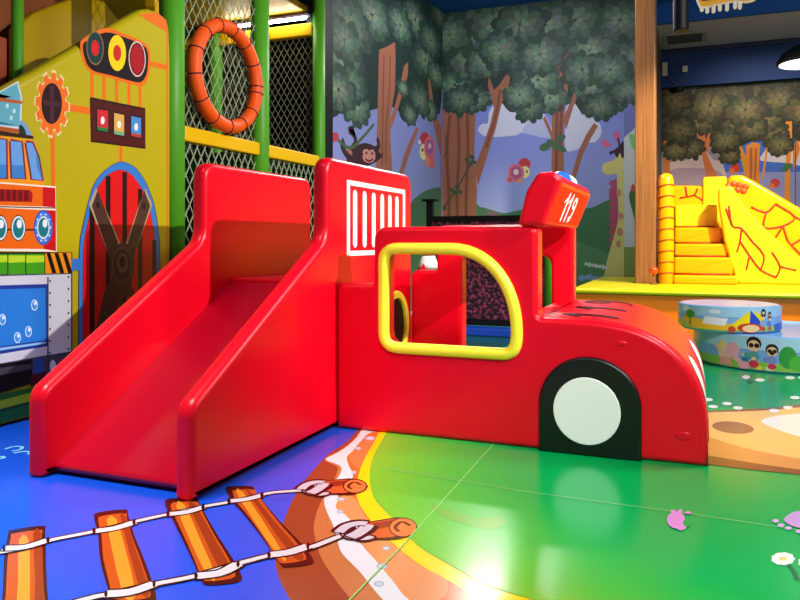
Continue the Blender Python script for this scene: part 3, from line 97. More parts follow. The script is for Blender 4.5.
  (220,212,214,[-1.863,1.961,-1.85,1.968,-1.832,1.977,-1.816,1.987,-1.804,1.997,-1.795,2.011,-1.786,2.03,-1.778,2.052,-1.772,2.067,-1.726,2.049,-1.732,2.034,-1.74,2.012,-1.751,1.987,-1.766,1.965,-1.786,1.947,-1.808,1.933,-1.826,1.924,-1.837,1.917]),
  (34,12,14,[-1.845,1.941,-1.835,1.929,-1.831,1.921,-1.834,1.92,-1.844,1.926,-1.856,1.937,-1.866,1.949,-1.87,1.957,-1.867,1.959,-1.857,1.953]),
  (34,12,14,[-1.743,2.06,-1.734,2.047,-1.73,2.038,-1.733,2.037,-1.742,2.043,-1.754,2.056,-1.764,2.069,-1.768,2.078,-1.765,2.079,-1.755,2.072]),
  (34,12,14,[-1.67,2.194,-1.658,2.201,-1.641,2.212,-1.624,2.225,-1.617,2.233,-1.612,2.245,-1.609,2.265,-1.606,2.288,-1.604,2.305,-1.532,2.297,-1.534,2.28,-1.537,2.255,-1.542,2.225,-1.555,2.195,-1.576,2.171,-1.599,2.154,-1.618,2.141,-1.632,2.132]),
  (220,212,214,[-1.664,2.184,-1.652,2.192,-1.634,2.203,-1.617,2.216,-1.607,2.227,-1.601,2.242,-1.598,2.264,-1.595,2.287,-1.593,2.304,-1.543,2.298,-1.545,2.281,-1.548,2.256,-1.553,2.228,-1.565,2.201,-1.583,2.18,-1.606,2.163,-1.624,2.15,-1.638,2.142]),
  (34,12,14,[-1.645,2.165,-1.636,2.151,-1.633,2.141,-1.636,2.14,-1.645,2.147,-1.657,2.16,-1.666,2.174,-1.67,2.184,-1.666,2.186,-1.657,2.178]),
  (34,12,14,[-1.562,2.303,-1.553,2.287,-1.55,2.277,-1.553,2.276,-1.562,2.284,-1.574,2.298,-1.583,2.314,-1.586,2.324,-1.583,2.326,-1.573,2.318]),
  (34,12,14,[-1.526,2.438,-1.514,2.447,-1.497,2.46,-1.482,2.473,-1.471,2.484,-1.463,2.499,-1.453,2.519,-1.444,2.539,-1.438,2.552,-1.372,2.524,-1.378,2.509,-1.387,2.489,-1.399,2.465,-1.413,2.442,-1.432,2.421,-1.453,2.404,-1.47,2.391,-1.48,2.382]),
  (220,212,214,[-1.519,2.429,-1.507,2.439,-1.491,2.452,-1.474,2.465,-1.462,2.478,-1.453,2.494,-1.443,2.515,-1.434,2.534,-1.428,2.548,-1.382,2.528,-1.388,2.514,-1.397,2.493,-1.409,2.47,-1.422,2.448,-1.44,2.429,-1.459,2.412,-1.477,2.399,-1.487,2.391]),
  (34,12,14,[-1.497,2.413,-1.488,2.396,-1.485,2.385,-1.489,2.383,-1.498,2.392,-1.509,2.408,-1.518,2.424,-1.521,2.436,-1.518,2.437,-1.508,2.428]),
  (34,12,14,[-1.399,2.54,-1.391,2.522,-1.388,2.511,-1.392,2.509,-1.401,2.518,-1.411,2.535,-1.42,2.554,-1.423,2.566,-1.419,2.567,-1.41,2.558]),
  (60,18,14,[-1.746,3.214,-1.733,3.246,-1.703,3.27,-1.672,3.292,-1.644,3.316,-1.615,3.338,-1.583,3.344,-1.544,3.329,-1.503,3.3,-1.476,3.266,-1.469,3.224,-1.473,3.177,-1.487,3.14,-1.51,3.119,-1.541,3.108,-1.574,3.098,-1.606,3.083,-1.639,3.07,-1.67,3.074,-1.701,3.11,-1.731,3.164]),
  (214,92,44,[-1.738,3.2,-1.699,3.253,-1.634,3.307,-1.577,3.33,-1.532,3.297,-1.498,3.234,-1.494,3.179,-1.541,3.136,-1.615,3.1,-1.676,3.086,-1.714,3.108,-1.738,3.153]),
  (150,48,30,[-1.735,3.194,-1.696,3.237,-1.638,3.288,-1.593,3.318,-1.574,3.309,-1.568,3.278,-1.58,3.245,-1.617,3.209,-1.669,3.17,-1.71,3.148,-1.732,3.15,-1.743,3.168]),
  (60,18,14,[-1.48,3.264,-1.469,3.233,-1.465,3.203,-1.467,3.178,-1.476,3.159,-1.49,3.147,-1.509,3.145,-1.53,3.152,-1.552,3.168,-1.573,3.191,-1.59,3.22,-1.603,3.251,-1.608,3.282,-1.607,3.31,-1.598,3.331,-1.583,3.343,-1.563,3.345,-1.54,3.336,-1.517,3.319,-1.496,3.294]),
  (244,124,60,[-1.485,3.262,-1.476,3.235,-1.472,3.208,-1.474,3.186,-1.482,3.169,-1.496,3.159,-1.512,3.157,-1.532,3.163,-1.551,3.177,-1.57,3.197,-1.585,3.222,-1.595,3.25,-1.6,3.277,-1.599,3.301,-1.59,3.319,-1.577,3.33,-1.559,3.332,-1.539,3.325,-1.518,3.31,-1.5,3.288]),
  (90,30,16,[-1.521,3.263,-1.53,3.27,-1.545,3.279,-1.558,3.286,-1.561,3.288,-1.562,3.282,-1.563,3.265,-1.561,3.247,-1.558,3.233,-1.552,3.224,-1.543,3.216,-1.533,3.209,-1.527,3.204,-1.537,3.192,-1.543,3.197,-1.553,3.204,-1.564,3.214,-1.572,3.227,-1.577,3.245,-1.579,3.265,-1.578,3.284,-1.571,3.3,-1.554,3.302,-1.537,3.293,-1.522,3.284,-1.511,3.277]),
  (60,18,14,[-1.311,2.798,-1.3,2.833,-1.275,2.864,-1.248,2.892,-1.224,2.919,-1.197,2.943,-1.168,2.951,-1.132,2.937,-1.094,2.907,-1.069,2.872,-1.065,2.831,-1.073,2.785,-1.088,2.748,-1.109,2.726,-1.136,2.711,-1.165,2.699,-1.195,2.684,-1.226,2.673,-1.254,2.676,-1.279,2.707,-1.301,2.754]),
  (214,92,44,[-1.306,2.789,-1.272,2.847,-1.215,2.911,-1.164,2.941,-1.125,2.907,-1.095,2.84,-1.092,2.782,-1.135,2.739,-1.203,2.701,-1.258,2.685,-1.289,2.703,-1.308,2.743]),
  (150,48,30,[-1.304,2.783,-1.269,2.832,-1.218,2.893,-1.178,2.93,-1.16,2.922,-1.156,2.89,-1.166,2.854,-1.2,2.813,-1.248,2.768,-1.284,2.741,-1.303,2.74,-1.311,2.756]),
  (60,18,14,[-1.073,2.871,-1.064,2.839,-1.062,2.81,-1.066,2.784,-1.075,2.765,-1.09,2.754,-1.108,2.752,-1.128,2.759,-1.149,2.775,-1.167,2.798,-1.183,2.827,-1.193,2.858,-1.196,2.889,-1.193,2.917,-1.183,2.938,-1.168,2.95,-1.148,2.952,-1.127,2.944,-1.105,2.926,-1.087,2.9]),
  (244,124,60,[-1.077,2.869,-1.069,2.84,-1.067,2.813,-1.071,2.79,-1.08,2.772,-1.093,2.762,-1.11,2.76,-1.129,2.767,-1.147,2.781,-1.164,2.802,-1.178,2.828,-1.187,2.857,-1.19,2.885,-1.187,2.911,-1.178,2.93,-1.164,2.941,-1.146,2.942,-1.126,2.935,-1.107,2.919,-1.09,2.896]),
  (90,30,16,[-1.111,2.871,-1.121,2.877,-1.134,2.887,-1.148,2.895,-1.15,2.897,-1.152,2.89,-1.153,2.873,-1.153,2.854,-1.15,2.839,-1.146,2.83,-1.137,2.822,-1.128,2.814,-1.122,2.809,-1.132,2.797,-1.138,2.802,-1.147,2.81,-1.158,2.82,-1.166,2.835,-1.169,2.852,-1.169,2.873,-1.168,2.894,-1.16,2.909,-1.142,2.911,-1.126,2.901,-1.111,2.891,-1.103,2.885]),
  (34,12,14,[-1.692,3.095,-1.683,3.109,-1.664,3.121,-1.645,3.127,-1.627,3.129,-1.61,3.125,-1.599,3.116,-1.594,3.099,-1.594,3.078,-1.599,3.06,-1.611,3.048,-1.629,3.041,-1.647,3.041,-1.665,3.054,-1.684,3.076]),
  (208,196,204,[-1.68,3.083,-1.671,3.094,-1.653,3.105,-1.637,3.113,-1.624,3.114,-1.613,3.112,-1.605,3.107,-1.604,3.098,-1.606,3.086,-1.612,3.075,-1.623,3.067,-1.637,3.059,-1.65,3.057,-1.663,3.062,-1.676,3.073]),
  (34,12,14,[-1.655,3.148,-1.644,3.121,-1.64,3.095,-1.641,3.073,-1.649,3.056,-1.663,3.046,-1.68,3.044,-1.701,3.049,-1.722,3.063,-1.741,3.082,-1.758,3.106,-1.77,3.133,-1.776,3.159,-1.775,3.183,-1.767,3.201,-1.753,3.212,-1.735,3.214,-1.713,3.208,-1.691,3.193,-1.671,3.173]),
  (208,196,204,[-1.662,3.145,-1.653,3.123,-1.65,3.102,-1.651,3.083,-1.659,3.069,-1.671,3.061,-1.686,3.058,-1.703,3.063,-1.721,3.073,-1.738,3.089,-1.751,3.109,-1.761,3.131,-1.765,3.153,-1.764,3.172,-1.757,3.187,-1.745,3.196,-1.729,3.198,-1.71,3.193,-1.692,3.182,-1.675,3.165]),
  (34,12,14,[-1.75,3.083,-1.753,3.093,-1.754,3.107,-1.755,3.122,-1.753,3.139,-1.747,3.155,-1.738,3.167,-1.731,3.175,-1.728,3.18,-1.688,3.148,-1.693,3.143,-1.7,3.135,-1.703,3.131,-1.705,3.127,-1.705,3.122,-1.704,3.111,-1.703,3.101,-1.702,3.095]),
  (34,12,14,[-1.726,3.066,-1.725,3.075,-1.723,3.088,-1.721,3.099,-1.72,3.112,-1.718,3.128,-1.716,3.144,-1.715,3.157,-1.715,3.168,-1.716,3.174,-1.72,3.184,-1.722,3.194,-1.724,3.197,-1.646,3.231,-1.642,3.22,-1.638,3.208,-1.634,3.194,-1.631,3.174,-1.631,3.155,-1.632,3.136,-1.634,3.118,-1.636,3.104,-1.637,3.089,-1.639,3.074,-1.641,3.063,-1.642,3.056]),
  (208,196,204,[-1.718,3.08,-1.716,3.087,-1.714,3.098,-1.711,3.109,-1.71,3.12,-1.71,3.133,-1.71,3.149,-1.71,3.165,-1.712,3.178,-1.714,3.191,-1.716,3.2,-1.72,3.209,-1.722,3.217,-1.67,3.233,-1.668,3.227,-1.664,3.216,-1.66,3.201,-1.658,3.186,-1.656,3.169,-1.656,3.151,-1.654,3.133,-1.656,3.116,-1.657,3.101,-1.66,3.086,-1.662,3.075,-1.664,3.066]),
  (34,12,14,[-1.795,3.101,-1.797,3.113,-1.801,3.134,-1.804,3.159,-1.804,3.184,-1.8,3.207,-1.791,3.227,-1.781,3.243,-1.767,3.258,-1.746,3.27,-1.726,3.274,-1.715,3.275,-1.708,3.276,-1.698,3.202,-1.707,3.201,-1.716,3.2,-1.72,3.2,-1.719,3.2,-1.721,3.198,-1.725,3.191,-1.728,3.185,-1.73,3.178,-1.73,3.165,-1.727,3.146,-1.723,3.127,-1.721,3.111]),
  (208,196,204,[-1.779,3.101,-1.781,3.114,-1.784,3.134,-1.786,3.157,-1.786,3.179,-1.781,3.197,-1.775,3.214,-1.766,3.228,-1.754,3.241,-1.739,3.25,-1.724,3.254,-1.712,3.255,-1.704,3.256,-1.704,3.211,-1.71,3.211,-1.716,3.21,-1.723,3.208,-1.726,3.207,-1.73,3.201,-1.735,3.194,-1.739,3.183,-1.742,3.173,-1.742,3.159,-1.74,3.14,-1.737,3.12,-1.735,3.107]),
  (34,12,14,[-1.288,2.696,-1.277,2.71,-1.256,2.722,-1.236,2.729,-1.218,2.731,-1.201,2.728,-1.19,2.721,-1.187,2.705,-1.19,2.684,-1.197,2.668,-1.211,2.656,-1.23,2.648,-1.248,2.647,-1.265,2.659,-1.282,2.678]),
  (208,196,204,[-1.277,2.686,-1.266,2.697,-1.247,2.708,-1.23,2.716,-1.217,2.718,-1.205,2.717,-1.198,2.712,-1.198,2.703,-1.201,2.692,-1.209,2.681,-1.221,2.673,-1.236,2.665,-1.249,2.662,-1.262,2.667,-1.274,2.676]),
  (34,12,14,[-1.245,2.748,-1.236,2.723,-1.234,2.699,-1.239,2.678,-1.249,2.662,-1.264,2.651,-1.282,2.648,-1.302,2.653,-1.322,2.664,-1.34,2.682,-1.354,2.704,-1.363,2.729,-1.366,2.754,-1.363,2.777,-1.353,2.794,-1.337,2.805,-1.318,2.808,-1.297,2.803,-1.276,2.79,-1.258,2.771]),
  (208,196,204,[-1.252,2.745,-1.245,2.725,-1.244,2.705,-1.248,2.687,-1.257,2.673,-1.27,2.665,-1.286,2.662,-1.303,2.665,-1.32,2.674,-1.335,2.689,-1.347,2.707,-1.354,2.728,-1.356,2.748,-1.353,2.767,-1.344,2.781,-1.33,2.791,-1.313,2.793,-1.296,2.79,-1.278,2.779,-1.263,2.764]),
  (34,12,14,[-1.349,2.689,-1.349,2.697,-1.349,2.708,-1.349,2.722,-1.345,2.74,-1.336,2.755,-1.327,2.766,-1.318,2.774,-1.314,2.779,-1.278,2.743,-1.284,2.738,-1.291,2.732,-1.296,2.725,-1.299,2.722,-1.299,2.718,-1.299,2.708,-1.299,2.697,-1.299,2.689]),
  (34,12,14,[-1.325,2.674,-1.323,2.683,-1.32,2.695,-1.316,2.707,-1.313,2.72,-1.309,2.734,-1.307,2.748,-1.304,2.763,-1.302,2.772,-1.303,2.777,-1.305,2.786,-1.306,2.793,-1.308,2.798,-1.226,2.822,-1.224,2.813,-1.221,2.802,-1.219,2.787,-1.218,2.768,-1.22,2.749,-1.223,2.732,-1.227,2.714,-1.231,2.7,-1.234,2.685,-1.238,2.671,-1.241,2.661,-1.243,2.654]),
  (208,196,204,[-1.315,2.684,-1.313,2.692,-1.309,2.702,-1.306,2.713,-1.303,2.724,-1.301,2.737,-1.299,2.752,-1.298,2.768,-1.298,2.78,-1.298,2.79,-1.3,2.798,-1.303,2.808,-1.304,2.817,-1.25,2.825,-1.249,2.82,-1.246,2.81,-1.244,2.796,-1.242,2.78,-1.244,2.764,-1.245,2.748,-1.247,2.729,-1.249,2.714,-1.252,2.699,-1.257,2.684,-1.261,2.674,-1.263,2.668]),
  (34,12,14,[-1.391,2.701,-1.392,2.715,-1.393,2.735,-1.393,2.759,-1.391,2.783,-1.383,2.804,-1.374,2.821,-1.363,2.838,-1.347,2.853,-1.328,2.863,-1.308,2.868,-1.295,2.869,-1.288,2.87,-1.278,2.796,-1.287,2.795,-1.296,2.794,-1.3,2.793,-1.303,2.791,-1.305,2.79,-1.31,2.783,-1.315,2.774,-1.317,2.767,-1.319,2.755,-1.319,2.737,-1.318,2.719,-1.317,2.707]),
  (208,196,204,[-1.375,2.702,-1.375,2.714,-1.376,2.732,-1.376,2.754,-1.374,2.775,-1.368,2.793,-1.359,2.809,-1.348,2.824,-1.335,2.835,-1.321,2.844,-1.305,2.848,-1.294,2.849,-1.287,2.85,-1.281,2.806,-1.288,2.805,-1.297,2.804,-1.303,2.802,-1.309,2.799,-1.314,2.794,-1.321,2.785,-1.326,2.775,-1.33,2.765,-1.332,2.752,-1.332,2.734,-1.331,2.716,-1.331,2.702]),
  (150,215,120,[-1.137,5.125,-1.09,4.102,-1.06,2.655,-1.063,2.138,-1.069,2.138,-1.066,2.655,-1.096,4.102,-1.143,5.125]),
  (140,214,140,[-1.541,3.566,-0.763,3.477,-0.008,3.463,0.618,3.424,0.618,3.418,-0.008,3.457,-0.763,3.471,-1.541,3.56]),
  (0,150,92,[-1.8,5.7,-1.8,9.4,6,9.4,6,6.2,1.4,5.85,0.9,5.82]),
  (132,74,48,[-0.026,5.555,-0.009,5.563,0.013,5.573,0.047,5.591,0.098,5.621,0.177,5.667,0.277,5.727,0.381,5.792,0.472,5.854,0.542,5.908,0.601,5.96,0.657,6.014,0.72,6.074,0.787,6.137,0.856,6.203,0.933,6.28,1.023,6.377,1.118,6.493,1.219,6.627,1.351,6.788,1.54,6.985,1.779,7.232,2.068,7.528,2.442,7.859,2.938,8.205,3.66,8.589,4.556,9.006,5.409,9.383,6.003,9.648,3.921,5.714,3.555,5.516,3.043,5.238,2.516,4.957,2.09,4.742,1.775,4.602,1.505,4.497,1.276,4.419,1.086,4.356,0.949,4.314,0.86,4.295,0.795,4.287,0.73,4.279,0.665,4.269,0.609,4.263,0.558,4.26,0.505,4.257,0.446,4.254,0.387,4.253,0.328,4.252,0.272,4.252,0.218,4.254,0.165,4.258,0.116,4.262,0.075,4.266,0.041,4.271,0.015,4.276,-0.006,4.282,-0.02,4.285]),
  (214,150,84,[-0.026,5.506,-0.009,5.514,0.013,5.526,0.047,5.543,0.097,5.572,0.175,5.615,0.274,5.67,0.377,5.729,0.467,5.785,0.535,5.834,0.593,5.88,0.648,5.928,0.709,5.983,0.775,6.04,0.842,6.099,0.916,6.168,1.004,6.259,1.097,6.37,1.195,6.5,1.325,6.656,1.51,6.847,1.743,7.086,2.025,7.372,2.39,7.692,2.874,8.027,3.579,8.4,4.455,8.806,5.288,9.173,5.869,9.432,3.99,5.815,3.618,5.613,3.095,5.328,2.559,5.041,2.125,4.821,1.805,4.678,1.53,4.572,1.297,4.493,1.105,4.429,0.965,4.386,0.874,4.366,0.808,4.359,0.743,4.352,0.676,4.345,0.621,4.344,0.57,4.346,0.516,4.35,0.457,4.356,0.397,4.364,0.338,4.375,0.281,4.387,0.226,4.4,0.171,4.416,0.121,4.432,0.078,4.444,0.043,4.453,0.015,4.459,-0.006,4.464,-0.021,4.467]),
  (240,196,116,[-0.026,5.49,-0.009,5.498,0.013,5.51,0.047,5.527,0.097,5.555,0.175,5.598,0.273,5.653,0.376,5.712,0.465,5.768,0.534,5.816,0.591,5.863,0.646,5.911,0.707,5.965,0.772,6.021,0.839,6.08,0.913,6.15,1.001,6.24,1.093,6.351,1.192,6.48,1.321,6.636,1.505,6.825,1.736,7.057,2.014,7.334,2.375,7.643,2.853,7.969,3.552,8.337,4.421,8.74,5.249,9.105,5.826,9.362,4.138,6.03,3.75,5.817,3.205,5.519,2.648,5.218,2.199,4.988,1.867,4.839,1.582,4.729,1.342,4.647,1.143,4.583,0.999,4.542,0.906,4.527,0.839,4.525,0.772,4.526,0.705,4.529,0.649,4.538,0.598,4.552,0.542,4.569,0.478,4.589,0.411,4.613,0.345,4.642,0.284,4.675,0.228,4.718,0.176,4.768,0.128,4.819,0.085,4.863,0.048,4.896,0.018,4.923,-0.006,4.943,-0.023,4.958]),
  (146,90,66,[0.353,5.159,0.345,5.117,0.33,5.079,0.308,5.047,0.282,5.024,0.253,5.01,0.222,5.006,0.191,5.013,0.163,5.03,0.14,5.057,0.122,5.091,0.111,5.132,0.109,5.175,0.115,5.219,0.13,5.26,0.151,5.294,0.179,5.32,0.211,5.335,0.244,5.339,0.276,5.33,0.304,5.31,0.328,5.281,0.344,5.244,0.353,5.202]),
  (236,240,232,[0.413,5.422,0.425,5.47,0.449,5.52,0.48,5.568,0.514,5.612,0.549,5.652,0.588,5.687,0.632,5.721,0.683,5.758,0.743,5.807,0.813,5.863,0.885,5.91,0.951,5.93,1.018,5.924,1.085,5.899,1.137,5.849,1.158,5.764,1.139,5.625,1.094,5.449,1.039,5.282,0.985,5.163,0.931,5.095,0.869,5.055,0.807,5.034,0.754,5.022,0.71,5.021,0.672,5.034,0.636,5.056,0.602,5.082,0.569,5.114,0.536,5.153,0.506,5.196,0.48,5.239,0.456,5.283,0.433,5.328,0.417,5.375]),
  (238,244,238,[0.161,5.772,0.155,5.742,0.142,5.718,0.126,5.708,0.109,5.714,0.098,5.733,0.094,5.762,0.099,5.793,0.112,5.816,0.129,5.827,0.146,5.821,0.157,5.801]),
  (238,244,238,[0.259,5.916,0.253,5.885,0.24,5.861,0.223,5.85,0.206,5.856,0.195,5.877,0.192,5.907,0.198,5.938,0.211,5.963,0.228,5.974,0.245,5.968,0.256,5.946]),
  (238,244,238,[0.326,5.793,0.319,5.763,0.306,5.74,0.289,5.73,0.274,5.736,0.263,5.755,0.26,5.784,0.266,5.814,0.28,5.838,0.297,5.848,0.313,5.843,0.323,5.822]),
  (238,244,238,[0.556,5.796,0.549,5.766,0.535,5.744,0.518,5.734,0.503,5.739,0.494,5.758,0.492,5.787,0.499,5.817,0.513,5.84,0.53,5.85,0.545,5.844,0.555,5.824]),
  (238,244,238,[0.659,5.937,0.651,5.907,0.637,5.883,0.62,5.873,0.605,5.879,0.596,5.899,0.595,5.928,0.602,5.959,0.617,5.983,0.634,5.994,0.649,5.988,0.659,5.967]),
  (238,244,238,[0.751,6.335,0.742,6.3,0.726,6.274,0.708,6.263,0.692,6.27,0.683,6.293,0.682,6.326,0.691,6.362,0.707,6.389,0.725,6.4,0.741,6.393,0.751,6.369]),
  (238,244,238,[0.82,7.241,0.809,7.196,0.791,7.163,0.77,7.15,0.752,7.16,0.742,7.191,0.741,7.235,0.752,7.281,0.77,7.316,0.791,7.33,0.809,7.319,0.82,7.286]),
  (238,244,238,[0.925,7.284,0.914,7.238,0.896,7.205,0.875,7.191,0.857,7.202,0.847,7.233,0.847,7.278,0.858,7.324,0.877,7.359,0.898,7.372,0.916,7.361,0.926,7.329]),
  (238,244,238,[0.133,6.011,0.127,5.979,0.114,5.954,0.096,5.943,0.079,5.949,0.067,5.971,0.063,6.002,0.069,6.035,0.082,6.061,0.1,6.072,0.117,6.065,0.129,6.043]),
  (238,244,238,[0.567,7.026,0.558,6.983,0.541,6.951,0.521,6.938,0.502,6.947,0.491,6.977,0.489,7.019,0.497,7.063,0.514,7.096,0.535,7.11,0.554,7.1,0.565,7.069]),
  (238,244,238,[0.965,6.66,0.954,6.622,0.938,6.593,0.919,6.582,0.903,6.59,0.894,6.615,0.894,6.652,0.904,6.691,0.921,6.72,0.941,6.732,0.957,6.723,0.966,6.697]),
  (238,244,238,[1.083,6.546,1.073,6.509,1.056,6.482,1.037,6.471,1.022,6.478,1.014,6.503,1.015,6.538,1.026,6.575,1.043,6.603,1.062,6.614,1.077,6.607,1.085,6.581]),
  (240,220,225,[0.457,7.134,0.447,7.071,0.428,7.027,0.409,7.019,0.395,7.05,0.392,7.108,0.401,7.172,0.42,7.218,0.441,7.226,0.455,7.194]),
  (30,80,60,[0.466,6.916,0.459,6.871,0.445,6.84,0.431,6.834,0.421,6.856,0.419,6.897,0.426,6.942,0.44,6.974,0.454,6.98,0.465,6.958]),
  (226,150,214,[-0.036,3.374,-0.037,3.342,-0.042,3.312,-0.049,3.288,-0.059,3.27,-0.07,3.261,-0.08,3.261,-0.09,3.271,-0.099,3.29,-0.105,3.315,-0.107,3.346,-0.107,3.378,-0.102,3.409,-0.095,3.436,-0.085,3.455,-0.074,3.465,-0.062,3.464,-0.052,3.453,-0.043,3.433,-0.038,3.406]),
  (226,150,214,[-0.029,3.306,-0.03,3.289,-0.033,3.274,-0.038,3.261,-0.043,3.251,-0.05,3.246,-0.056,3.246,-0.062,3.251,-0.067,3.26,-0.071,3.273,-0.072,3.289,-0.071,3.305,-0.069,3.321,-0.064,3.335,-0.058,3.345,-0.051,3.35,-0.045,3.35,-0.039,3.345,-0.034,3.335,-0.03,3.322]),
  (0,176,84,[-0.011,3.348,-0.013,3.324,-0.019,3.305,-0.027,3.295,-0.035,3.298,-0.042,3.313,-0.044,3.335,-0.042,3.36,-0.036,3.38,-0.028,3.39,-0.02,3.386,-0.013,3.371]),
  (226,150,214,[-0.076,3.467,-0.077,3.456,-0.083,3.447,-0.089,3.445,-0.095,3.449,-0.097,3.459,-0.095,3.47,-0.09,3.479,-0.083,3.481,-0.078,3.477]),
  (226,150,214,[-0.047,3.482,-0.049,3.471,-0.054,3.462,-0.061,3.46,-0.066,3.464,-0.068,3.474,-0.066,3.485,-0.061,3.494,-0.055,3.497,-0.049,3.492]),
  (226,150,214,[-0.011,3.474,-0.014,3.462,-0.02,3.453,-0.028,3.45,-0.035,3.454,-0.038,3.463,-0.035,3.475,-0.029,3.484,-0.021,3.487,-0.014,3.483]),
  (206,160,222,[0.358,3.532,0.362,3.552,0.37,3.575,0.38,3.599,0.39,3.619,0.4,3.637,0.411,3.653,0.423,3.666,0.436,3.676,0.451,3.684,0.469,3.692,0.485,3.69,0.494,3.673,0.493,3.63,0.487,3.569,0.477,3.51,0.466,3.47,0.454,3.454,0.439,3.451,0.423,3.455,0.41,3.459,0.399,3.461,0.39,3.465,0.382,3.471,0.375,3.48,0.369,3.49,0.363,3.502,0.359,3.516]),
  (214,176,228,[0.337,3.511,0.333,3.497,0.325,3.486,0.317,3.483,0.311,3.489,0.31,3.501,0.313,3.515,0.321,3.526,0.329,3.529,0.335,3.524]),
  (214,176,228,[0.353,3.466,0.349,3.452,0.342,3.442,0.333,3.438,0.328,3.444,0.326,3.455,0.33,3.469,0.337,3.48,0.346,3.483,0.352,3.478]),
  (214,176,228,[0.378,3.443,0.374,3.429,0.367,3.419,0.359,3.415,0.353,3.421,0.352,3.432,0.356,3.446,0.363,3.456,0.371,3.46,0.377,3.454]),
  (214,176,228,[0.414,3.421,0.41,3.408,0.403,3.397,0.395,3.394,0.389,3.399,0.388,3.411,0.392,3.424,0.4,3.434,0.408,3.438,0.413,3.432]),
  (20,110,70,[0.334,3.056,0.336,3.046,0.339,3.032,0.342,3.014,0.344,2.998,0.345,2.979,0.346,2.96,0.346,2.942,0.346,2.93,0.33,2.93,0.33,2.942,0.33,2.96,0.329,2.979,0.328,2.996,0.326,3.012,0.323,3.028,0.32,3.042,0.318,3.054]),
  (240,244,236,[0.354,3.121,0.349,3.105,0.34,3.092,0.33,3.088,0.323,3.094,0.321,3.108,0.326,3.124,0.335,3.137,0.345,3.141,0.352,3.134]),
  (240,244,236,[0.345,3.093,0.34,3.077,0.331,3.065,0.321,3.061,0.314,3.067,0.313,3.08,0.317,3.096,0.326,3.109,0.336,3.113,0.343,3.107]),
  (240,244,236,[0.328,3.074,0.323,3.058,0.314,3.046,0.305,3.042,0.298,3.048,0.296,3.061,0.301,3.077,0.309,3.089,0.319,3.093,0.326,3.087]),
  (240,244,236,[0.311,3.072,0.306,3.056,0.298,3.044,0.288,3.04,0.281,3.046,0.279,3.059,0.283,3.075,0.292,3.087,0.302,3.091,0.309,3.085]),
  (240,244,236,[0.301,3.087,0.297,3.071,0.288,3.059,0.278,3.055,0.271,3.061,0.269,3.074,0.274,3.09,0.283,3.103,0.293,3.107,0.3,3.101]),
  (240,244,236,[0.304,3.114,0.299,3.098,0.291,3.085,0.281,3.081,0.273,3.087,0.272,3.101,0.276,3.117,0.285,3.13,0.295,3.134,0.302,3.128]),
  (240,244,236,[0.318,3.139,0.313,3.123,0.304,3.11,0.294,3.106,0.287,3.112,0.285,3.126,0.29,3.143,0.299,3.155,0.309,3.159,0.316,3.153]),
  (240,244,236,[0.336,3.151,0.331,3.135,0.322,3.122,0.312,3.118,0.305,3.124,0.304,3.138,0.308,3.154,0.317,3.167,0.327,3.171,0.335,3.165]),
  (240,244,236,[0.35,3.144,0.346,3.127,0.336,3.115,0.327,3.111,0.319,3.117,0.318,3.131,0.323,3.147,0.332,3.16,0.342,3.164,0.349,3.158]),
  (240,244,236,[0.339,3.115,0.337,3.102,0.331,3.09,0.324,3.079,0.316,3.071,0.307,3.065,0.299,3.064,0.292,3.066,0.287,3.072,0.284,3.081,0.283,3.093,0.286,3.105,0.291,3.118,0.298,3.129,0.306,3.138,0.315,3.143,0.324,3.145,0.331,3.142,0.336,3.136,0.339,3.127]),
  (246,214,130,[0.325,3.109,0.324,3.103,0.321,3.096,0.318,3.091,0.314,3.086,0.309,3.083,0.305,3.083,0.301,3.084,0.299,3.087,0.297,3.092,0.297,3.098,0.299,3.105,0.301,3.111,0.305,3.117,0.309,3.122,0.313,3.124,0.318,3.125,0.321,3.124,0.324,3.12,0.325,3.115]),
  (20,110,70,[0.422,3.061,0.424,3.05,0.426,3.035,0.429,3.019,0.43,3.001,0.431,2.984,0.431,2.965,0.43,2.947,0.43,2.935,0.414,2.935,0.414,2.947,0.415,2.965,0.415,2.984,0.414,3.001,0.413,3.017,0.41,3.033,0.408,3.048,0.406,3.057]),
  (240,244,236,[0.443,3.124,0.438,3.108,0.429,3.096,0.419,3.092,0.412,3.098,0.411,3.111,0.416,3.127,0.426,3.14,0.436,3.144,0.442,3.138]),
  (240,244,236,[0.434,3.097,0.429,3.081,0.42,3.069,0.41,3.065,0.403,3.071,0.402,3.084,0.407,3.1,0.416,3.112,0.426,3.116,0.433,3.11]),
  (240,244,236,[0.417,3.078,0.412,3.062,0.403,3.05,0.393,3.047,0.386,3.052,0.385,3.065,0.39,3.081,0.399,3.093,0.409,3.097,0.416,3.091]),
  (240,244,236,[0.4,3.076,0.395,3.06,0.386,3.048,0.376,3.044,0.37,3.05,0.368,3.063,0.373,3.079,0.382,3.091,0.392,3.095,0.399,3.089]),
  (240,244,236,[0.391,3.091,0.386,3.075,0.377,3.063,0.368,3.059,0.361,3.065,0.359,3.078,0.364,3.094,0.373,3.106,0.383,3.11,0.39,3.104]),
  (240,244,236,[0.395,3.117,0.39,3.101,0.381,3.089,0.371,3.085,0.364,3.091,0.363,3.104,0.367,3.121,0.376,3.133,0.386,3.137,0.393,3.131]),
  (240,244,236,[0.409,3.142,0.404,3.126,0.394,3.114,0.385,3.11,0.378,3.116,0.376,3.13,0.381,3.146,0.391,3.158,0.401,3.162,0.408,3.156]),
  (240,244,236,[0.427,3.154,0.422,3.138,0.413,3.125,0.403,3.121,0.396,3.127,0.395,3.141,0.4,3.158,0.409,3.17,0.419,3.174,0.426,3.168]),
  (240,244,236,[0.441,3.147,0.435,3.131,0.426,3.118,0.416,3.114,0.41,3.12,0.409,3.134,0.414,3.15,0.423,3.163,0.433,3.167,0.44,3.161]),
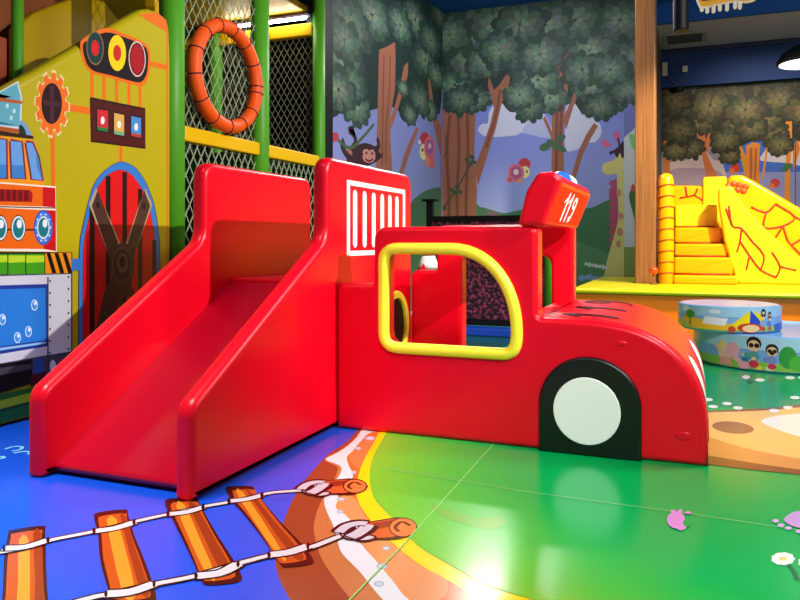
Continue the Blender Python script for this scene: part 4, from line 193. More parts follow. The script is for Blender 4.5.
  (240,244,236,[0.429,3.118,0.426,3.106,0.421,3.094,0.413,3.083,0.405,3.075,0.396,3.069,0.388,3.068,0.381,3.07,0.376,3.076,0.374,3.085,0.374,3.096,0.376,3.109,0.382,3.121,0.389,3.132,0.397,3.141,0.406,3.147,0.415,3.148,0.422,3.146,0.427,3.139,0.429,3.13]),
  (246,214,130,[0.415,3.113,0.414,3.106,0.411,3.1,0.407,3.094,0.403,3.09,0.399,3.087,0.395,3.087,0.391,3.088,0.389,3.091,0.387,3.096,0.387,3.102,0.389,3.108,0.392,3.115,0.395,3.121,0.4,3.125,0.404,3.128,0.408,3.129,0.412,3.127,0.414,3.124,0.415,3.119]),
 ],
 'panel': [
  (236,110,16,[4.707,3.02,4.836,3.078,4.933,3.102,5.032,3.071,5.084,3,5.103,2.749,5.103,-0.332,5.039,-0.317,5.039,2.903,5.032,2.97,4.957,2.983]),
  (236,110,16,[4.226,2.455,4.226,2.232,4.194,2.232,4.194,2.455]),
  (236,110,16,[4.345,2.458,4.345,2.238,4.313,2.238,4.313,2.458]),
  (236,110,16,[4.475,2.462,4.475,2.245,4.443,2.245,4.443,2.462]),
  (236,110,16,[4.61,2.474,4.61,2.252,4.578,2.252,4.578,2.474]),
  (236,110,16,[4.734,2.483,4.734,2.257,4.702,2.257,4.702,2.483]),
  (236,110,16,[4.835,2.681,5.07,2.695,5.072,2.651,4.837,2.637]),
  (236,110,16,[4.522,1.949,4.522,1.77,4.492,1.77,4.492,1.949]),
  (236,110,16,[3.965,2.179,4.209,2.187,4.211,2.137,3.967,2.129]),
  (236,110,16,[3.865,1.96,3.869,1.584,3.835,1.584,3.831,1.96]),
  (236,110,16,[4.095,2.62,4.095,2.639,4.099,2.654,4.11,2.668,4.133,2.688,4.172,2.718,4.224,2.755,4.283,2.791,4.339,2.817,4.392,2.828,4.445,2.831,4.498,2.828,4.55,2.826,4.604,2.826,4.659,2.824,4.711,2.82,4.753,2.815,4.783,2.807,4.804,2.799,4.818,2.786,4.83,2.768,4.837,2.741,4.839,2.707,4.838,2.671,4.836,2.638,4.833,2.61,4.828,2.583,4.822,2.558,4.812,2.535,4.799,2.511,4.784,2.489,4.765,2.47,4.741,2.455,4.714,2.448,4.682,2.445,4.647,2.445,4.605,2.444,4.556,2.444,4.5,2.445,4.443,2.447,4.39,2.448,4.34,2.447,4.291,2.445,4.246,2.444,4.21,2.448,4.182,2.455,4.162,2.465,4.147,2.478,4.133,2.497,4.119,2.524,4.106,2.557,4.098,2.591]),
  (24,10,16,[4.12,2.613,4.121,2.63,4.124,2.642,4.134,2.655,4.156,2.672,4.192,2.699,4.241,2.731,4.296,2.763,4.349,2.786,4.398,2.797,4.447,2.8,4.497,2.799,4.545,2.798,4.595,2.798,4.647,2.797,4.694,2.795,4.733,2.79,4.761,2.785,4.78,2.778,4.794,2.767,4.804,2.752,4.811,2.728,4.813,2.699,4.812,2.668,4.809,2.64,4.807,2.616,4.803,2.593,4.797,2.572,4.787,2.551,4.776,2.531,4.762,2.512,4.744,2.495,4.722,2.482,4.697,2.475,4.668,2.472,4.635,2.471,4.596,2.47,4.55,2.469,4.499,2.469,4.446,2.47,4.397,2.469,4.35,2.468,4.304,2.465,4.262,2.464,4.228,2.466,4.202,2.472,4.184,2.48,4.169,2.492,4.156,2.508,4.143,2.53,4.131,2.559,4.123,2.588]),
  (150,110,60,[4.325,2.663,4.323,2.63,4.316,2.597,4.303,2.567,4.286,2.542,4.266,2.524,4.244,2.515,4.222,2.514,4.201,2.521,4.183,2.537,4.169,2.559,4.159,2.587,4.155,2.618,4.157,2.651,4.164,2.683,4.176,2.712,4.193,2.737,4.212,2.755,4.234,2.766,4.256,2.768,4.277,2.761,4.296,2.746,4.311,2.724,4.321,2.696]),
  (14,58,56,[4.317,2.661,4.315,2.63,4.309,2.599,4.297,2.572,4.282,2.549,4.263,2.533,4.244,2.524,4.224,2.523,4.205,2.53,4.188,2.544,4.175,2.565,4.167,2.591,4.163,2.62,4.164,2.651,4.171,2.681,4.182,2.708,4.197,2.731,4.215,2.747,4.234,2.757,4.254,2.759,4.273,2.752,4.29,2.738,4.304,2.717,4.313,2.691]),
  (210,24,36,[4.279,2.651,4.278,2.635,4.274,2.62,4.269,2.606,4.261,2.594,4.251,2.586,4.241,2.581,4.231,2.581,4.221,2.584,4.213,2.591,4.206,2.602,4.202,2.615,4.2,2.63,4.201,2.646,4.204,2.661,4.21,2.675,4.217,2.686,4.226,2.695,4.237,2.699,4.247,2.7,4.257,2.697,4.265,2.69,4.272,2.679,4.277,2.666]),
  (245,210,10,[4.559,2.681,4.557,2.644,4.549,2.608,4.535,2.575,4.516,2.548,4.494,2.529,4.47,2.518,4.445,2.517,4.422,2.526,4.403,2.543,4.387,2.568,4.376,2.598,4.372,2.633,4.374,2.669,4.381,2.704,4.395,2.736,4.413,2.763,4.434,2.783,4.458,2.795,4.483,2.797,4.506,2.789,4.527,2.773,4.543,2.748,4.554,2.717]),
  (200,40,30,[4.507,2.668,4.506,2.651,4.502,2.635,4.496,2.62,4.487,2.607,4.477,2.599,4.467,2.594,4.455,2.593,4.445,2.597,4.436,2.605,4.429,2.616,4.424,2.63,4.422,2.646,4.423,2.662,4.426,2.678,4.432,2.693,4.441,2.705,4.45,2.714,4.461,2.719,4.472,2.72,4.483,2.717,4.492,2.709,4.5,2.698,4.505,2.684]),
  (225,190,180,[4.783,2.686,4.782,2.647,4.773,2.61,4.758,2.576,4.739,2.548,4.715,2.528,4.69,2.518,4.665,2.517,4.641,2.526,4.62,2.543,4.603,2.569,4.592,2.601,4.587,2.637,4.589,2.674,4.597,2.71,4.611,2.743,4.63,2.771,4.653,2.792,4.678,2.804,4.703,2.806,4.728,2.798,4.749,2.78,4.767,2.755,4.778,2.722]),
  (70,8,10,[4.772,2.683,4.77,2.648,4.763,2.614,4.75,2.583,4.732,2.558,4.712,2.54,4.689,2.53,4.667,2.53,4.646,2.538,4.627,2.554,4.613,2.578,4.603,2.607,4.599,2.639,4.6,2.673,4.607,2.706,4.619,2.737,4.636,2.762,4.656,2.78,4.678,2.791,4.701,2.793,4.723,2.785,4.742,2.769,4.757,2.746,4.767,2.716]),
  (170,12,22,[4.76,2.68,4.759,2.648,4.752,2.617,4.741,2.589,4.726,2.566,4.708,2.55,4.689,2.541,4.669,2.541,4.651,2.549,4.635,2.564,4.622,2.586,4.613,2.612,4.61,2.642,4.611,2.673,4.617,2.704,4.628,2.731,4.642,2.754,4.66,2.771,4.679,2.78,4.698,2.781,4.717,2.774,4.734,2.759,4.747,2.737,4.756,2.71]),
  (78,14,14,[4.195,2.259,4.776,2.275,4.776,1.957,4.2,1.941]),
  (40,6,8,[4.195,2.266,4.779,2.282,4.78,1.951,4.197,1.934,4.188,2.259,4.202,2.259,4.203,1.948,4.772,1.963,4.773,2.268,4.195,2.252]),
  (24,8,10,[4.258,2.203,4.382,2.201,4.382,2.023,4.247,2.022,4.244,2.188,4.274,2.188,4.271,2.04,4.358,2.041,4.358,2.183,4.26,2.173]),
  (206,40,50,[4.259,2.188,4.37,2.192,4.37,2.032,4.259,2.031]),
  (40,120,60,[4.259,2.057,4.37,2.058,4.37,2.032,4.259,2.031]),
  (245,235,225,[4.334,2.114,4.33,2.095,4.32,2.083,4.308,2.081,4.297,2.091,4.294,2.108,4.297,2.126,4.308,2.139,4.32,2.14,4.33,2.131]),
  (24,8,10,[4.432,2.202,4.552,2.196,4.552,2.016,4.419,2.017,4.417,2.187,4.447,2.187,4.445,2.033,4.526,2.032,4.526,2.18,4.432,2.172]),
  (220,170,80,[4.432,2.187,4.539,2.188,4.539,2.024,4.432,2.025]),
  (120,170,130,[4.432,2.052,4.539,2.051,4.539,2.024,4.432,2.025]),
  (245,235,225,[4.507,2.109,4.503,2.09,4.492,2.077,4.479,2.075,4.468,2.085,4.464,2.103,4.468,2.121,4.479,2.134,4.492,2.136,4.503,2.127]),
  (24,8,10,[4.616,2.208,4.742,2.203,4.742,2.024,4.604,2.025,4.601,2.193,4.631,2.193,4.628,2.043,4.718,2.042,4.718,2.185,4.616,2.178]),
  (70,140,210,[4.616,2.193,4.73,2.194,4.73,2.033,4.616,2.034]),
  (190,60,50,[4.616,2.06,4.73,2.06,4.73,2.033,4.616,2.034]),
  (245,235,225,[4.695,2.117,4.691,2.097,4.68,2.084,4.666,2.082,4.654,2.092,4.65,2.11,4.654,2.129,4.666,2.143,4.68,2.145,4.691,2.135]),
  (240,215,150,[3.97,2.195,4.003,2.189,3.999,2.125,3.965,2.118,3.959,2.094,3.984,2.063,3.959,2.008,3.929,2.027,3.917,2.01,3.926,1.963,3.889,1.932,3.871,1.972,3.856,1.967,3.848,1.917,3.809,1.918,3.807,1.967,3.793,1.974,3.771,1.935,3.74,1.966,3.754,2.011,3.745,2.028,3.715,2.01,3.699,2.062,3.725,2.092,3.723,2.115,3.693,2.121,3.697,2.181,3.728,2.189,3.733,2.211,3.711,2.241,3.733,2.294,3.761,2.277,3.772,2.294,3.763,2.339,3.799,2.372,3.816,2.334,3.831,2.341,3.839,2.391,3.879,2.393,3.881,2.343,3.895,2.338,3.918,2.379,3.952,2.349,3.936,2.301,3.946,2.285,3.979,2.305,3.996,2.251,3.967,2.218]),
  (240,112,24,[3.96,2.192,3.991,2.186,3.987,2.127,3.955,2.12,3.95,2.099,3.973,2.07,3.95,2.019,3.923,2.037,3.911,2.021,3.92,1.978,3.885,1.949,3.869,1.986,3.855,1.981,3.848,1.935,3.811,1.936,3.81,1.981,3.797,1.987,3.777,1.951,3.747,1.98,3.761,2.022,3.752,2.037,3.725,2.02,3.71,2.069,3.734,2.097,3.732,2.117,3.704,2.123,3.708,2.179,3.736,2.186,3.741,2.207,3.72,2.234,3.741,2.284,3.767,2.268,3.778,2.283,3.769,2.325,3.803,2.355,3.818,2.32,3.832,2.326,3.839,2.373,3.876,2.375,3.878,2.329,3.891,2.324,3.912,2.362,3.943,2.334,3.929,2.29,3.938,2.275,3.968,2.294,3.984,2.243,3.958,2.213]),
  (36,8,16,[3.929,2.172,3.927,2.14,3.92,2.108,3.909,2.079,3.895,2.054,3.878,2.034,3.859,2.021,3.839,2.014,3.82,2.015,3.801,2.022,3.785,2.037,3.771,2.057,3.761,2.082,3.755,2.111,3.753,2.142,3.755,2.173,3.761,2.204,3.771,2.233,3.785,2.258,3.801,2.278,3.82,2.292,3.839,2.299,3.859,2.3,3.878,2.293,3.895,2.279,3.909,2.259,3.92,2.234,3.927,2.204]),
  (74,30,44,[3.86,2.279,3.86,2.028,3.825,2.028,3.825,2.279]),
  (74,30,44,[3.767,2.172,3.917,2.177,3.919,2.143,3.769,2.138]),
  (30,30,60,[4.077,-0.254,4.075,0.549,4.076,0.66,4.076,0.82,4.078,0.988,4.082,1.119,4.089,1.198,4.099,1.249,4.111,1.291,4.125,1.339,4.142,1.401,4.163,1.466,4.184,1.528,4.204,1.58,4.221,1.616,4.238,1.641,4.255,1.662,4.274,1.682,4.295,1.704,4.317,1.723,4.341,1.742,4.367,1.759,4.397,1.777,4.429,1.794,4.463,1.808,4.495,1.818,4.527,1.821,4.559,1.819,4.59,1.813,4.618,1.806,4.643,1.798,4.666,1.788,4.688,1.775,4.711,1.758,4.734,1.737,4.759,1.712,4.783,1.683,4.806,1.652,4.829,1.617,4.851,1.578,4.873,1.536,4.891,1.491,4.907,1.441,4.921,1.387,4.932,1.331,4.941,1.275,4.949,1.225,4.954,1.18,4.957,1.123,4.96,1.039,4.963,0.902,4.965,0.729,4.966,0.563,4.967,0.448,4.967,-0.479]),
  (52,124,206,[4.085,-0.247,4.084,0.553,4.084,0.663,4.084,0.823,4.086,0.99,4.09,1.12,4.097,1.199,4.107,1.25,4.119,1.291,4.133,1.339,4.149,1.401,4.169,1.466,4.19,1.528,4.21,1.579,4.227,1.615,4.243,1.64,4.26,1.66,4.279,1.681,4.299,1.702,4.321,1.722,4.344,1.74,4.37,1.757,4.399,1.774,4.431,1.791,4.464,1.806,4.496,1.815,4.527,1.818,4.558,1.816,4.588,1.811,4.616,1.803,4.641,1.795,4.663,1.786,4.685,1.773,4.707,1.756,4.73,1.735,4.754,1.71,4.777,1.681,4.8,1.65,4.822,1.615,4.845,1.576,4.865,1.535,4.884,1.49,4.899,1.44,4.912,1.387,4.923,1.331,4.933,1.275,4.94,1.226,4.944,1.181,4.948,1.125,4.951,1.041,4.954,0.906,4.955,0.733,4.956,0.569,4.957,0.455,4.957,-0.466]),
  (16,6,10,[4.119,-0.261,4.117,0.546,4.117,0.657,4.117,0.819,4.118,0.987,4.122,1.119,4.13,1.199,4.14,1.251,4.152,1.293,4.167,1.34,4.184,1.399,4.205,1.461,4.226,1.519,4.246,1.567,4.264,1.601,4.281,1.625,4.298,1.644,4.316,1.663,4.336,1.681,4.356,1.697,4.378,1.711,4.399,1.723,4.422,1.734,4.447,1.743,4.471,1.751,4.496,1.755,4.521,1.755,4.546,1.752,4.571,1.747,4.595,1.74,4.616,1.731,4.635,1.721,4.654,1.707,4.674,1.69,4.697,1.668,4.721,1.643,4.746,1.614,4.768,1.583,4.788,1.551,4.806,1.517,4.824,1.48,4.84,1.439,4.854,1.393,4.867,1.343,4.879,1.292,4.888,1.241,4.896,1.2,4.902,1.165,4.907,1.118,4.91,1.041,4.914,0.908,4.916,0.736,4.918,0.57,4.919,0.456,4.919,-0.464]),
  (226,10,22,[4.123,-0.256,4.121,0.549,4.121,0.66,4.121,0.821,4.123,0.988,4.127,1.119,4.134,1.199,4.144,1.251,4.157,1.293,4.171,1.34,4.188,1.399,4.208,1.461,4.229,1.519,4.249,1.566,4.267,1.6,4.284,1.624,4.301,1.643,4.319,1.661,4.338,1.68,4.358,1.695,4.379,1.709,4.401,1.721,4.424,1.732,4.447,1.742,4.472,1.749,4.496,1.753,4.521,1.753,4.546,1.751,4.571,1.745,4.594,1.738,4.615,1.729,4.634,1.719,4.652,1.706,4.673,1.689,4.695,1.667,4.719,1.641,4.743,1.613,4.765,1.582,4.784,1.55,4.803,1.516,4.82,1.479,4.836,1.438,4.85,1.393,4.863,1.343,4.874,1.292,4.884,1.241,4.891,1.201,4.897,1.166,4.902,1.119,4.906,1.042,4.909,0.91,4.911,0.739,4.913,0.573,4.914,0.46,4.914,-0.455]),
  (22,6,8,[4.235,1.482,4.235,-0.278,4.185,-0.278,4.185,1.482]),
  (22,6,8,[4.395,1.696,4.395,-0.318,4.345,-0.318,4.345,1.696]),
  (22,6,8,[4.57,1.742,4.57,-0.362,4.52,-0.362,4.52,1.742]),
  (22,6,8,[4.743,1.62,4.743,-0.406,4.693,-0.406,4.693,1.62]),
  (22,6,8,[4.909,1.208,4.909,-0.447,4.859,-0.447,4.859,1.208]),
  (190,160,120,[4.248,1.599,4.498,1.179,4.435,1.073,4.398,1.057,4.179,1.469]),
  (190,160,120,[4.776,1.632,4.86,1.498,4.641,1.066,4.536,1.134]),
  (190,160,120,[4.453,0.991,4.329,0.814,4.229,0.5,4.114,0.243,4.21,0.212,4.349,0.485,4.496,0.74,4.561,0.987]),
  (190,160,120,[4.475,0.758,4.517,0.755,4.718,0.401,4.933,0.041,4.836,0.025,4.583,0.45]),
  (190,160,120,[4.475,1.177,4.498,1.184,4.524,1.186,4.549,1.184,4.572,1.176,4.592,1.163,4.611,1.143,4.627,1.121,4.639,1.096,4.646,1.071,4.651,1.044,4.652,1.015,4.65,0.984,4.643,0.952,4.63,0.916,4.619,0.882,4.616,0.851,4.629,0.821,4.652,0.792,4.671,0.767,4.673,0.751,4.648,0.748,4.607,0.754,4.56,0.764,4.517,0.77,4.475,0.77,4.431,0.767,4.393,0.766,4.37,0.773,4.369,0.79,4.383,0.813,4.401,0.841,4.411,0.87,4.41,0.899,4.403,0.931,4.395,0.963,4.39,0.993,4.389,1.022,4.39,1.05,4.393,1.076,4.401,1.1,4.414,1.123,4.432,1.145,4.453,1.164]),
  (74,48,38,[4.264,1.582,4.475,1.184,4.422,1.085,4.39,1.07,4.205,1.46]),
  (74,48,38,[4.765,1.615,4.836,1.488,4.65,1.08,4.561,1.145]),
  (74,48,38,[4.453,0.991,4.329,0.814,4.229,0.5,4.114,0.243,4.21,0.212,4.349,0.485,4.496,0.74,4.561,0.987]),
  (74,48,38,[4.475,0.758,4.517,0.755,4.718,0.401,4.933,0.041,4.836,0.025,4.583,0.45]),
  (74,48,38,[4.475,1.177,4.498,1.184,4.524,1.186,4.549,1.184,4.572,1.176,4.592,1.163,4.611,1.143,4.627,1.121,4.639,1.096,4.646,1.071,4.651,1.044,4.652,1.015,4.65,0.984,4.643,0.952,4.63,0.916,4.619,0.882,4.616,0.851,4.629,0.821,4.652,0.792,4.671,0.767,4.673,0.751,4.648,0.748,4.607,0.754,4.56,0.764,4.517,0.77,4.475,0.77,4.431,0.767,4.393,0.766,4.37,0.773,4.369,0.79,4.383,0.813,4.401,0.841,4.411,0.87,4.41,0.899,4.403,0.931,4.395,0.963,4.39,0.993,4.389,1.022,4.39,1.05,4.393,1.076,4.401,1.1,4.414,1.123,4.432,1.145,4.453,1.164]),
  (96,70,60,[4.633,1.009,4.628,0.969,4.614,0.932,4.593,0.903,4.565,0.882,4.534,0.872,4.501,0.874,4.471,0.887,4.444,0.91,4.423,0.94,4.411,0.977,4.406,1.016,4.411,1.055,4.423,1.09,4.444,1.12,4.471,1.141,4.501,1.152,4.534,1.152,4.565,1.14,4.593,1.118,4.614,1.087,4.628,1.049]),
  (60,40,34,[4.616,1.009,4.612,0.974,4.6,0.941,4.582,0.915,4.558,0.897,4.531,0.888,4.504,0.889,4.477,0.901,4.454,0.921,4.437,0.948,4.426,0.981,4.422,1.015,4.426,1.05,4.437,1.082,4.454,1.108,4.477,1.127,4.504,1.136,4.531,1.136,4.558,1.126,4.582,1.106,4.6,1.078,4.612,1.045]),
  (104,78,66,[4.583,1.026,4.58,1.002,4.57,0.98,4.556,0.963,4.538,0.953,4.517,0.95,4.498,0.955,4.48,0.966,4.465,0.984,4.456,1.006,4.453,1.03,4.456,1.054,4.465,1.075,4.48,1.092,4.498,1.103,4.517,1.106,4.538,1.102,4.556,1.091,4.57,1.073,4.58,1.051]),
  (24,12,10,[4.548,1.035,4.546,1.017,4.539,1.002,4.529,0.992,4.517,0.989,4.506,0.993,4.496,1.003,4.49,1.019,4.487,1.037,4.49,1.054,4.496,1.069,4.506,1.079,4.517,1.083,4.529,1.079,4.539,1.069,4.546,1.053]),
  (30,18,16,[4.284,1.471,4.28,1.455,4.27,1.445,4.258,1.445,4.248,1.454,4.244,1.469,4.248,1.484,4.258,1.494,4.27,1.495,4.28,1.486]),
  (30,18,16,[4.782,1.485,4.778,1.468,4.766,1.457,4.752,1.457,4.74,1.467,4.736,1.483,4.74,1.5,4.752,1.511,4.766,1.512,4.778,1.502]),
  (214,222,224,[3.026,1.87,3.026,1.941,3.431,2.166,3.567,2.258,3.598,2.158,3.59,1.937,3.026,1.906]),
  (96,172,190,[3.026,1.894,3.026,1.935,3.431,2.157,3.559,2.243,3.586,2.156,3.578,1.956,3.026,1.917]),
  (22,110,120,[3.026,1.965,3.431,2.147,3.521,2.144,3.431,2.115,3.026,2.012]),
  (22,110,120,[3.026,1.941,3.431,1.967,3.567,1.964,3.026,1.923]),
  (180,90,40,[3.026,2.107,3.431,2.124,3.598,2.131,3.598,2.111,3.431,2.099,3.026,2.072]),
  (190,225,230,[3.495,2.081,3.493,2.071,3.487,2.064,3.479,2.063,3.473,2.068,3.471,2.076,3.473,2.086,3.479,2.093,3.487,2.094,3.493,2.089]),
  (190,225,230,[3.548,2.057,3.546,2.047,3.54,2.04,3.532,2.039,3.526,2.044,3.524,2.053,3.526,2.062,3.532,2.069,3.54,2.07,3.546,2.066]),
  (190,225,230,[3.525,2.007,3.523,1.997,3.517,1.991,3.509,1.99,3.503,1.994,3.501,2.003,3.503,2.013,3.509,2.019,3.517,2.021,3.523,2.016]),
  (120,160,200,[3.582,1.996,3.591,2.002,3.604,2,3.617,1.993,3.629,1.983,3.643,1.967,3.658,1.945,3.669,1.923,3.669,1.908,3.652,1.899,3.623,1.894,3.594,1.895,3.574,1.902,3.568,1.921,3.57,1.949,3.575,1.978]),
  (6,50,40,[3.578,1.969,3.585,1.972,3.595,1.97,3.605,1.963,3.614,1.954,3.621,1.941,3.627,1.924,3.631,1.908,3.629,1.896,3.619,1.89,3.603,1.887,3.586,1.889,3.574,1.895,3.571,1.911,3.571,1.933,3.574,1.955]),
  (176,84,34,[3.026,1.929,3.574,1.942,3.574,1.915,3.026,1.894]),
  (56,12,8,[3.026,1.894,3.431,1.909,3.689,1.911,3.685,1.89,3.431,1.88,3.026,1.858]),
  (246,150,20,[3.026,1.858,3.134,1.887,3.294,1.883,3.431,1.876,3.504,1.878,3.546,1.877,3.582,1.877,3.625,1.881,3.663,1.885,3.694,1.877,3.713,1.852,3.723,1.813,3.734,1.766,3.757,1.703,3.78,1.631,3.776,1.578,3.744,1.561,3.687,1.564,3.582,1.565,3.391,1.543,3.172,1.52,3.026,1.538,2.976,1.63,2.98,1.761]),
  (120,40,60,[3.359,1.869,3.486,1.862,3.49,1.603,3.345,1.594,3.344,1.854,3.374,1.854,3.373,1.606,3.462,1.615,3.458,1.85,3.359,1.839]),
  (106,160,224,[3.359,1.854,3.472,1.856,3.476,1.609,3.359,1.6]),
  (60,130,200,[3.359,1.689,3.474,1.696,3.476,1.609,3.359,1.6]),
  (120,40,60,[3.508,1.869,3.604,1.864,3.632,1.613,3.507,1.607,3.494,1.853,3.524,1.855,3.535,1.619,3.604,1.621,3.576,1.852,3.51,1.839]),
  (106,160,224,[3.509,1.854,3.59,1.858,3.618,1.617,3.521,1.613]),
  (60,130,200,[3.517,1.697,3.608,1.702,3.618,1.617,3.521,1.613]),
  (120,40,60,[3.628,1.874,3.687,1.873,3.74,1.771,3.773,1.613,3.664,1.612,3.614,1.856,3.644,1.862,3.69,1.626,3.745,1.623,3.712,1.761,3.667,1.851,3.63,1.844]),
  (106,160,224,[3.629,1.859,3.677,1.862,3.726,1.766,3.759,1.618,3.677,1.619]),
  (60,130,200,[3.713,1.704,3.709,1.799,3.726,1.766,3.759,1.618]),
  (248,236,214,[3.026,1.574,3.431,1.58,3.874,1.582,3.883,1.123,3.026,1.147]),
  (238,104,12,[3.026,1.562,3.431,1.57,3.763,1.571,3.763,1.437,3.026,1.419]),
  (206,14,26,[3.763,1.571,3.87,1.571,3.872,1.434,3.763,1.437]),
  (238,104,12,[3.026,1.405,3.431,1.413,3.768,1.413,3.772,1.145,3.026,1.158]),
  (206,14,26,[3.768,1.413,3.874,1.414,3.876,1.13,3.772,1.145]),
  (20,10,30,[3.026,1.416,3.878,1.434,3.878,1.427,3.026,1.409]),
  (170,20,20,[3.026,1.52,3.661,1.543,3.681,1.518,3.677,1.463,3.026,1.443]),
  (110,8,12,[3.461,1.529,3.461,1.458,3.431,1.458,3.431,1.529]),
  (110,8,12,[3.506,1.532,3.506,1.461,3.476,1.461,3.476,1.532]),
  (110,8,12,[3.551,1.535,3.551,1.463,3.521,1.463,3.521,1.535]),
  (110,8,12,[3.597,1.538,3.597,1.465,3.567,1.465,3.567,1.538]),
  (110,8,12,[3.644,1.541,3.644,1.468,3.614,1.468,3.614,1.541]),
  (60,30,20,[3.288,1.281,3.743,1.281,3.743,1.269,3.288,1.269]),
  (60,30,20,[3.486,1.285,3.484,1.261,3.477,1.239,3.467,1.221,3.454,1.208,3.439,1.201,3.423,1.201,3.409,1.208,3.396,1.22,3.386,1.238,3.38,1.26,3.377,1.283,3.38,1.306,3.386,1.328,3.396,1.346,3.409,1.359,3.423,1.366,3.439,1.367,3.454,1.361,3.467,1.348,3.477,1.33,3.484,1.308]),
  (220,235,235,[3.482,1.285,3.479,1.263,3.473,1.242,3.464,1.225,3.452,1.213,3.438,1.207,3.424,1.207,3.41,1.213,3.399,1.225,3.389,1.242,3.384,1.261,3.382,1.283,3.384,1.305,3.389,1.325,3.399,1.341,3.41,1.353,3.424,1.36,3.438,1.36,3.452,1.355,3.464,1.343,3.473,1.327,3.479,1.307]),
  (12,122,130,[3.471,1.284,3.469,1.266,3.465,1.249,3.457,1.235,3.448,1.225,3.437,1.22,3.425,1.22,3.415,1.225,3.405,1.235,3.398,1.249,3.393,1.265,3.392,1.283,3.393,1.301,3.398,1.318,3.405,1.332,3.415,1.342,3.425,1.347,3.437,1.348,3.448,1.343,3.457,1.333,3.465,1.319,3.469,1.303]),
  (235,245,245,[3.458,1.31,3.455,1.295,3.448,1.285,3.438,1.281,3.429,1.284,3.422,1.295,3.419,1.309,3.422,1.324,3.429,1.335,3.438,1.339,3.448,1.335,3.455,1.325]),
  (60,30,20,[3.625,1.287,3.622,1.262,3.615,1.24,3.604,1.221,3.591,1.208,3.575,1.201,3.559,1.201,3.543,1.208,3.53,1.221,3.519,1.239,3.512,1.261,3.51,1.285,3.512,1.309,3.519,1.331,3.53,1.35,3.543,1.363,3.559,1.371,3.575,1.371,3.591,1.365,3.604,1.352,3.615,1.334,3.622,1.311]),
  (220,235,235,[3.62,1.287,3.618,1.264,3.611,1.243,3.601,1.226,3.589,1.214,3.574,1.207,3.559,1.207,3.545,1.214,3.533,1.226,3.523,1.243,3.517,1.263,3.515,1.285,3.517,1.307,3.523,1.328,3.533,1.345,3.545,1.358,3.559,1.364,3.574,1.365,3.589,1.359,3.601,1.347,3.611,1.33,3.618,1.309]),
  (12,122,130,[3.609,1.287,3.607,1.268,3.602,1.251,3.594,1.236,3.584,1.226,3.573,1.221,3.561,1.22,3.549,1.226,3.54,1.236,3.532,1.25,3.527,1.267,3.525,1.285,3.527,1.304,3.532,1.321,3.54,1.335,3.549,1.346,3.561,1.351,3.573,1.352,3.584,1.347,3.594,1.337,3.602,1.323,3.607,1.305]),
  (235,245,245,[3.595,1.313,3.592,1.298,3.585,1.287,3.574,1.283,3.564,1.287,3.557,1.297,3.554,1.312,3.557,1.327,3.564,1.338,3.574,1.342,3.585,1.339,3.592,1.328]),
  (40,90,190,[3.847,1.294,3.845,1.265,3.838,1.237,3.827,1.213,3.812,1.194,3.795,1.18,3.777,1.173,3.758,1.173,3.74,1.18,3.723,1.194,3.709,1.213,3.699,1.236,3.692,1.263,3.69,1.291,3.692,1.32,3.699,1.347,3.709,1.371,3.723,1.39,3.74,1.404,3.758,1.412,3.777,1.412,3.795,1.406,3.812,1.393,3.827,1.374,3.838,1.35,3.845,1.323]),
  (70,130,220,[3.837,1.294,3.835,1.268,3.829,1.243,3.819,1.222,3.807,1.205,3.792,1.193,3.776,1.186,3.759,1.186,3.743,1.193,3.729,1.205,3.717,1.221,3.708,1.242,3.702,1.266,3.7,1.292,3.702,1.317,3.708,1.341,3.717,1.362,3.729,1.38,3.743,1.392,3.759,1.399,3.776,1.399,3.792,1.394,3.807,1.382,3.819,1.365,3.829,1.344,3.835,1.32]),
  (220,235,235,[3.82,1.294,3.818,1.271,3.811,1.251,3.802,1.234,3.789,1.222,3.775,1.215,3.76,1.215,3.746,1.221,3.734,1.233,3.724,1.25,3.718,1.27,3.716,1.292,3.718,1.314,3.724,1.334,3.734,1.351,3.746,1.363,3.76,1.37,3.775,1.37,3.789,1.365,3.802,1.353,3.811,1.336,3.818,1.316]),
  (12,122,130,[3.811,1.293,3.809,1.274,3.804,1.257,3.796,1.242,3.786,1.232,3.774,1.226,3.761,1.226,3.75,1.231,3.739,1.242,3.731,1.256,3.726,1.273,3.725,1.292,3.726,1.311,3.731,1.328,3.739,1.343,3.75,1.353,3.761,1.359,3.774,1.36,3.786,1.354,3.796,1.344,3.804,1.33,3.809,1.313]),
  (235,245,245,[3.8,1.321,3.798,1.306,3.79,1.296,3.78,1.292,3.77,1.295,3.763,1.306,3.76,1.32,3.763,1.334,3.77,1.345,3.78,1.349,3.79,1.346,3.798,1.335]),
  (230,240,250,[3.836,1.294,3.834,1.288,3.83,1.286,3.826,1.288,3.824,1.294,3.826,1.299,3.83,1.301,3.834,1.299]),
  (230,240,250,[3.824,1.238,3.822,1.233,3.818,1.231,3.814,1.233,3.812,1.238,3.814,1.244,3.818,1.246,3.822,1.244]),
  (230,240,250,[3.793,1.204,3.791,1.199,3.787,1.196,3.783,1.199,3.781,1.204,3.783,1.209,3.787,1.211,3.791,1.209]),
  (230,240,250,[3.754,1.204,3.753,1.199,3.749,1.196,3.744,1.199,3.743,1.204,3.744,1.209,3.749,1.211,3.753,1.209]),
  (230,240,250,[3.724,1.238,3.722,1.232,3.718,1.23,3.714,1.232,3.712,1.237,3.714,1.243,3.718,1.245,3.722,1.243]),
  (230,240,250,[3.712,1.292,3.711,1.286,3.707,1.284,3.702,1.286,3.701,1.292,3.702,1.297,3.707,1.299,3.711,1.297]),
  (230,240,250,[3.724,1.346,3.722,1.341,3.718,1.339,3.714,1.341,3.712,1.346,3.714,1.351,3.718,1.354,3.722,1.352]),
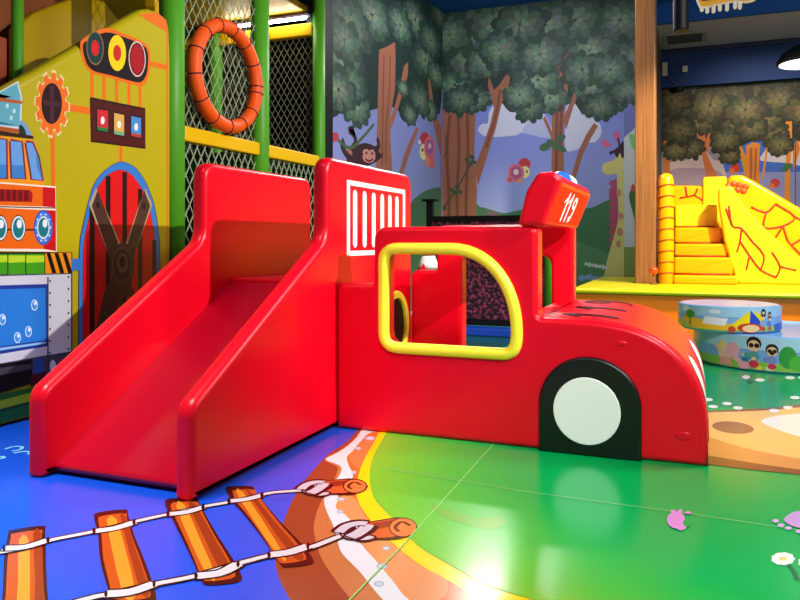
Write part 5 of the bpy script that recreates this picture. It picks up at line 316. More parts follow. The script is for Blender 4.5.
  (230,240,250,[3.754,1.381,3.753,1.376,3.749,1.373,3.744,1.375,3.743,1.381,3.744,1.386,3.749,1.388,3.753,1.386]),
  (230,240,250,[3.793,1.382,3.791,1.377,3.787,1.375,3.783,1.377,3.781,1.382,3.783,1.387,3.787,1.39,3.791,1.388]),
  (230,240,250,[3.824,1.349,3.822,1.344,3.818,1.341,3.814,1.343,3.812,1.349,3.814,1.354,3.818,1.357,3.822,1.354]),
  (24,30,20,[3.026,1.135,4.021,1.121,4.021,0.963,3.026,0.981]),
  (64,160,24,[3.316,1.118,3.483,1.115,3.483,0.985,3.316,0.986]),
  (186,220,40,[3.316,1.109,3.483,1.106,3.483,1.063,3.316,1.061]),
  (64,160,24,[3.491,1.115,3.621,1.113,3.621,0.979,3.491,0.978]),
  (186,220,40,[3.491,1.106,3.621,1.103,3.621,1.06,3.491,1.057]),
  (64,160,24,[3.629,1.113,3.776,1.111,3.776,0.973,3.629,0.972]),
  (186,220,40,[3.629,1.103,3.776,1.1,3.776,1.056,3.629,1.053]),
  (245,150,20,[3.784,1.117,4.012,1.117,4.012,0.97,3.784,0.973]),
  (16,12,12,[3.793,1.117,3.827,1.117,3.878,0.976,3.844,0.974]),
  (16,12,12,[3.861,1.116,3.896,1.116,3.949,0.973,3.913,0.971]),
  (16,12,12,[3.931,1.115,3.966,1.115,4.021,0.97,3.984,0.968]),
  (70,70,90,[3.026,0.992,4.021,0.97,4.021,0.33,3.801,0.246,3.026,0.305]),
  (214,214,220,[3.026,0.981,4.007,0.963,4.007,0.404,3.805,0.412,3.026,0.411]),
  (30,60,150,[3.026,0.927,3.801,0.903,3.805,0.474,3.026,0.471]),
  (40,128,216,[3.026,0.904,3.784,0.876,3.788,0.518,3.026,0.524]),
  (150,200,240,[3.026,0.518,3.788,0.507,3.788,0.493,3.026,0.497]),
  (220,240,255,[3.721,0.764,3.718,0.748,3.711,0.735,3.7,0.729,3.687,0.73,3.676,0.738,3.669,0.752,3.666,0.769,3.669,0.785,3.676,0.797,3.687,0.804,3.7,0.803,3.711,0.795,3.718,0.781]),
  (70,150,225,[3.715,0.765,3.713,0.751,3.707,0.741,3.698,0.736,3.689,0.737,3.68,0.743,3.675,0.755,3.672,0.768,3.675,0.781,3.68,0.792,3.689,0.797,3.698,0.797,3.707,0.79,3.713,0.779]),
  (240,250,255,[3.711,0.777,3.709,0.77,3.703,0.765,3.697,0.766,3.691,0.771,3.689,0.779,3.691,0.787,3.697,0.791,3.703,0.791,3.709,0.785]),
  (220,240,255,[3.471,0.69,3.469,0.675,3.462,0.663,3.451,0.657,3.44,0.658,3.43,0.666,3.423,0.679,3.421,0.695,3.423,0.711,3.43,0.723,3.44,0.729,3.451,0.728,3.462,0.72,3.469,0.706]),
  (70,150,225,[3.465,0.691,3.463,0.678,3.458,0.668,3.45,0.663,3.442,0.664,3.434,0.671,3.429,0.682,3.427,0.695,3.429,0.707,3.434,0.717,3.442,0.722,3.45,0.721,3.458,0.715,3.463,0.704]),
  (240,250,255,[3.461,0.703,3.46,0.696,3.455,0.691,3.449,0.692,3.444,0.697,3.442,0.705,3.444,0.712,3.449,0.717,3.455,0.716,3.46,0.711]),
  (220,240,255,[3.672,0.589,3.67,0.573,3.662,0.561,3.651,0.555,3.639,0.557,3.628,0.565,3.621,0.579,3.618,0.596,3.621,0.612,3.628,0.624,3.639,0.63,3.651,0.629,3.662,0.62,3.67,0.606]),
  (70,150,225,[3.666,0.59,3.664,0.577,3.658,0.567,3.65,0.562,3.641,0.563,3.632,0.57,3.627,0.581,3.625,0.595,3.627,0.608,3.632,0.618,3.641,0.623,3.65,0.622,3.658,0.615,3.664,0.604]),
  (240,250,255,[3.662,0.603,3.66,0.595,3.655,0.591,3.648,0.591,3.643,0.597,3.641,0.605,3.643,0.613,3.648,0.617,3.655,0.616,3.66,0.611]),
  (220,240,255,[3.585,0.56,3.583,0.544,3.575,0.532,3.565,0.526,3.553,0.527,3.543,0.536,3.535,0.55,3.533,0.566,3.535,0.582,3.543,0.594,3.553,0.599,3.565,0.598,3.575,0.59,3.583,0.576]),
  (70,150,225,[3.579,0.56,3.577,0.547,3.572,0.537,3.563,0.533,3.555,0.534,3.547,0.541,3.541,0.552,3.539,0.565,3.541,0.578,3.547,0.588,3.555,0.593,3.563,0.592,3.572,0.585,3.577,0.574]),
  (240,250,255,[3.575,0.573,3.573,0.565,3.568,0.561,3.562,0.562,3.557,0.567,3.555,0.575,3.557,0.583,3.562,0.587,3.568,0.586,3.573,0.581]),
  (70,50,60,[3.83,0.922,3.828,0.915,3.822,0.913,3.817,0.916,3.815,0.923,3.817,0.93,3.822,0.932,3.828,0.929]),
  (70,50,60,[3.993,0.943,3.99,0.936,3.984,0.933,3.979,0.936,3.976,0.943,3.979,0.95,3.984,0.953,3.99,0.95]),
  (70,50,60,[3.83,0.839,3.828,0.832,3.822,0.83,3.817,0.833,3.815,0.84,3.817,0.847,3.822,0.849,3.828,0.846]),
  (70,50,60,[3.993,0.857,3.99,0.85,3.984,0.847,3.979,0.85,3.976,0.858,3.979,0.865,3.984,0.867,3.99,0.864]),
  (70,50,60,[3.83,0.755,3.828,0.749,3.822,0.746,3.817,0.75,3.815,0.757,3.817,0.763,3.822,0.766,3.828,0.763]),
  (70,50,60,[3.993,0.771,3.99,0.764,3.984,0.762,3.979,0.765,3.976,0.772,3.979,0.779,3.984,0.782,3.99,0.778]),
  (70,50,60,[3.83,0.672,3.828,0.665,3.822,0.663,3.817,0.666,3.815,0.674,3.817,0.68,3.822,0.683,3.828,0.679]),
  (70,50,60,[3.993,0.685,3.99,0.678,3.984,0.676,3.979,0.679,3.976,0.687,3.979,0.693,3.984,0.696,3.99,0.692]),
  (70,50,60,[3.83,0.589,3.828,0.582,3.822,0.58,3.817,0.583,3.815,0.59,3.817,0.597,3.822,0.599,3.828,0.596]),
  (70,50,60,[3.993,0.599,3.99,0.592,3.984,0.59,3.979,0.594,3.976,0.601,3.979,0.608,3.984,0.61,3.99,0.607]),
  (70,50,60,[3.83,0.505,3.828,0.499,3.822,0.497,3.817,0.5,3.815,0.507,3.817,0.514,3.822,0.516,3.828,0.513]),
  (70,50,60,[3.993,0.513,3.99,0.507,3.984,0.504,3.979,0.508,3.976,0.515,3.979,0.522,3.984,0.524,3.99,0.521]),
  (70,50,60,[3.83,0.422,3.828,0.415,3.822,0.413,3.817,0.417,3.815,0.424,3.817,0.431,3.822,0.433,3.828,0.429]),
  (70,50,60,[3.993,0.428,3.99,0.421,3.984,0.419,3.979,0.422,3.976,0.43,3.979,0.437,3.984,0.439,3.99,0.435]),
  (60,60,80,[3.811,0.951,3.811,0.253,3.799,0.253,3.799,0.951]),
  (60,60,80,[3.805,0.411,4.012,0.409,4.012,0.397,3.805,0.399]),
  (90,90,100,[3.883,0.323,3.88,0.305,3.872,0.29,3.861,0.282,3.848,0.28,3.835,0.286,3.824,0.298,3.816,0.315,3.814,0.334,3.816,0.352,3.824,0.367,3.835,0.376,3.848,0.378,3.861,0.372,3.872,0.36,3.88,0.343]),
  (214,214,220,[3.876,0.325,3.873,0.309,3.867,0.296,3.858,0.289,3.848,0.287,3.837,0.292,3.829,0.302,3.823,0.317,3.821,0.333,3.823,0.349,3.829,0.361,3.837,0.369,3.848,0.371,3.858,0.366,3.867,0.355,3.873,0.341]),
  (190,30,50,[3.896,0.364,3.931,0.365,3.913,0.319]),
  (190,30,50,[3.949,0.366,3.984,0.364,3.966,0.324]),
  (16,14,18,[3.026,0.376,3.431,0.408,3.673,0.4,3.677,0.241,3.431,0.221,3.026,0.198]),
  (70,66,72,[3.026,0.352,3.431,0.382,3.669,0.374,3.669,0.337,3.431,0.337,3.026,0.305]),
  (30,80,160,[3.689,0.395,3.768,0.397,3.768,0.3,3.689,0.3]),
  (80,16,30,[3.661,0.298,3.793,0.303,3.793,0.241,3.661,0.224]),
  (24,100,30,[3.026,0.186,3.431,0.214,3.913,0.213,4.085,0.211,4.085,-0.319,3.026,-0.158]),
  (150,176,20,[3.026,0.151,3.431,0.173,3.784,0.181,3.913,0.178,3.913,0.135,3.784,0.125,3.431,0.118,3.026,0.091]),
  (16,66,22,[3.026,0.091,3.431,0.118,3.784,0.122,3.913,0.128,3.913,0.114,3.431,0.098,3.026,0.068]),
  (52,124,206,[4.012,1.071,4.085,1.076,4.085,0.989,4.012,0.985]),
 ],
 'mural_left': [
  (72,112,84,[7.662,0.141,7.6,0.457,7.539,0.886,7.662,1.212,8.15,1.344,8.925,1.384,9.693,1.431,10.256,1.53,10.711,1.638,11.078,1.735,11.307,1.809,11.414,1.866,11.538,1.922,11.736,1.987,11.958,2.052,12.187,2.107,12.444,2.149,12.71,2.179,12.903,2.2,12.932,2.202,12.932,-0.452]),
  (36,52,50,[7.662,4.542,7.391,3.897,7.483,3.163,7.662,2.639,7.884,2.533,8.212,2.661,8.493,2.792,8.635,2.842,8.709,2.887,8.784,2.917,8.88,2.917,8.978,2.899,9.091,2.899,9.232,2.934,9.39,2.989,9.554,3.043,9.714,3.092,9.879,3.14,10.057,3.185,10.27,3.232,10.499,3.275,10.691,3.291,10.8,3.255,10.863,3.189,10.947,3.142,11.08,3.127,11.236,3.131,11.396,3.161,11.55,3.235,11.707,3.337,11.88,3.422,12.084,3.462,12.306,3.483,12.508,3.525,12.681,3.523,12.829,3.542,12.932,3.817,13.276,4.683,13.585,5.852,12.932,6.415,10.842,5.932,8.781,5.167]),
  (150,94,74,[10.02,4.041,10.366,4.186,10.649,4.319,10.67,4.041,10.649,3.566,10.486,3.195,10.446,2.834,10.526,2.379,10.567,1.216,9.836,1.215,9.909,2.32,9.946,2.841,9.983,3.439]),
  (120,70,56,[10.235,4.011,10.228,3.894,10.218,3.728,10.207,3.532,10.196,3.324,10.186,3.075,10.175,2.789,10.165,2.524,10.158,2.34,10.108,2.342,10.115,2.526,10.125,2.791,10.136,3.077,10.146,3.326,10.157,3.534,10.168,3.73,10.178,3.896,10.185,4.013]),
  (120,70,56,[10.471,4.067,10.47,3.972,10.469,3.836,10.465,3.678,10.451,3.52,10.42,3.363,10.379,3.198,10.339,3.037,10.312,2.886,10.303,2.736,10.304,2.585,10.309,2.451,10.312,2.357,10.262,2.355,10.259,2.449,10.254,2.583,10.253,2.738,10.262,2.892,10.291,3.047,10.331,3.21,10.372,3.373,10.401,3.528,10.415,3.68,10.419,3.836,10.42,3.972,10.421,4.067]),
  (150,94,74,[10.486,3.102,10.649,3.331,10.86,3.67,11.034,4.028,11.213,4.133,11.213,3.936,10.99,3.599,10.733,3.235,10.486,2.917]),
  (150,94,74,[11.586,3.122,11.304,2.866,11.034,2.59,10.775,2.197,10.947,2.211,11.213,2.56,11.49,2.857,11.706,3.105]),
  (150,94,74,[12.135,4.306,12.292,4.146,12.454,3.732,12.675,3.443,12.932,3.297,12.932,2.703,12.675,3.042,12.399,3.4,12.239,3.782]),
  (150,94,74,[12.937,3.595,12.937,1.033,12.903,1.033,12.874,2.512]),
  (58,36,40,[9.049,2.293,9.04,2.316,9.024,2.354,9.01,2.403,9.02,2.464,9.064,2.511,9.118,2.548,9.165,2.577,9.178,2.588,9.175,2.579,9.16,2.593,9.13,2.613,9.103,2.63,9.074,2.641,9.035,2.649,8.995,2.657,8.959,2.732,9.008,2.76,9.059,2.772,9.112,2.781,9.146,2.788,9.164,2.7,9.128,2.693,9.077,2.684,9.032,2.674,9.035,2.684,9.023,2.743,9.053,2.737,9.1,2.727,9.143,2.71,9.18,2.689,9.218,2.661,9.253,2.623,9.262,2.558,9.221,2.507,9.168,2.472,9.12,2.441,9.1,2.422,9.1,2.411,9.108,2.384,9.122,2.352,9.133,2.327]),
  (58,36,40,[9.028,2.412,9.055,2.439,9.08,2.458,9.11,2.476,9.155,2.496,9.222,2.521,9.305,2.548,9.396,2.574,9.485,2.592,9.574,2.601,9.665,2.603,9.754,2.6,9.836,2.591,9.912,2.572,9.983,2.545,10.045,2.518,10.095,2.502,10.13,2.506,10.152,2.521,10.165,2.537,10.171,2.541,10.176,2.53,10.176,2.511,10.164,2.487,10.133,2.462,10.08,2.434,10.008,2.404,9.925,2.372,9.836,2.342,9.739,2.313,9.632,2.284,9.523,2.257,9.418,2.23,9.312,2.201,9.203,2.171,9.105,2.147,9.028,2.14,8.974,2.153,8.935,2.18,8.912,2.215,8.905,2.25,8.918,2.289,8.951,2.333,8.991,2.376]),
  (190,128,120,[9.891,2.436,9.876,2.404,9.835,2.374,9.773,2.348,9.698,2.33,9.619,2.322,9.545,2.325,9.486,2.338,9.448,2.36,9.435,2.387,9.448,2.418,9.486,2.448,9.545,2.473,9.619,2.492,9.698,2.501,9.773,2.499,9.835,2.486,9.876,2.464]),
  (190,128,120,[9.676,2.485,9.659,2.462,9.614,2.441,9.554,2.429,9.494,2.428,9.45,2.439,9.435,2.458,9.45,2.481,9.494,2.502,9.554,2.514,9.614,2.516,9.659,2.505]),
  (190,128,120,[9.891,2.502,9.874,2.478,9.827,2.457,9.764,2.444,9.702,2.443,9.657,2.454,9.641,2.474,9.657,2.498,9.702,2.519,9.764,2.532,9.827,2.533,9.874,2.522]),
  (30,16,20,[9.606,2.463,9.596,2.448,9.571,2.439,9.547,2.442,9.537,2.455,9.547,2.471,9.571,2.479,9.596,2.476]),
  (30,16,20,[9.8,2.477,9.79,2.462,9.764,2.453,9.739,2.456,9.729,2.469,9.739,2.485,9.764,2.494,9.79,2.491]),
  (110,30,40,[9.522,2.383,9.546,2.379,9.582,2.373,9.621,2.368,9.656,2.368,9.693,2.376,9.733,2.388,9.769,2.402,9.795,2.411,9.805,2.383,9.779,2.374,9.743,2.36,9.701,2.346,9.66,2.338,9.619,2.338,9.578,2.343,9.542,2.349,9.518,2.353]),
  (170,100,90,[9.104,2.407,9.093,2.386,9.064,2.366,9.021,2.353,8.974,2.348,8.932,2.352,8.903,2.365,8.892,2.384,8.903,2.405,8.932,2.424,8.974,2.438,9.021,2.443,9.064,2.439,9.093,2.426]),
  (58,36,40,[9.077,2.262,9.042,2.272,8.99,2.287,8.934,2.305,8.883,2.326,8.84,2.35,8.8,2.377,8.764,2.407,8.736,2.452,8.741,2.509,8.768,2.547,8.794,2.572,8.809,2.587,8.879,2.517,8.864,2.502,8.844,2.481,8.833,2.469,8.832,2.478,8.836,2.475,8.858,2.457,8.892,2.436,8.927,2.416,8.968,2.399,9.02,2.383,9.07,2.368,9.105,2.358]),
  (58,36,40,[9.822,2.576,9.86,2.589,9.916,2.608,9.966,2.629,9.981,2.636,9.977,2.623,9.96,2.643,9.933,2.671,9.913,2.693,9.979,2.753,9.997,2.733,10.028,2.703,10.059,2.659,10.059,2.59,10.008,2.549,9.948,2.524,9.89,2.503,9.85,2.49]),
  (176,60,72,[8.695,2.573,8.679,2.538,8.636,2.508,8.578,2.492,8.521,2.494,8.48,2.512,8.465,2.543,8.48,2.577,8.521,2.606,8.578,2.623,8.636,2.622,8.679,2.604]),
  (70,96,60,[8.671,2.553,8.735,2.537,8.827,2.512,8.93,2.492,9.025,2.492,9.114,2.517,9.208,2.562,9.306,2.618,9.405,2.676,9.516,2.74,9.636,2.815,9.746,2.885,9.823,2.934,9.849,2.892,9.772,2.843,9.662,2.773,9.542,2.698,9.431,2.632,9.33,2.574,9.232,2.518,9.132,2.471,9.031,2.442,8.924,2.442,8.815,2.464,8.723,2.489,8.659,2.505]),
  (190,190,196,[8.814,2.962,8.787,2.939,8.724,2.921,8.662,2.918,8.636,2.933,8.662,2.956,8.724,2.974,8.787,2.977]),
  (190,190,196,[8.695,2.969,8.677,2.938,8.636,2.92,8.595,2.924,8.578,2.949,8.595,2.98,8.636,2.998,8.677,2.994]),
  (176,52,60,[12.245,3.022,12.23,2.984,12.188,2.947,12.124,2.915,12.047,2.893,11.965,2.883,11.89,2.886,11.828,2.902,11.789,2.928,11.775,2.961,11.789,2.998,11.828,3.034,11.89,3.065,11.965,3.088,12.047,3.099,12.124,3.097,12.188,3.083,12.23,3.056]),
  (206,200,150,[12.161,2.765,12.148,2.715,12.112,2.669,12.057,2.632,11.99,2.609,11.92,2.602,11.855,2.611,11.802,2.636,11.767,2.674,11.755,2.719,11.767,2.767,11.802,2.813,11.855,2.85,11.92,2.874,11.99,2.883,12.057,2.874,12.112,2.85,12.148,2.812]),
  (206,100,110,[12.563,2.883,12.551,2.82,12.515,2.76,12.459,2.707,12.388,2.667,12.307,2.641,12.224,2.633,12.146,2.642,12.078,2.667,12.025,2.706,11.992,2.757,11.98,2.814,11.992,2.874,12.025,2.932,12.078,2.984,12.146,3.025,12.224,3.053,12.307,3.064,12.388,3.057,12.459,3.033,12.515,2.994,12.551,2.942]),
  (150,84,150,[12.47,2.89,12.46,2.844,12.431,2.801,12.385,2.764,12.328,2.737,12.266,2.724,12.204,2.724,12.148,2.738,12.105,2.764,12.077,2.8,12.067,2.842,12.077,2.886,12.105,2.929,12.148,2.965,12.204,2.992,12.266,3.007,12.328,3.008,12.385,2.995,12.431,2.969,12.46,2.933]),
  (210,170,190,[12.351,2.893,12.34,2.865,12.308,2.842,12.266,2.83,12.224,2.832,12.193,2.848,12.182,2.873,12.193,2.901,12.224,2.924,12.266,2.936,12.308,2.934,12.34,2.919]),
  (206,100,110,[12.558,2.611,12.539,2.562,12.487,2.519,12.413,2.492,12.332,2.484,12.259,2.498,12.21,2.53,12.192,2.575,12.21,2.622,12.259,2.664,12.332,2.693,12.413,2.701,12.487,2.688,12.539,2.656]),
  (206,130,110,[12.319,2.605,12.303,2.572,12.259,2.544,12.196,2.524,12.126,2.517,12.064,2.525,12.021,2.545,12.006,2.574,12.021,2.605,12.064,2.634,12.126,2.654,12.196,2.661,12.259,2.654,12.303,2.634]),
  (50,50,50,[11.955,2.776,11.94,2.753,11.905,2.74,11.869,2.745,11.855,2.765,11.869,2.788,11.905,2.802,11.94,2.797]),
  (210,210,200,[11.825,2.899,11.804,2.872,11.755,2.856,11.707,2.86,11.687,2.881,11.707,2.908,11.755,2.924,11.804,2.92]),
 ],
 'mural_back': [
  (170,174,214,[-3.481,3.112,-3.387,3.089,-3.227,3.104,-3.048,3.128,-2.892,3.134,-2.764,3.112,-2.641,3.077,-2.532,3.042,-2.445,3.021,-2.385,3.014,-2.344,3.015,-2.319,3.026,-2.305,3.049,-2.302,3.088,-2.311,3.142,-2.331,3.202,-2.357,3.263,-2.387,3.328,-2.421,3.399,-2.468,3.466,-2.534,3.522,-2.631,3.567,-2.751,3.604,-2.876,3.631,-2.983,3.642,-3.066,3.638,-3.135,3.622,-3.197,3.588,-3.258,3.534,-3.337,3.44,-3.424,3.315,-3.484,3.194]),
  (196,196,222,[-3.669,3.231,-3.665,3.261,-3.646,3.291,-3.62,3.317,-3.594,3.337,-3.566,3.342,-3.534,3.337,-3.504,3.334,-3.481,3.348,-3.473,3.386,-3.473,3.44,-3.473,3.497,-3.463,3.547,-3.44,3.59,-3.41,3.63,-3.374,3.663,-3.332,3.684,-3.28,3.69,-3.219,3.685,-3.159,3.671,-3.111,3.65,-3.08,3.616,-3.061,3.57,-3.043,3.527,-3.02,3.5,-2.987,3.501,-2.949,3.519,-2.91,3.539,-2.874,3.545,-2.838,3.532,-2.8,3.508,-2.768,3.479,-2.748,3.447,-2.744,3.412,-2.75,3.372,-2.765,3.331,-2.784,3.289,-2.808,3.243,-2.837,3.195,-2.872,3.15,-2.91,3.117,-2.954,3.1,-3.002,3.094,-3.055,3.093,-3.111,3.092,-3.173,3.088,-3.241,3.086,-3.308,3.086,-3.369,3.087,-3.423,3.09,-3.472,3.094,-3.516,3.102,-3.556,3.116,-3.594,3.138,-3.629,3.169,-3.656,3.201]),
  (196,196,222,[-2.079,2.792,-2.097,2.862,-2.101,2.963,-2.099,3.075,-2.096,3.178,-2.097,3.273,-2.097,3.368,-2.092,3.456,-2.079,3.527,-2.052,3.58,-2.016,3.621,-1.977,3.647,-1.941,3.657,-1.907,3.646,-1.873,3.617,-1.842,3.58,-1.821,3.544,-1.817,3.51,-1.826,3.472,-1.832,3.435,-1.821,3.405,-1.787,3.386,-1.737,3.373,-1.682,3.36,-1.635,3.341,-1.595,3.315,-1.558,3.284,-1.525,3.249,-1.501,3.213,-1.486,3.172,-1.478,3.126,-1.478,3.081,-1.484,3.04,-1.499,3.001,-1.522,2.963,-1.551,2.931,-1.585,2.907,-1.627,2.898,-1.677,2.901,-1.728,2.905,-1.77,2.899,-1.8,2.879,-1.82,2.85,-1.842,2.82,-1.873,2.8,-1.921,2.782,-1.981,2.766,-2.038,2.764]),
  (72,112,84,[-3.86,-0.437,-4.113,0.214,-3.999,1.126,-3.86,1.789,-3.8,1.965,-3.716,1.898,-3.632,1.822,-3.557,1.809,-3.483,1.786,-3.407,1.763,-3.329,1.74,-3.249,1.716,-3.166,1.705,-3.075,1.717,-2.98,1.74,-2.892,1.755,-2.827,1.755,-2.767,1.747,-2.676,1.734,-2.523,1.711,-2.339,1.683,-2.183,1.674,-2.079,1.7,-2.001,1.743,-1.924,1.775,-1.838,1.777,-1.752,1.768,-1.669,1.77,-1.588,1.797,-1.509,1.834,-1.434,1.87,-1.364,1.901,-1.298,1.931,-1.236,1.951,-1.181,1.958,-1.13,1.956,-1.072,1.947,-0.993,2.012,-0.906,2.071,-0.846,1.892,-0.727,1.238,-0.634,0.352,-0.846,-0.301,-1.685,-0.583,-2.911,-0.641]),
  (90,130,98,[-2.183,-0.362,-2.274,0.07,-2.227,0.671,-2.148,1.112,-2.066,1.241,-1.954,1.213,-1.838,1.165,-1.728,1.141,-1.614,1.098,-1.501,1.045,-1.384,0.981,-1.268,0.908,-1.17,0.842,-1.097,0.825,-1.043,0.816,-1.007,0.708,-0.953,0.398,-0.917,-0.009,-1.007,-0.309,-1.348,-0.453,-1.828,-0.492]),
  (36,52,50,[-4.383,6.444,-4.682,5.602,-4.542,4.374,-4.383,3.495,-4.339,3.306,-4.276,3.456,-4.207,3.596,-4.133,3.606,-4.054,3.608,-3.975,3.618,-3.898,3.64,-3.821,3.67,-3.745,3.712,-3.669,3.784,-3.594,3.868,-3.519,3.915,-3.444,3.903,-3.369,3.854,-3.295,3.79,-3.221,3.7,-3.148,3.595,-3.074,3.522,-3,3.513,-2.926,3.536,-2.856,3.543,-2.795,3.505,-2.739,3.451,-2.676,3.425,-2.602,3.448,-2.521,3.498,-2.445,3.551,-2.378,3.608,-2.314,3.669,-2.252,3.714,-2.192,3.737,-2.133,3.745,-2.079,3.737,-2.03,3.711,-1.986,3.67,-1.941,3.622,-1.897,3.554,-1.852,3.479,-1.804,3.439,-1.749,3.465,-1.69,3.525,-1.635,3.566,-1.59,3.567,-1.549,3.549,-1.501,3.522,-1.438,3.48,-1.368,3.429,-1.302,3.406,-1.249,3.432,-1.201,3.484,-1.137,3.531,-1.038,3.478,-0.926,3.42,-0.846,3.612,-0.706,4.297,-0.6,5.224,-0.846,5.94,-1.821,6.358,-3.259,6.588]),
  (120,90,104,[-3.295,1.689,-3.31,1.662,-3.351,1.643,-3.407,1.636,-3.463,1.644,-3.504,1.665,-3.519,1.692,-3.504,1.719,-3.463,1.739,-3.407,1.745,-3.351,1.737,-3.31,1.716]),
  (150,94,74,[-4.383,3.645,-3.707,3.673,-3.726,3.235,-3.745,2.685,-3.688,2.134,-3.726,0.852,-4.383,0.845]),
  (120,70,56,[-4.177,3.536,-4.19,3.428,-4.208,3.272,-4.226,3.088,-4.235,2.893,-4.231,2.681,-4.218,2.447,-4.204,2.202,-4.196,1.962,-4.197,1.708,-4.204,1.438,-4.211,1.199,-4.216,1.032,-4.276,1.034,-4.271,1.201,-4.264,1.44,-4.257,1.708,-4.256,1.962,-4.264,2.2,-4.278,2.443,-4.291,2.679,-4.295,2.893,-4.286,3.092,-4.268,3.278,-4.25,3.434,-4.237,3.544]),
  (120,70,56,[-4.022,3.587,-4.017,3.465,-4.01,3.292,-4.004,3.091,-4.002,2.882,-4.01,2.666,-4.024,2.433,-4.037,2.194,-4.041,1.959,-4.032,1.708,-4.014,1.44,-3.996,1.202,-3.983,1.036,-4.043,1.032,-4.056,1.198,-4.074,1.436,-4.092,1.704,-4.101,1.959,-4.097,2.196,-4.084,2.437,-4.07,2.668,-4.062,2.882,-4.064,3.089,-4.07,3.29,-4.077,3.463,-4.082,3.585]),
  (120,70,56,[-3.849,3.612,-3.844,3.486,-3.837,3.307,-3.831,3.095,-3.83,2.874,-3.837,2.636,-3.85,2.374,-3.862,2.109,-3.868,1.863,-3.863,1.624,-3.851,1.387,-3.838,1.181,-3.83,1.036,-3.89,1.032,-3.898,1.177,-3.911,1.383,-3.923,1.622,-3.928,1.863,-3.922,2.111,-3.91,2.376,-3.897,2.638,-3.89,2.874,-3.891,3.095,-3.897,3.305,-3.904,3.484,-3.909,3.61]),
  (150,94,74,[-3.745,2.539,-3.594,2.898,-3.444,3.31,-3.369,3.614,-3.481,4.022,-3.463,4.202,-3.369,3.94,-3.258,4.04,-3.148,4.194,-3.056,4.204,-3.111,3.957,-3.24,3.641,-3.332,3.249,-3.463,2.856,-3.669,2.207]),
  (120,70,56,[-3.238,3.929,-3.249,3.852,-3.264,3.742,-3.284,3.613,-3.313,3.479,-3.356,3.327,-3.411,3.156,-3.463,2.998,-3.5,2.889,-3.538,2.901,-3.501,3.01,-3.449,3.168,-3.394,3.339,-3.351,3.489,-3.324,3.621,-3.304,3.748,-3.289,3.858,-3.278,3.935]),
  (150,94,74,[-2.287,4.456,-2.183,4.551,-2.044,4.625,-2.027,4.362,-2.044,3.839,-2.113,3.406,-2.122,2.969,-2.113,2.356,-2.096,1.393,-2.34,1.394,-2.331,2.451,-2.322,3.332,-2.305,3.859]),
  (120,70,56,[-2.193,4.378,-2.196,4.23,-2.2,4.018,-2.205,3.767,-2.21,3.502,-2.215,3.191,-2.22,2.833,-2.224,2.502,-2.227,2.273,-2.277,2.273,-2.274,2.502,-2.27,2.833,-2.265,3.191,-2.26,3.502,-2.255,3.767,-2.25,4.018,-2.246,4.23,-2.243,4.38]),
  (120,70,56,[-2.088,4.369,-2.095,4.247,-2.103,4.074,-2.113,3.874,-2.123,3.671,-2.132,3.444,-2.143,3.19,-2.151,2.957,-2.158,2.796,-2.208,2.798,-2.201,2.959,-2.193,3.192,-2.182,3.446,-2.173,3.673,-2.163,3.876,-2.153,4.076,-2.145,4.249,-2.138,4.371]),
  (150,94,74,[-2.131,3.355,-2.01,3.609,-1.941,3.796,-1.907,4.037,-1.838,3.997,-1.856,3.79,-1.958,3.519,-2.079,3.142]),
  (150,94,74,[-1.602,3.236,-1.737,3.036,-1.856,2.782,-1.993,2.299,-1.924,2.262,-1.787,2.709,-1.669,2.946,-1.534,3.18]),
  (150,94,74,[-2.445,3.41,-2.375,3.264,-2.322,3.12,-2.322,2.979,-2.41,3.196,-2.481,3.359]),
  (70,100,76,[-2.345,2.888,-2.348,2.851,-2.377,2.816,-2.425,2.793,-2.478,2.789,-2.523,2.805,-2.547,2.835,-2.544,2.873,-2.514,2.908,-2.466,2.931,-2.413,2.935,-2.368,2.919]),
  (70,100,76,[-2.188,2.84,-2.21,2.812,-2.244,2.8,-2.28,2.807,-2.308,2.831,-2.322,2.865,-2.317,2.901,-2.295,2.929,-2.261,2.941,-2.225,2.934,-2.197,2.91,-2.183,2.876]),
  (70,100,76,[-2.089,3.044,-2.085,3.012,-2.102,2.978,-2.136,2.951,-2.178,2.939,-2.217,2.946,-2.242,2.968,-2.246,3.001,-2.229,3.035,-2.195,3.062,-2.152,3.073,-2.114,3.067]),
  (70,100,76,[-2.072,2.767,-2.095,2.751,-2.132,2.751,-2.173,2.768,-2.208,2.797,-2.227,2.83,-2.224,2.858,-2.202,2.875,-2.164,2.874,-2.123,2.858,-2.088,2.829,-2.07,2.796]),
  (70,100,76,[-2.254,2.906,-2.273,2.874,-2.309,2.857,-2.354,2.859,-2.395,2.879,-2.421,2.912,-2.426,2.949,-2.407,2.981,-2.371,2.998,-2.326,2.996,-2.285,2.976,-2.259,2.943]),
  (66,74,58,[-4.355,1.825,-4.324,1.863,-4.28,1.916,-4.229,1.979,-4.18,2.044,-4.132,2.112,-4.082,2.185,-4.033,2.261,-3.988,2.334,-3.945,2.405,-3.904,2.479,-3.866,2.547,-3.834,2.604,-3.808,2.649,-3.787,2.684,-3.77,2.711,-3.758,2.73,-3.732,2.714,-3.744,2.695,-3.761,2.668,-3.782,2.633,-3.808,2.59,-3.84,2.533,-3.878,2.465,-3.919,2.391,-3.962,2.318,-4.007,2.245,-4.058,2.169,-4.108,2.094,-4.156,2.026,-4.205,1.961,-4.256,1.898,-4.3,1.843,-4.333,1.805]),
  (60,80,62,[-4.12,2.12,-4.14,2.106,-4.171,2.108,-4.2,2.124,-4.217,2.148,-4.216,2.172,-4.196,2.186,-4.165,2.185,-4.135,2.169,-4.118,2.144]),
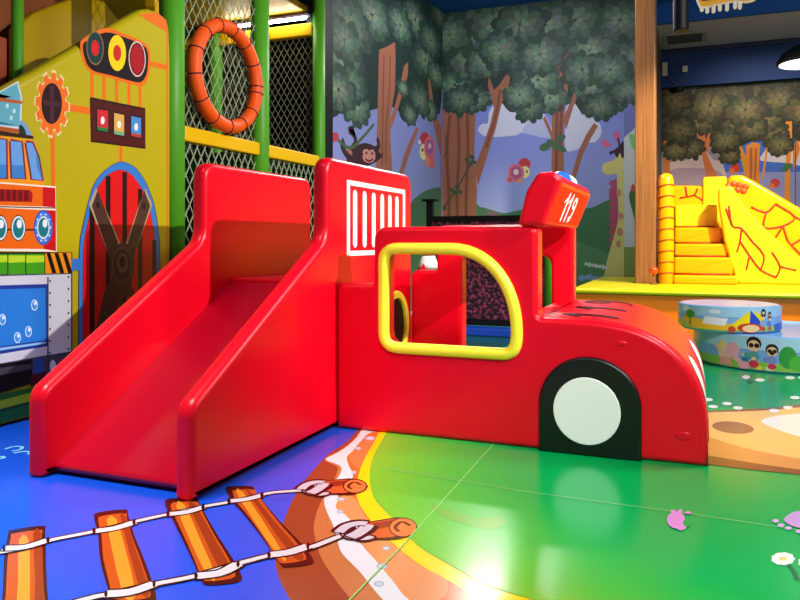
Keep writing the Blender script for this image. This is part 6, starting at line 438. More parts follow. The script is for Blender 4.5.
  (60,80,62,[-4.023,2.173,-4.043,2.159,-4.074,2.161,-4.103,2.177,-4.12,2.202,-4.118,2.225,-4.098,2.239,-4.068,2.238,-4.039,2.221,-4.022,2.197]),
  (60,80,62,[-3.966,2.079,-3.986,2.065,-4.016,2.067,-4.045,2.083,-4.062,2.107,-4.06,2.131,-4.04,2.145,-4.01,2.144,-3.981,2.128,-3.964,2.103]),
  (60,80,62,[-3.832,2.664,-3.851,2.651,-3.882,2.653,-3.911,2.669,-3.927,2.694,-3.926,2.718,-3.906,2.731,-3.876,2.729,-3.847,2.713,-3.83,2.688]),
  (60,80,62,[-3.737,2.715,-3.756,2.702,-3.786,2.704,-3.815,2.72,-3.832,2.745,-3.83,2.769,-3.81,2.782,-3.78,2.78,-3.751,2.764,-3.735,2.739]),
  (60,80,62,[-3.699,2.622,-3.718,2.609,-3.748,2.611,-3.777,2.627,-3.794,2.652,-3.792,2.675,-3.772,2.689,-3.742,2.687,-3.714,2.67,-3.697,2.646]),
  (60,80,62,[-3.775,2.589,-3.794,2.575,-3.824,2.577,-3.853,2.593,-3.87,2.618,-3.868,2.642,-3.849,2.655,-3.818,2.653,-3.789,2.637,-3.773,2.612]),
  (60,80,62,[-4.276,1.789,-4.296,1.775,-4.327,1.776,-4.357,1.792,-4.374,1.817,-4.372,1.841,-4.352,1.855,-4.321,1.854,-4.291,1.838,-4.274,1.813]),
  (60,80,62,[-4.062,2.063,-4.082,2.049,-4.113,2.051,-4.142,2.067,-4.159,2.091,-4.157,2.115,-4.137,2.129,-4.107,2.128,-4.077,2.112,-4.06,2.087]),
  (90,66,56,[-4.27,3.175,-4.265,3.142,-4.258,3.096,-4.251,3.042,-4.25,2.985,-4.257,2.922,-4.269,2.851,-4.281,2.787,-4.289,2.743,-4.319,2.749,-4.311,2.793,-4.299,2.857,-4.287,2.926,-4.28,2.987,-4.281,3.04,-4.288,3.092,-4.295,3.138,-4.3,3.171]),
  (184,60,66,[-2.703,2.571,-2.71,2.535,-2.728,2.504,-2.757,2.481,-2.792,2.469,-2.83,2.471,-2.865,2.485,-2.894,2.51,-2.913,2.543,-2.92,2.58,-2.913,2.616,-2.894,2.648,-2.865,2.671,-2.83,2.682,-2.792,2.68,-2.757,2.666,-2.728,2.641,-2.71,2.608]),
  (214,206,150,[-2.719,2.43,-2.724,2.393,-2.739,2.361,-2.761,2.338,-2.788,2.326,-2.816,2.327,-2.844,2.341,-2.866,2.366,-2.88,2.398,-2.885,2.435,-2.88,2.472,-2.866,2.504,-2.844,2.527,-2.816,2.538,-2.788,2.537,-2.761,2.524,-2.739,2.499,-2.724,2.466]),
  (206,110,116,[-2.811,2.415,-2.817,2.37,-2.835,2.329,-2.864,2.295,-2.901,2.271,-2.943,2.26,-2.987,2.261,-3.029,2.275,-3.066,2.301,-3.095,2.337,-3.114,2.38,-3.12,2.425,-3.114,2.471,-3.095,2.512,-3.066,2.546,-3.029,2.57,-2.987,2.581,-2.943,2.579,-2.901,2.565,-2.864,2.538,-2.835,2.503,-2.817,2.46]),
  (160,84,140,[-2.856,2.425,-2.861,2.389,-2.877,2.357,-2.901,2.331,-2.931,2.315,-2.965,2.311,-2.999,2.318,-3.029,2.335,-3.053,2.362,-3.069,2.396,-3.074,2.433,-3.069,2.469,-3.053,2.502,-3.029,2.527,-2.999,2.543,-2.965,2.548,-2.931,2.54,-2.901,2.523,-2.877,2.495,-2.861,2.462]),
  (226,190,190,[-2.918,2.436,-2.922,2.413,-2.935,2.395,-2.954,2.385,-2.975,2.386,-2.994,2.397,-3.008,2.416,-3.012,2.44,-3.008,2.463,-2.994,2.481,-2.975,2.491,-2.954,2.49,-2.935,2.479,-2.922,2.46]),
  (206,110,116,[-3.001,2.305,-3.009,2.278,-3.029,2.258,-3.058,2.247,-3.091,2.248,-3.12,2.26,-3.14,2.282,-3.148,2.309,-3.14,2.336,-3.12,2.356,-3.091,2.367,-3.058,2.366,-3.029,2.353,-3.009,2.331]),
  (176,80,120,[-3.034,2.306,-3.039,2.288,-3.054,2.275,-3.074,2.271,-3.094,2.276,-3.109,2.29,-3.115,2.308,-3.109,2.326,-3.094,2.339,-3.074,2.343,-3.054,2.337,-3.039,2.324]),
  (60,70,60,[-2.748,2.439,-2.753,2.421,-2.766,2.413,-2.779,2.422,-2.784,2.441,-2.779,2.459,-2.766,2.467,-2.753,2.459]),
  (206,140,120,[-2.838,2.273,-2.848,2.248,-2.876,2.233,-2.909,2.234,-2.936,2.25,-2.947,2.276,-2.936,2.301,-2.909,2.316,-2.876,2.315,-2.848,2.298]),
  (170,78,110,[-1.302,2.141,-1.323,2.086,-1.343,2.028,-1.351,1.971,-1.339,1.919,-1.316,1.869,-1.302,1.816,-1.31,1.755,-1.327,1.691,-1.335,1.628,-1.322,1.572,-1.3,1.518,-1.285,1.456,-1.285,1.383,-1.291,1.302,-1.302,1.217,-1.316,1.127,-1.334,1.033,-1.351,0.943,-1.376,0.853,-1.4,0.766,-1.401,0.703,-1.359,0.642,-1.294,0.605,-1.236,0.671,-1.193,0.913,-1.158,1.256,-1.137,1.557,-1.137,1.767,-1.152,1.935,-1.17,2.069,-1.19,2.173,-1.213,2.243,-1.236,2.275,-1.258,2.257,-1.281,2.201]),
  (170,78,110,[-1.31,2.243,-1.36,2.194,-1.31,2.124,-1.36,2.074,-1.31,2.004,-1.36,1.954,-1.31,1.884,-1.36,1.834,-1.31,1.764,-1.36,1.714,-1.31,1.645,-1.36,1.594,-1.31,1.525,-1.36,1.474,-1.31,1.405,-1.36,1.354,-1.31,1.286,-1.36,1.234,-1.31,1.166,-1.36,1.114,-1.31,1.046,-1.36,0.994,-1.31,0.926,-1.36,0.875,-1.203,0.842,-1.203,2.24]),
  (206,194,126,[-1.203,2.411,-1.173,2.459,-1.133,2.491,-1.105,2.492,-1.097,2.514,-1.101,2.507,-1.105,2.305,-1.093,1.717,-1.081,0.934,-1.105,0.367,-1.203,0.205,-1.338,0.257,-1.434,0.359,-1.453,0.47,-1.432,0.629,-1.401,0.788,-1.367,0.935,-1.324,1.081,-1.285,1.217,-1.252,1.337,-1.223,1.448,-1.203,1.558,-1.196,1.674,-1.199,1.79,-1.203,1.899,-1.208,1.996,-1.216,2.086,-1.219,2.172,-1.219,2.26,-1.216,2.344]),
  (206,194,126,[-1.468,2.489,-1.449,2.515,-1.418,2.537,-1.384,2.554,-1.346,2.563,-1.305,2.568,-1.269,2.584,-1.244,2.626,-1.225,2.679,-1.203,2.718,-1.169,2.741,-1.131,2.75,-1.105,2.713,-1.093,2.59,-1.091,2.423,-1.105,2.305,-1.139,2.287,-1.187,2.318,-1.236,2.344,-1.282,2.341,-1.327,2.332,-1.368,2.331,-1.402,2.342,-1.43,2.361,-1.451,2.385,-1.465,2.417,-1.472,2.455]),
  (62,34,58,[-1.351,2.724,-1.332,2.735,-1.3,2.743,-1.269,2.755,-1.241,2.773,-1.214,2.795,-1.187,2.819,-1.156,2.857,-1.127,2.897,-1.105,2.9,-1.095,2.832,-1.093,2.726,-1.097,2.645,-1.107,2.613,-1.123,2.606,-1.137,2.612,-1.148,2.639,-1.158,2.678,-1.17,2.699,-1.185,2.678,-1.202,2.637,-1.219,2.616,-1.236,2.637,-1.252,2.677,-1.269,2.703,-1.286,2.698,-1.303,2.68,-1.318,2.671,-1.335,2.684,-1.349,2.705]),
  (200,96,140,[-1.451,2.832,-1.464,2.851,-1.475,2.876,-1.483,2.9,-1.484,2.919,-1.478,2.933,-1.465,2.943,-1.449,2.949,-1.434,2.951,-1.422,2.948,-1.41,2.939,-1.398,2.928,-1.384,2.914,-1.366,2.898,-1.344,2.879,-1.326,2.86,-1.318,2.842,-1.325,2.827,-1.343,2.812,-1.365,2.8,-1.384,2.794,-1.402,2.796,-1.42,2.805,-1.437,2.817]),
  (200,96,140,[-1.269,2.994,-1.274,3.015,-1.277,3.035,-1.276,3.051,-1.269,3.062,-1.252,3.068,-1.229,3.07,-1.204,3.066,-1.187,3.058,-1.176,3.042,-1.17,3.019,-1.168,2.995,-1.17,2.972,-1.178,2.946,-1.191,2.918,-1.206,2.896,-1.219,2.889,-1.233,2.903,-1.247,2.932,-1.26,2.966]),
  (62,34,58,[-1.188,2.959,-1.155,2.787,-1.185,2.781,-1.218,2.953]),
  (190,130,116,[-1.144,2.017,-1.15,1.986,-1.165,1.964,-1.187,1.956,-1.208,1.965,-1.224,1.988,-1.229,2.019,-1.224,2.05,-1.208,2.072,-1.187,2.08,-1.165,2.071,-1.15,2.048]),
  (190,130,116,[-1.111,1.625,-1.117,1.594,-1.133,1.572,-1.154,1.564,-1.175,1.572,-1.191,1.595,-1.196,1.626,-1.191,1.657,-1.175,1.68,-1.154,1.688,-1.133,1.679,-1.117,1.656]),
  (190,130,116,[-1.118,1.353,-1.125,1.315,-1.144,1.287,-1.17,1.277,-1.196,1.287,-1.216,1.315,-1.223,1.354,-1.216,1.392,-1.196,1.42,-1.17,1.43,-1.144,1.419,-1.125,1.391]),
  (190,130,116,[-1.152,1.149,-1.158,1.118,-1.173,1.095,-1.195,1.087,-1.216,1.095,-1.232,1.118,-1.237,1.149,-1.232,1.18,-1.216,1.203,-1.195,1.211,-1.173,1.203,-1.158,1.18]),
  (206,206,206,[-1.706,0.802,-1.715,0.78,-1.737,0.77,-1.758,0.779,-1.767,0.801,-1.758,0.823,-1.737,0.833,-1.715,0.824]),
  (206,206,206,[-1.649,0.792,-1.658,0.76,-1.679,0.747,-1.701,0.76,-1.709,0.792,-1.701,0.823,-1.679,0.837,-1.658,0.824]),
  (206,206,206,[-1.591,0.783,-1.6,0.761,-1.622,0.751,-1.643,0.76,-1.652,0.782,-1.643,0.804,-1.622,0.813,-1.6,0.804]),
  (206,206,206,[-1.534,0.773,-1.543,0.741,-1.565,0.728,-1.586,0.741,-1.595,0.772,-1.586,0.804,-1.565,0.817,-1.543,0.805]),
  (206,206,206,[-1.478,0.763,-1.486,0.741,-1.508,0.732,-1.529,0.741,-1.538,0.763,-1.529,0.785,-1.508,0.794,-1.486,0.785]),
  (206,206,206,[-1.421,0.754,-1.43,0.722,-1.451,0.709,-1.472,0.722,-1.481,0.753,-1.472,0.785,-1.451,0.798,-1.43,0.785]),
  (206,206,206,[-1.365,0.744,-1.373,0.722,-1.394,0.713,-1.416,0.722,-1.424,0.743,-1.416,0.765,-1.394,0.775,-1.373,0.766]),
  (150,160,210,[-1.737,0.559,-1.746,0.533,-1.77,0.513,-1.804,0.506,-1.838,0.512,-1.863,0.531,-1.873,0.557,-1.863,0.583,-1.838,0.602,-1.804,0.61,-1.77,0.604,-1.746,0.585]),
  (150,160,210,[-1.618,0.579,-1.627,0.553,-1.652,0.533,-1.686,0.525,-1.72,0.532,-1.744,0.55,-1.753,0.576,-1.744,0.602,-1.72,0.622,-1.686,0.629,-1.652,0.623,-1.627,0.604]),
  (150,160,210,[-1.501,0.546,-1.51,0.52,-1.534,0.501,-1.568,0.493,-1.602,0.5,-1.626,0.518,-1.635,0.544,-1.626,0.57,-1.602,0.589,-1.568,0.597,-1.534,0.59,-1.51,0.572]),
  (196,198,204,[-1.105,3.257,-0.91,3.245,-0.91,0.203,-1.105,0.197]),
  (120,190,110,[-1.023,2.981,-1.015,3.003,-0.997,3.014,-0.976,3.017,-0.959,3.011,-0.944,2.996,-0.93,2.972,-0.918,2.941,-0.91,2.907,-0.905,2.864,-0.903,2.813,-0.904,2.766,-0.91,2.738,-0.922,2.733,-0.939,2.743,-0.958,2.764,-0.975,2.792,-0.991,2.833,-1.007,2.888,-1.02,2.941]),
  (128,150,84,[-1.105,1.098,-0.91,1.099,-0.91,0.203,-1.105,0.197]),
  (64,110,70,[-0.991,1.793,-1.004,1.844,-1.015,1.887,-1.022,1.926,-1.023,1.963,-1.017,2.006,-1.005,2.05,-0.99,2.084,-0.975,2.098,-0.958,2.089,-0.939,2.065,-0.922,2.022,-0.91,1.961,-0.904,1.855,-0.901,1.715,-0.903,1.588,-0.91,1.521,-0.926,1.541,-0.948,1.619,-0.972,1.715]),
  (190,80,100,[-0.926,2.096,-0.932,2.057,-0.949,2.032,-0.969,2.033,-0.985,2.058,-0.991,2.098,-0.985,2.138,-0.969,2.162,-0.949,2.161,-0.932,2.136]),
  (110,114,178,[-1.105,4.787,-0.91,4.766,-0.91,3.144,-0.975,3.063,-1.04,3.016,-1.105,2.951]),
 ],
 'mural_far': [
  (150,132,140,[-1.041,4.543,0.483,4.419,0.483,-0.579,-1.041,-0.648]),
  (66,104,190,[0.483,4.419,4.142,4.12,4.142,-0.414,0.483,-0.579]),
  (140,140,190,[0.483,2.579,4.142,2.451,4.142,-0.414,0.483,-0.579]),
  (206,176,176,[-0.494,2.347,-0.571,2.426,-0.569,2.537,-0.53,2.65,-0.494,2.736,-0.468,2.788,-0.43,2.82,-0.386,2.839,-0.341,2.853,-0.295,2.857,-0.246,2.849,-0.196,2.841,-0.151,2.845,-0.112,2.867,-0.078,2.901,-0.042,2.935,0,2.96,0.053,2.979,0.112,2.993,0.172,2.999,0.224,2.991,0.266,2.96,0.303,2.912,0.337,2.862,0.372,2.824,0.412,2.814,0.455,2.819,0.493,2.816,0.519,2.778,0.553,2.68,0.59,2.543,0.592,2.409,0.519,2.318,0.317,2.283,0.019,2.28,-0.284,2.303]),
  (168,140,160,[-0.649,2.249,-0.701,2.328,-0.649,2.44,-0.549,2.552,-0.456,2.633,-0.378,2.672,-0.289,2.687,-0.188,2.687,-0.075,2.68,0.066,2.671,0.229,2.655,0.379,2.626,0.483,2.579,0.547,2.499,0.585,2.391,0.573,2.288,0.483,2.22,0.253,2.191,-0.087,2.187,-0.427,2.207]),
  (214,196,206,[1.202,2.79,1.199,2.822,1.218,2.863,1.246,2.906,1.273,2.944,1.294,2.978,1.317,3.013,1.344,3.04,1.378,3.056,1.424,3.055,1.479,3.041,1.535,3.023,1.587,3.007,1.635,2.991,1.68,2.971,1.722,2.958,1.76,2.96,1.786,2.99,1.804,3.038,1.825,3.085,1.863,3.11,1.929,3.114,2.013,3.105,2.095,3.076,2.151,3.019,2.177,2.909,2.184,2.757,2.175,2.611,2.151,2.521,2.104,2.51,2.037,2.548,1.963,2.604,1.897,2.646,1.843,2.667,1.795,2.684,1.746,2.699,1.691,2.712,1.625,2.721,1.553,2.728,1.48,2.734,1.413,2.742,1.349,2.75,1.286,2.758,1.234,2.77]),
  (70,66,54,[-1.041,4.75,-1.179,4.27,-1.136,3.59,-1.041,3.089,-0.906,2.953,-0.721,2.994,-0.572,3.027,-0.5,2.979,-0.463,2.925,-0.418,2.897,-0.347,2.918,-0.268,2.966,-0.189,3.009,-0.11,3.033,-0.032,3.052,0.038,3.08,0.092,3.131,0.137,3.192,0.187,3.234,0.248,3.239,0.312,3.225,0.372,3.225,0.429,3.21,0.483,3.209,0.519,3.337,0.585,3.72,0.635,4.232,0.519,4.615,0.069,4.81,-0.566,4.88]),
  (44,48,30,[0.483,4.618,0.179,4.175,0.327,3.517,0.483,3.019,0.498,2.839,0.522,2.815,0.556,2.816,0.605,2.804,0.664,2.818,0.719,2.849,0.762,2.905,0.801,2.978,0.846,3.042,0.9,3.088,0.961,3.124,1.025,3.152,1.096,3.173,1.171,3.185,1.238,3.18,1.289,3.149,1.332,3.1,1.378,3.056,1.435,3.019,1.496,2.985,1.553,2.97,1.599,2.973,1.641,2.995,1.691,3.041,1.75,3.15,1.816,3.284,1.897,3.339,1.987,3.243,2.093,3.07,2.234,2.938,2.407,2.895,2.615,2.893,2.892,2.908,3.319,2.895,3.803,2.9,4.142,3.032,4.353,3.408,4.43,3.91,4.142,4.301,3.13,4.541,1.642,4.683]),
  (90,120,70,[-1.041,1.221,4.142,1.309,4.142,-0.414,-1.041,-0.648]),
  (206,112,62,[-0.581,3.561,-0.494,3.638,-0.475,3.063,-0.437,2.243,-0.572,2.247]),
  (206,112,62,[0.038,3.444,0.187,3.395,0.224,3.232,0.298,3.429,0.317,3.127,0.224,2.991,0.335,2.705,0.483,2.419,0.446,2.301,0.261,2.306,0.168,2.832]),
  (206,150,50,[0.464,3.02,0.537,3.456,0.592,3.532,0.574,3.214,0.501,2.918]),
  (222,140,40,[0.738,3.564,0.81,3.242,0.9,3,0.989,2.798,0.953,2.405,0.846,2.903]),
  (226,132,40,[0.953,3.076,1.078,3.149,1.202,3.104,1.185,2.692,1.22,1.416,0.882,1.418,0.918,2.406,0.971,2.7]),
  (176,92,56,[1.068,3.033,1.068,2.959,1.069,2.853,1.069,2.729,1.068,2.599,1.064,2.448,1.059,2.276,1.054,2.117,1.05,2.007,1,2.009,1.004,2.119,1.009,2.278,1.014,2.45,1.018,2.599,1.019,2.729,1.019,2.853,1.018,2.959,1.018,3.033]),
  (176,92,56,[1.152,3.028,1.134,2.399,1.094,2.401,1.112,3.03]),
  (226,140,50,[1.22,2.357,1.291,2.884,1.326,3.215,1.291,3.491,1.343,3.371,1.396,3.524,1.413,3.406,1.343,2.98,1.273,2.473]),
  (230,136,40,[1.639,3.684,1.76,3.715,1.76,3.154,1.725,2.575,1.725,1.413,1.622,1.414,1.639,2.578,1.674,3.158]),
  (206,120,50,[1.777,2.96,1.828,3.189,1.845,3.535,1.897,2.954,1.777,2.534]),
  (70,110,60,[1.76,2.651,1.747,2.617,1.712,2.597,1.67,2.599,1.635,2.621,1.622,2.656,1.635,2.69,1.67,2.71,1.712,2.708,1.747,2.685]),
  (70,110,60,[1.708,2.595,1.695,2.561,1.661,2.541,1.618,2.543,1.583,2.565,1.57,2.6,1.583,2.633,1.618,2.653,1.661,2.652,1.695,2.629]),
  (206,60,50,[0.846,2.646,0.837,2.608,0.812,2.577,0.776,2.561,0.735,2.563,0.699,2.581,0.674,2.613,0.665,2.653,0.674,2.691,0.699,2.721,0.735,2.737,0.776,2.736,0.812,2.717,0.837,2.685]),
  (226,110,60,[0.756,2.59,0.748,2.56,0.728,2.539,0.701,2.532,0.674,2.541,0.654,2.563,0.647,2.594,0.654,2.623,0.674,2.644,0.701,2.651,0.728,2.642,0.748,2.62]),
  (206,60,50,[1.553,2.328,1.544,2.29,1.52,2.261,1.485,2.245,1.446,2.246,1.411,2.264,1.387,2.295,1.378,2.333,1.387,2.371,1.411,2.401,1.446,2.417,1.485,2.415,1.52,2.397,1.544,2.366]),
  (226,110,60,[1.466,2.272,1.459,2.243,1.44,2.222,1.413,2.215,1.387,2.224,1.368,2.246,1.361,2.275,1.368,2.304,1.387,2.325,1.413,2.332,1.44,2.324,1.459,2.302]),
  (90,80,76,[1.811,4.503,1.828,4.502,1.828,1.219,1.811,1.219]),
 ],
}

# ------------------------------------------------------------------ materials
def lin(c):
    c /= 255.0
    return c / 12.92 if c <= 0.04045 else ((c + 0.055) / 1.055) ** 2.4
def rgb(h):
    return tuple(lin(int(h[i:i + 2], 16)) for i in (0, 2, 4))
MATS = {}
def mat(name, col, rough=0.5, spec=0.5, metal=0.0, bump=0.0, scale=8.0, vary=0.0, coat=0.0, emit=None, estr=0.0, stretch=None):
    if name in MATS: return MATS[name]
    m = bpy.data.materials.new(name); m.use_nodes = True
    nt = m.node_tree; b = nt.nodes['Principled BSDF']
    c = (*rgb(col), 1)
    b.inputs['Base Color'].default_value = c
    b.inputs['Roughness'].default_value = rough
    b.inputs['Specular IOR Level'].default_value = spec
    b.inputs['Metallic'].default_value = metal
    b.inputs['Coat Weight'].default_value = coat
    b.inputs['Coat Roughness'].default_value = 0.08
    if emit:
        b.inputs['Emission Color'].default_value = (*rgb(emit), 1); b.inputs['Emission Strength'].default_value = estr
    if bump or vary:
        tc = nt.nodes.new('ShaderNodeTexCoord'); mp = nt.nodes.new('ShaderNodeMapping')
        nt.links.new(tc.outputs['Object'], mp.inputs['Vector'])
        if stretch: mp.inputs['Scale'].default_value = stretch
        n = nt.nodes.new('ShaderNodeTexNoise'); n.inputs['Scale'].default_value = scale; n.inputs['Detail'].default_value = 3
        nt.links.new(mp.outputs['Vector'], n.inputs['Vector'])
        if bump:
            bp = nt.nodes.new('ShaderNodeBump'); bp.inputs['Strength'].default_value = bump; bp.inputs['Distance'].default_value = 0.02
            nt.links.new(n.outputs['Fac'], bp.inputs['Height']); nt.links.new(bp.outputs['Normal'], b.inputs['Normal'])
        if vary:
            r = nt.nodes.new('ShaderNodeMix'); r.data_type = 'RGBA'
            r.inputs['A'].default_value = tuple(v * (1 - vary) for v in c[:3]) + (1,)
            r.inputs['B'].default_value = tuple(min(1, v * (1 + vary)) for v in c[:3]) + (1,)
            nt.links.new(n.outputs['Fac'], r.inputs['Factor']); nt.links.new(r.outputs['Result'], b.inputs['Base Color'])
    MATS[name] = m
    return m
def print_mat(name, rough=0.4, spec=0.4, bump=0.0, bscale=3.0, gain=1.0):
    m = bpy.data.materials.new(name); m.use_nodes = True
    nt = m.node_tree; b = nt.nodes['Principled BSDF']
    a = nt.nodes.new('ShaderNodeAttribute'); a.attribute_name = 'ink'
    nt.links.new(a.outputs['Color'], b.inputs['Base Color'])
    b.inputs['Roughness'].default_value = rough; b.inputs['Specular IOR Level'].default_value = spec
    if bump:
        tc = nt.nodes.new('ShaderNodeTexCoord'); n = nt.nodes.new('ShaderNodeTexNoise'); n.inputs['Scale'].default_value = bscale; n.inputs['Detail'].default_value = 2
        bp = nt.nodes.new('ShaderNodeBump'); bp.inputs['Strength'].default_value = bump; bp.inputs['Distance'].default_value = 0.02
        nt.links.new(tc.outputs['Object'], n.inputs['Vector']); nt.links.new(n.outputs['Fac'], bp.inputs['Height']); nt.links.new(bp.outputs['Normal'], b.inputs['Normal'])
    MATS[name] = m
    return m
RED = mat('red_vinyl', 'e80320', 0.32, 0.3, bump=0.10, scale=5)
RED2 = mat('orange_red_vinyl', 'e61004', 0.5, 0.1, bump=0.06, scale=5)
BLACKV = mat('black_vinyl', '0c0d0c', 0.35, 0.5, bump=0.1, scale=6)
WHITEP = mat('white_print', 'fbfaf6', 0.45, 0.4)
DARKP = mat('dark_print', '3a0c10', 0.6, 0.15)
YELV = mat('yellow_vinyl', 'fff03c', 0.35, 0.4)
GREENF = mat('green_foam', '4f9c1e', 0.45, 0.3, bump=0.05)
YELB = mat('yellow_foam', 'e8b400', 0.45, 0.3)
ORF = mat('orange_foam', 'f0560c', 0.5, 0.3, bump=0.1, scale=12)
BLACK = mat('black_metal', '08080a', 0.55, 0.3)
NETM = mat('pale_cord', 'a8b494', 0.7, 0.2)
DARKN = mat('dark_cord', '8a8a70', 0.8, 0.2)

# ------------------------------------------------------------------ mesh helpers
def link(name, bm, m, parent=None, smooth=True, wn=True, mats=None):
    me = bpy.data.meshes.new(name); bm.to_mesh(me); bm.free()
    o = bpy.data.objects.new(name, me); COL.objects.link(o)
    for k in (mats or [m]): me.materials.append(k)
    if smooth:
        for p in me.polygons: p.use_smooth = True
        if wn:
            w = o.modifiers.new('normals', 'WEIGHTED_NORMAL'); w.weight = 80; w.mode = 'FACE_AREA'
    if parent:
        o.parent = parent
        o.matrix_parent_inverse = Matrix.Translation(-parent.location)
    return o
def thing(name, label, cat, loc=(0, 0, 0), group=None):
    o = bpy.data.objects.new(name, None); COL.objects.link(o); o.location = loc; o.empty_display_size = 0.1
    o['label'] = label; o['category'] = cat
    if group: o['group'] = group
    return o
def tag(o, label, cat, group=None, kind=None):
    o['label'] = label; o['category'] = cat
    if group: o['group'] = group
    if kind: o['kind'] = kind
    return o
def struct(o): o['kind'] = 'structure'; return o
AX = {'x': lambda u, v, d: (d, u, v), 'y': lambda u, v, d: (u, d, v), 'z': lambda u, v, d: (u, v, d)}
def area(p): return sum(p[i - 1][0] * p[i][1] - p[i][0] * p[i - 1][1] for i in range(len(p))) / 2
def dedupe(p):
    q = []
    for a in p:
        if not q or math.hypot(a[0] - q[-1][0], a[1] - q[-1][1]) > 1e-4: q.append(a)
    if math.hypot(q[0][0] - q[-1][0], q[0][1] - q[-1][1]) < 1e-4: q.pop()
    return q
def inset(p, d):                       # p counter-clockwise; d > 0 goes inwards
    n = len(p); out = []
    for i in range(n):
        a, b, c = p[i - 1], p[i], p[(i + 1) % n]
        e1 = Vector((b[0] - a[0], b[1] - a[1])).normalized(); e2 = Vector((c[0] - b[0], c[1] - b[1])).normalized()
        n1 = Vector((-e1.y, e1.x)); n2 = Vector((-e2.y, e2.x)); m = n1 + n2
        k = m.length_squared
        m = n1 if k < 1e-6 else m * (2 / max(k, 0.6))
        out.append((b[0] + m.x * d, b[1] + m.y * d))
    return out
def fillet(p, r, n=5):                 # rounds the corners of a polygon; r a number or one per corner
    out = []
    L = len(p)
    for i in range(L):
        ri = r[i] if isinstance(r, (list, tuple)) else r
        a, b, c = Vector(p[i - 1]), Vector(p[i]), Vector(p[(i + 1) % L])
        if ri <= 0: out.append(tuple(b)); continue
        e1 = (a - b); e2 = (c - b); l1, l2 = e1.length, e2.length
        e1.normalize(); e2.normalize()
        ang = e1.angle(e2)
        if ang > PI - 0.03: out.append(tuple(b)); continue
        t = min(ri / math.tan(ang / 2), l1 * 0.49, l2 * 0.49)
        s, e = b + e1 * t, b + e2 * t
        for k in range(n + 1):
            f = k / n
            q = s * (1 - f) ** 2 + b * 2 * f * (1 - f) + e * f * f
            out.append((q.x, q.y))
    return dedupe(out)
def prism(bm, prof, d0, d1, axis='y', r=0.03, seg=4, holes=(), both=True):
    f = AX[axis]
    loops = [prof if area(prof) > 0 else prof[::-1]]
    for h in holes: loops.append(h[::-1] if area(h) > 0 else h)
    caps = {0: [], 1: []}
    for lp in loops:
        rings = []
        prof_steps = []
        for k in range(seg + 1):
            t = k / seg * PI / 2
            prof_steps.append((r * (1 - math.sin(t)), d0 + r * (1 - math.cos(t))))
        for k in range(seg + 1):
            t = PI / 2 - k / seg * PI / 2
            prof_steps.append((r * (1 - math.sin(t)), d1 - r * (1 - math.cos(t))))
        for ins, d in prof_steps:
            q = inset(lp, ins) if ins > 1e-6 else lp
            rings.append([bm.verts.new(f(u, v, d)) for u, v in q])
        n = len(lp)
        for a, b in zip(rings, rings[1:]):
            for i in range(n):
                j = (i + 1) % n
                try: bm.faces.new((a[i], a[j], b[j], b[i]))
                except ValueError: pass
        caps[0].append(rings[0]); caps[1].append(rings[-1])
    for k in (0, 1):
        if len(loops) == 1:
            bm.faces.new(caps[k][0])
        else:
            es = []
            for rg in caps[k]:
                for i in range(len(rg)):
                    e = bm.edges.get((rg[i], rg[(i + 1) % len(rg)]))
                    es.append(e)
            bmesh.ops.triangle_fill(bm, use_beauty=True, edges=es)
    bmesh.ops.recalc_face_normals(bm, faces=bm.faces[:])
    return bm
def box(bm, x0, x1, y0, y1, z0, z1, r=0.0, seg=3):
    if r <= 0:
        vs = [bm.verts.new(p) for p in ((x0, y0, z0), (x1, y0, z0), (x1, y1, z0), (x0, y1, z0), (x0, y0, z1), (x1, y0, z1), (x1, y1, z1), (x0, y1, z1))]
        for q in ((0, 3, 2, 1), (4, 5, 6, 7), (0, 1, 5, 4), (1, 2, 6, 5), (2, 3, 7, 6), (3, 0, 4, 7)): bm.faces.new([vs[i] for i in q])
        return bm
    return prism(bm, fillet([(x0, z0), (x1, z0), (x1, z1), (x0, z1)], r, 4), y0, y1, 'y', r * 0.9, seg)
def tube(bm, pts, r, seg=10, closed=False, caps=True, squash=None):
    pts = [Vector(p) for p in pts]; n = len(pts); rings = []
    up = None
    for i, p in enumerate(pts):
        a = pts[i - 1] if (i or closed) else p; b = pts[(i + 1) % n] if (i < n - 1 or closed) else p
        t = (b - a).normalized()
        if up is None:
            up = t.orthogonal().normalized()
            if squash: up = Vector(squash) - t * t.dot(Vector(squash)); up.normalize()
        else:
            if squash: up = Vector(squash)
            up = (up - t * t.dot(up)).normalized()
        s = t.cross(up)
        ri = r[i] if isinstance(r, (list, tuple)) else r
        rings.append([bm.verts.new(p + (up * math.cos(2 * PI * k / seg) + s * math.sin(2 * PI * k / seg)) * ri) for k in range(seg)])
    for i in range(n if closed else n - 1):
        a, b = rings[i], rings[(i + 1) % n]
        for k in range(seg):
            j = (k + 1) % seg
            bm.faces.new((a[k], a[j], b[j], b[k]))
    if caps and not closed:
        bm.faces.new(rings[0][::-1]); bm.faces.new(rings[-1])
    return bm
def lathe(bm, prof, cx, cy, seg=32):
    rings = [[bm.verts.new((cx + r * math.cos(2 * PI * k / seg), cy + r * math.sin(2 * PI * k / seg), z)) for k in range(seg)] for r, z in prof]
    for a, b in zip(rings, rings[1:]):
        for k in range(seg):
            j = (k + 1) % seg; bm.faces.new((a[k], a[j], b[j], b[k]))
    bm.faces.new(rings[0][::-1]); bm.faces.new(rings[-1])
    return bm
def ellipsoid(bm, c, rx, ry, rz, u=20, v=12, zmin=-1.0):
    M = Matrix.Translation(c) @ Matrix.Diagonal((rx, ry, rz, 1))
    bmesh.ops.create_uvsphere(bm, u_segments=u, v_segments=v, radius=1, matrix=M)
    return bm
def NB(): return bmesh.new()
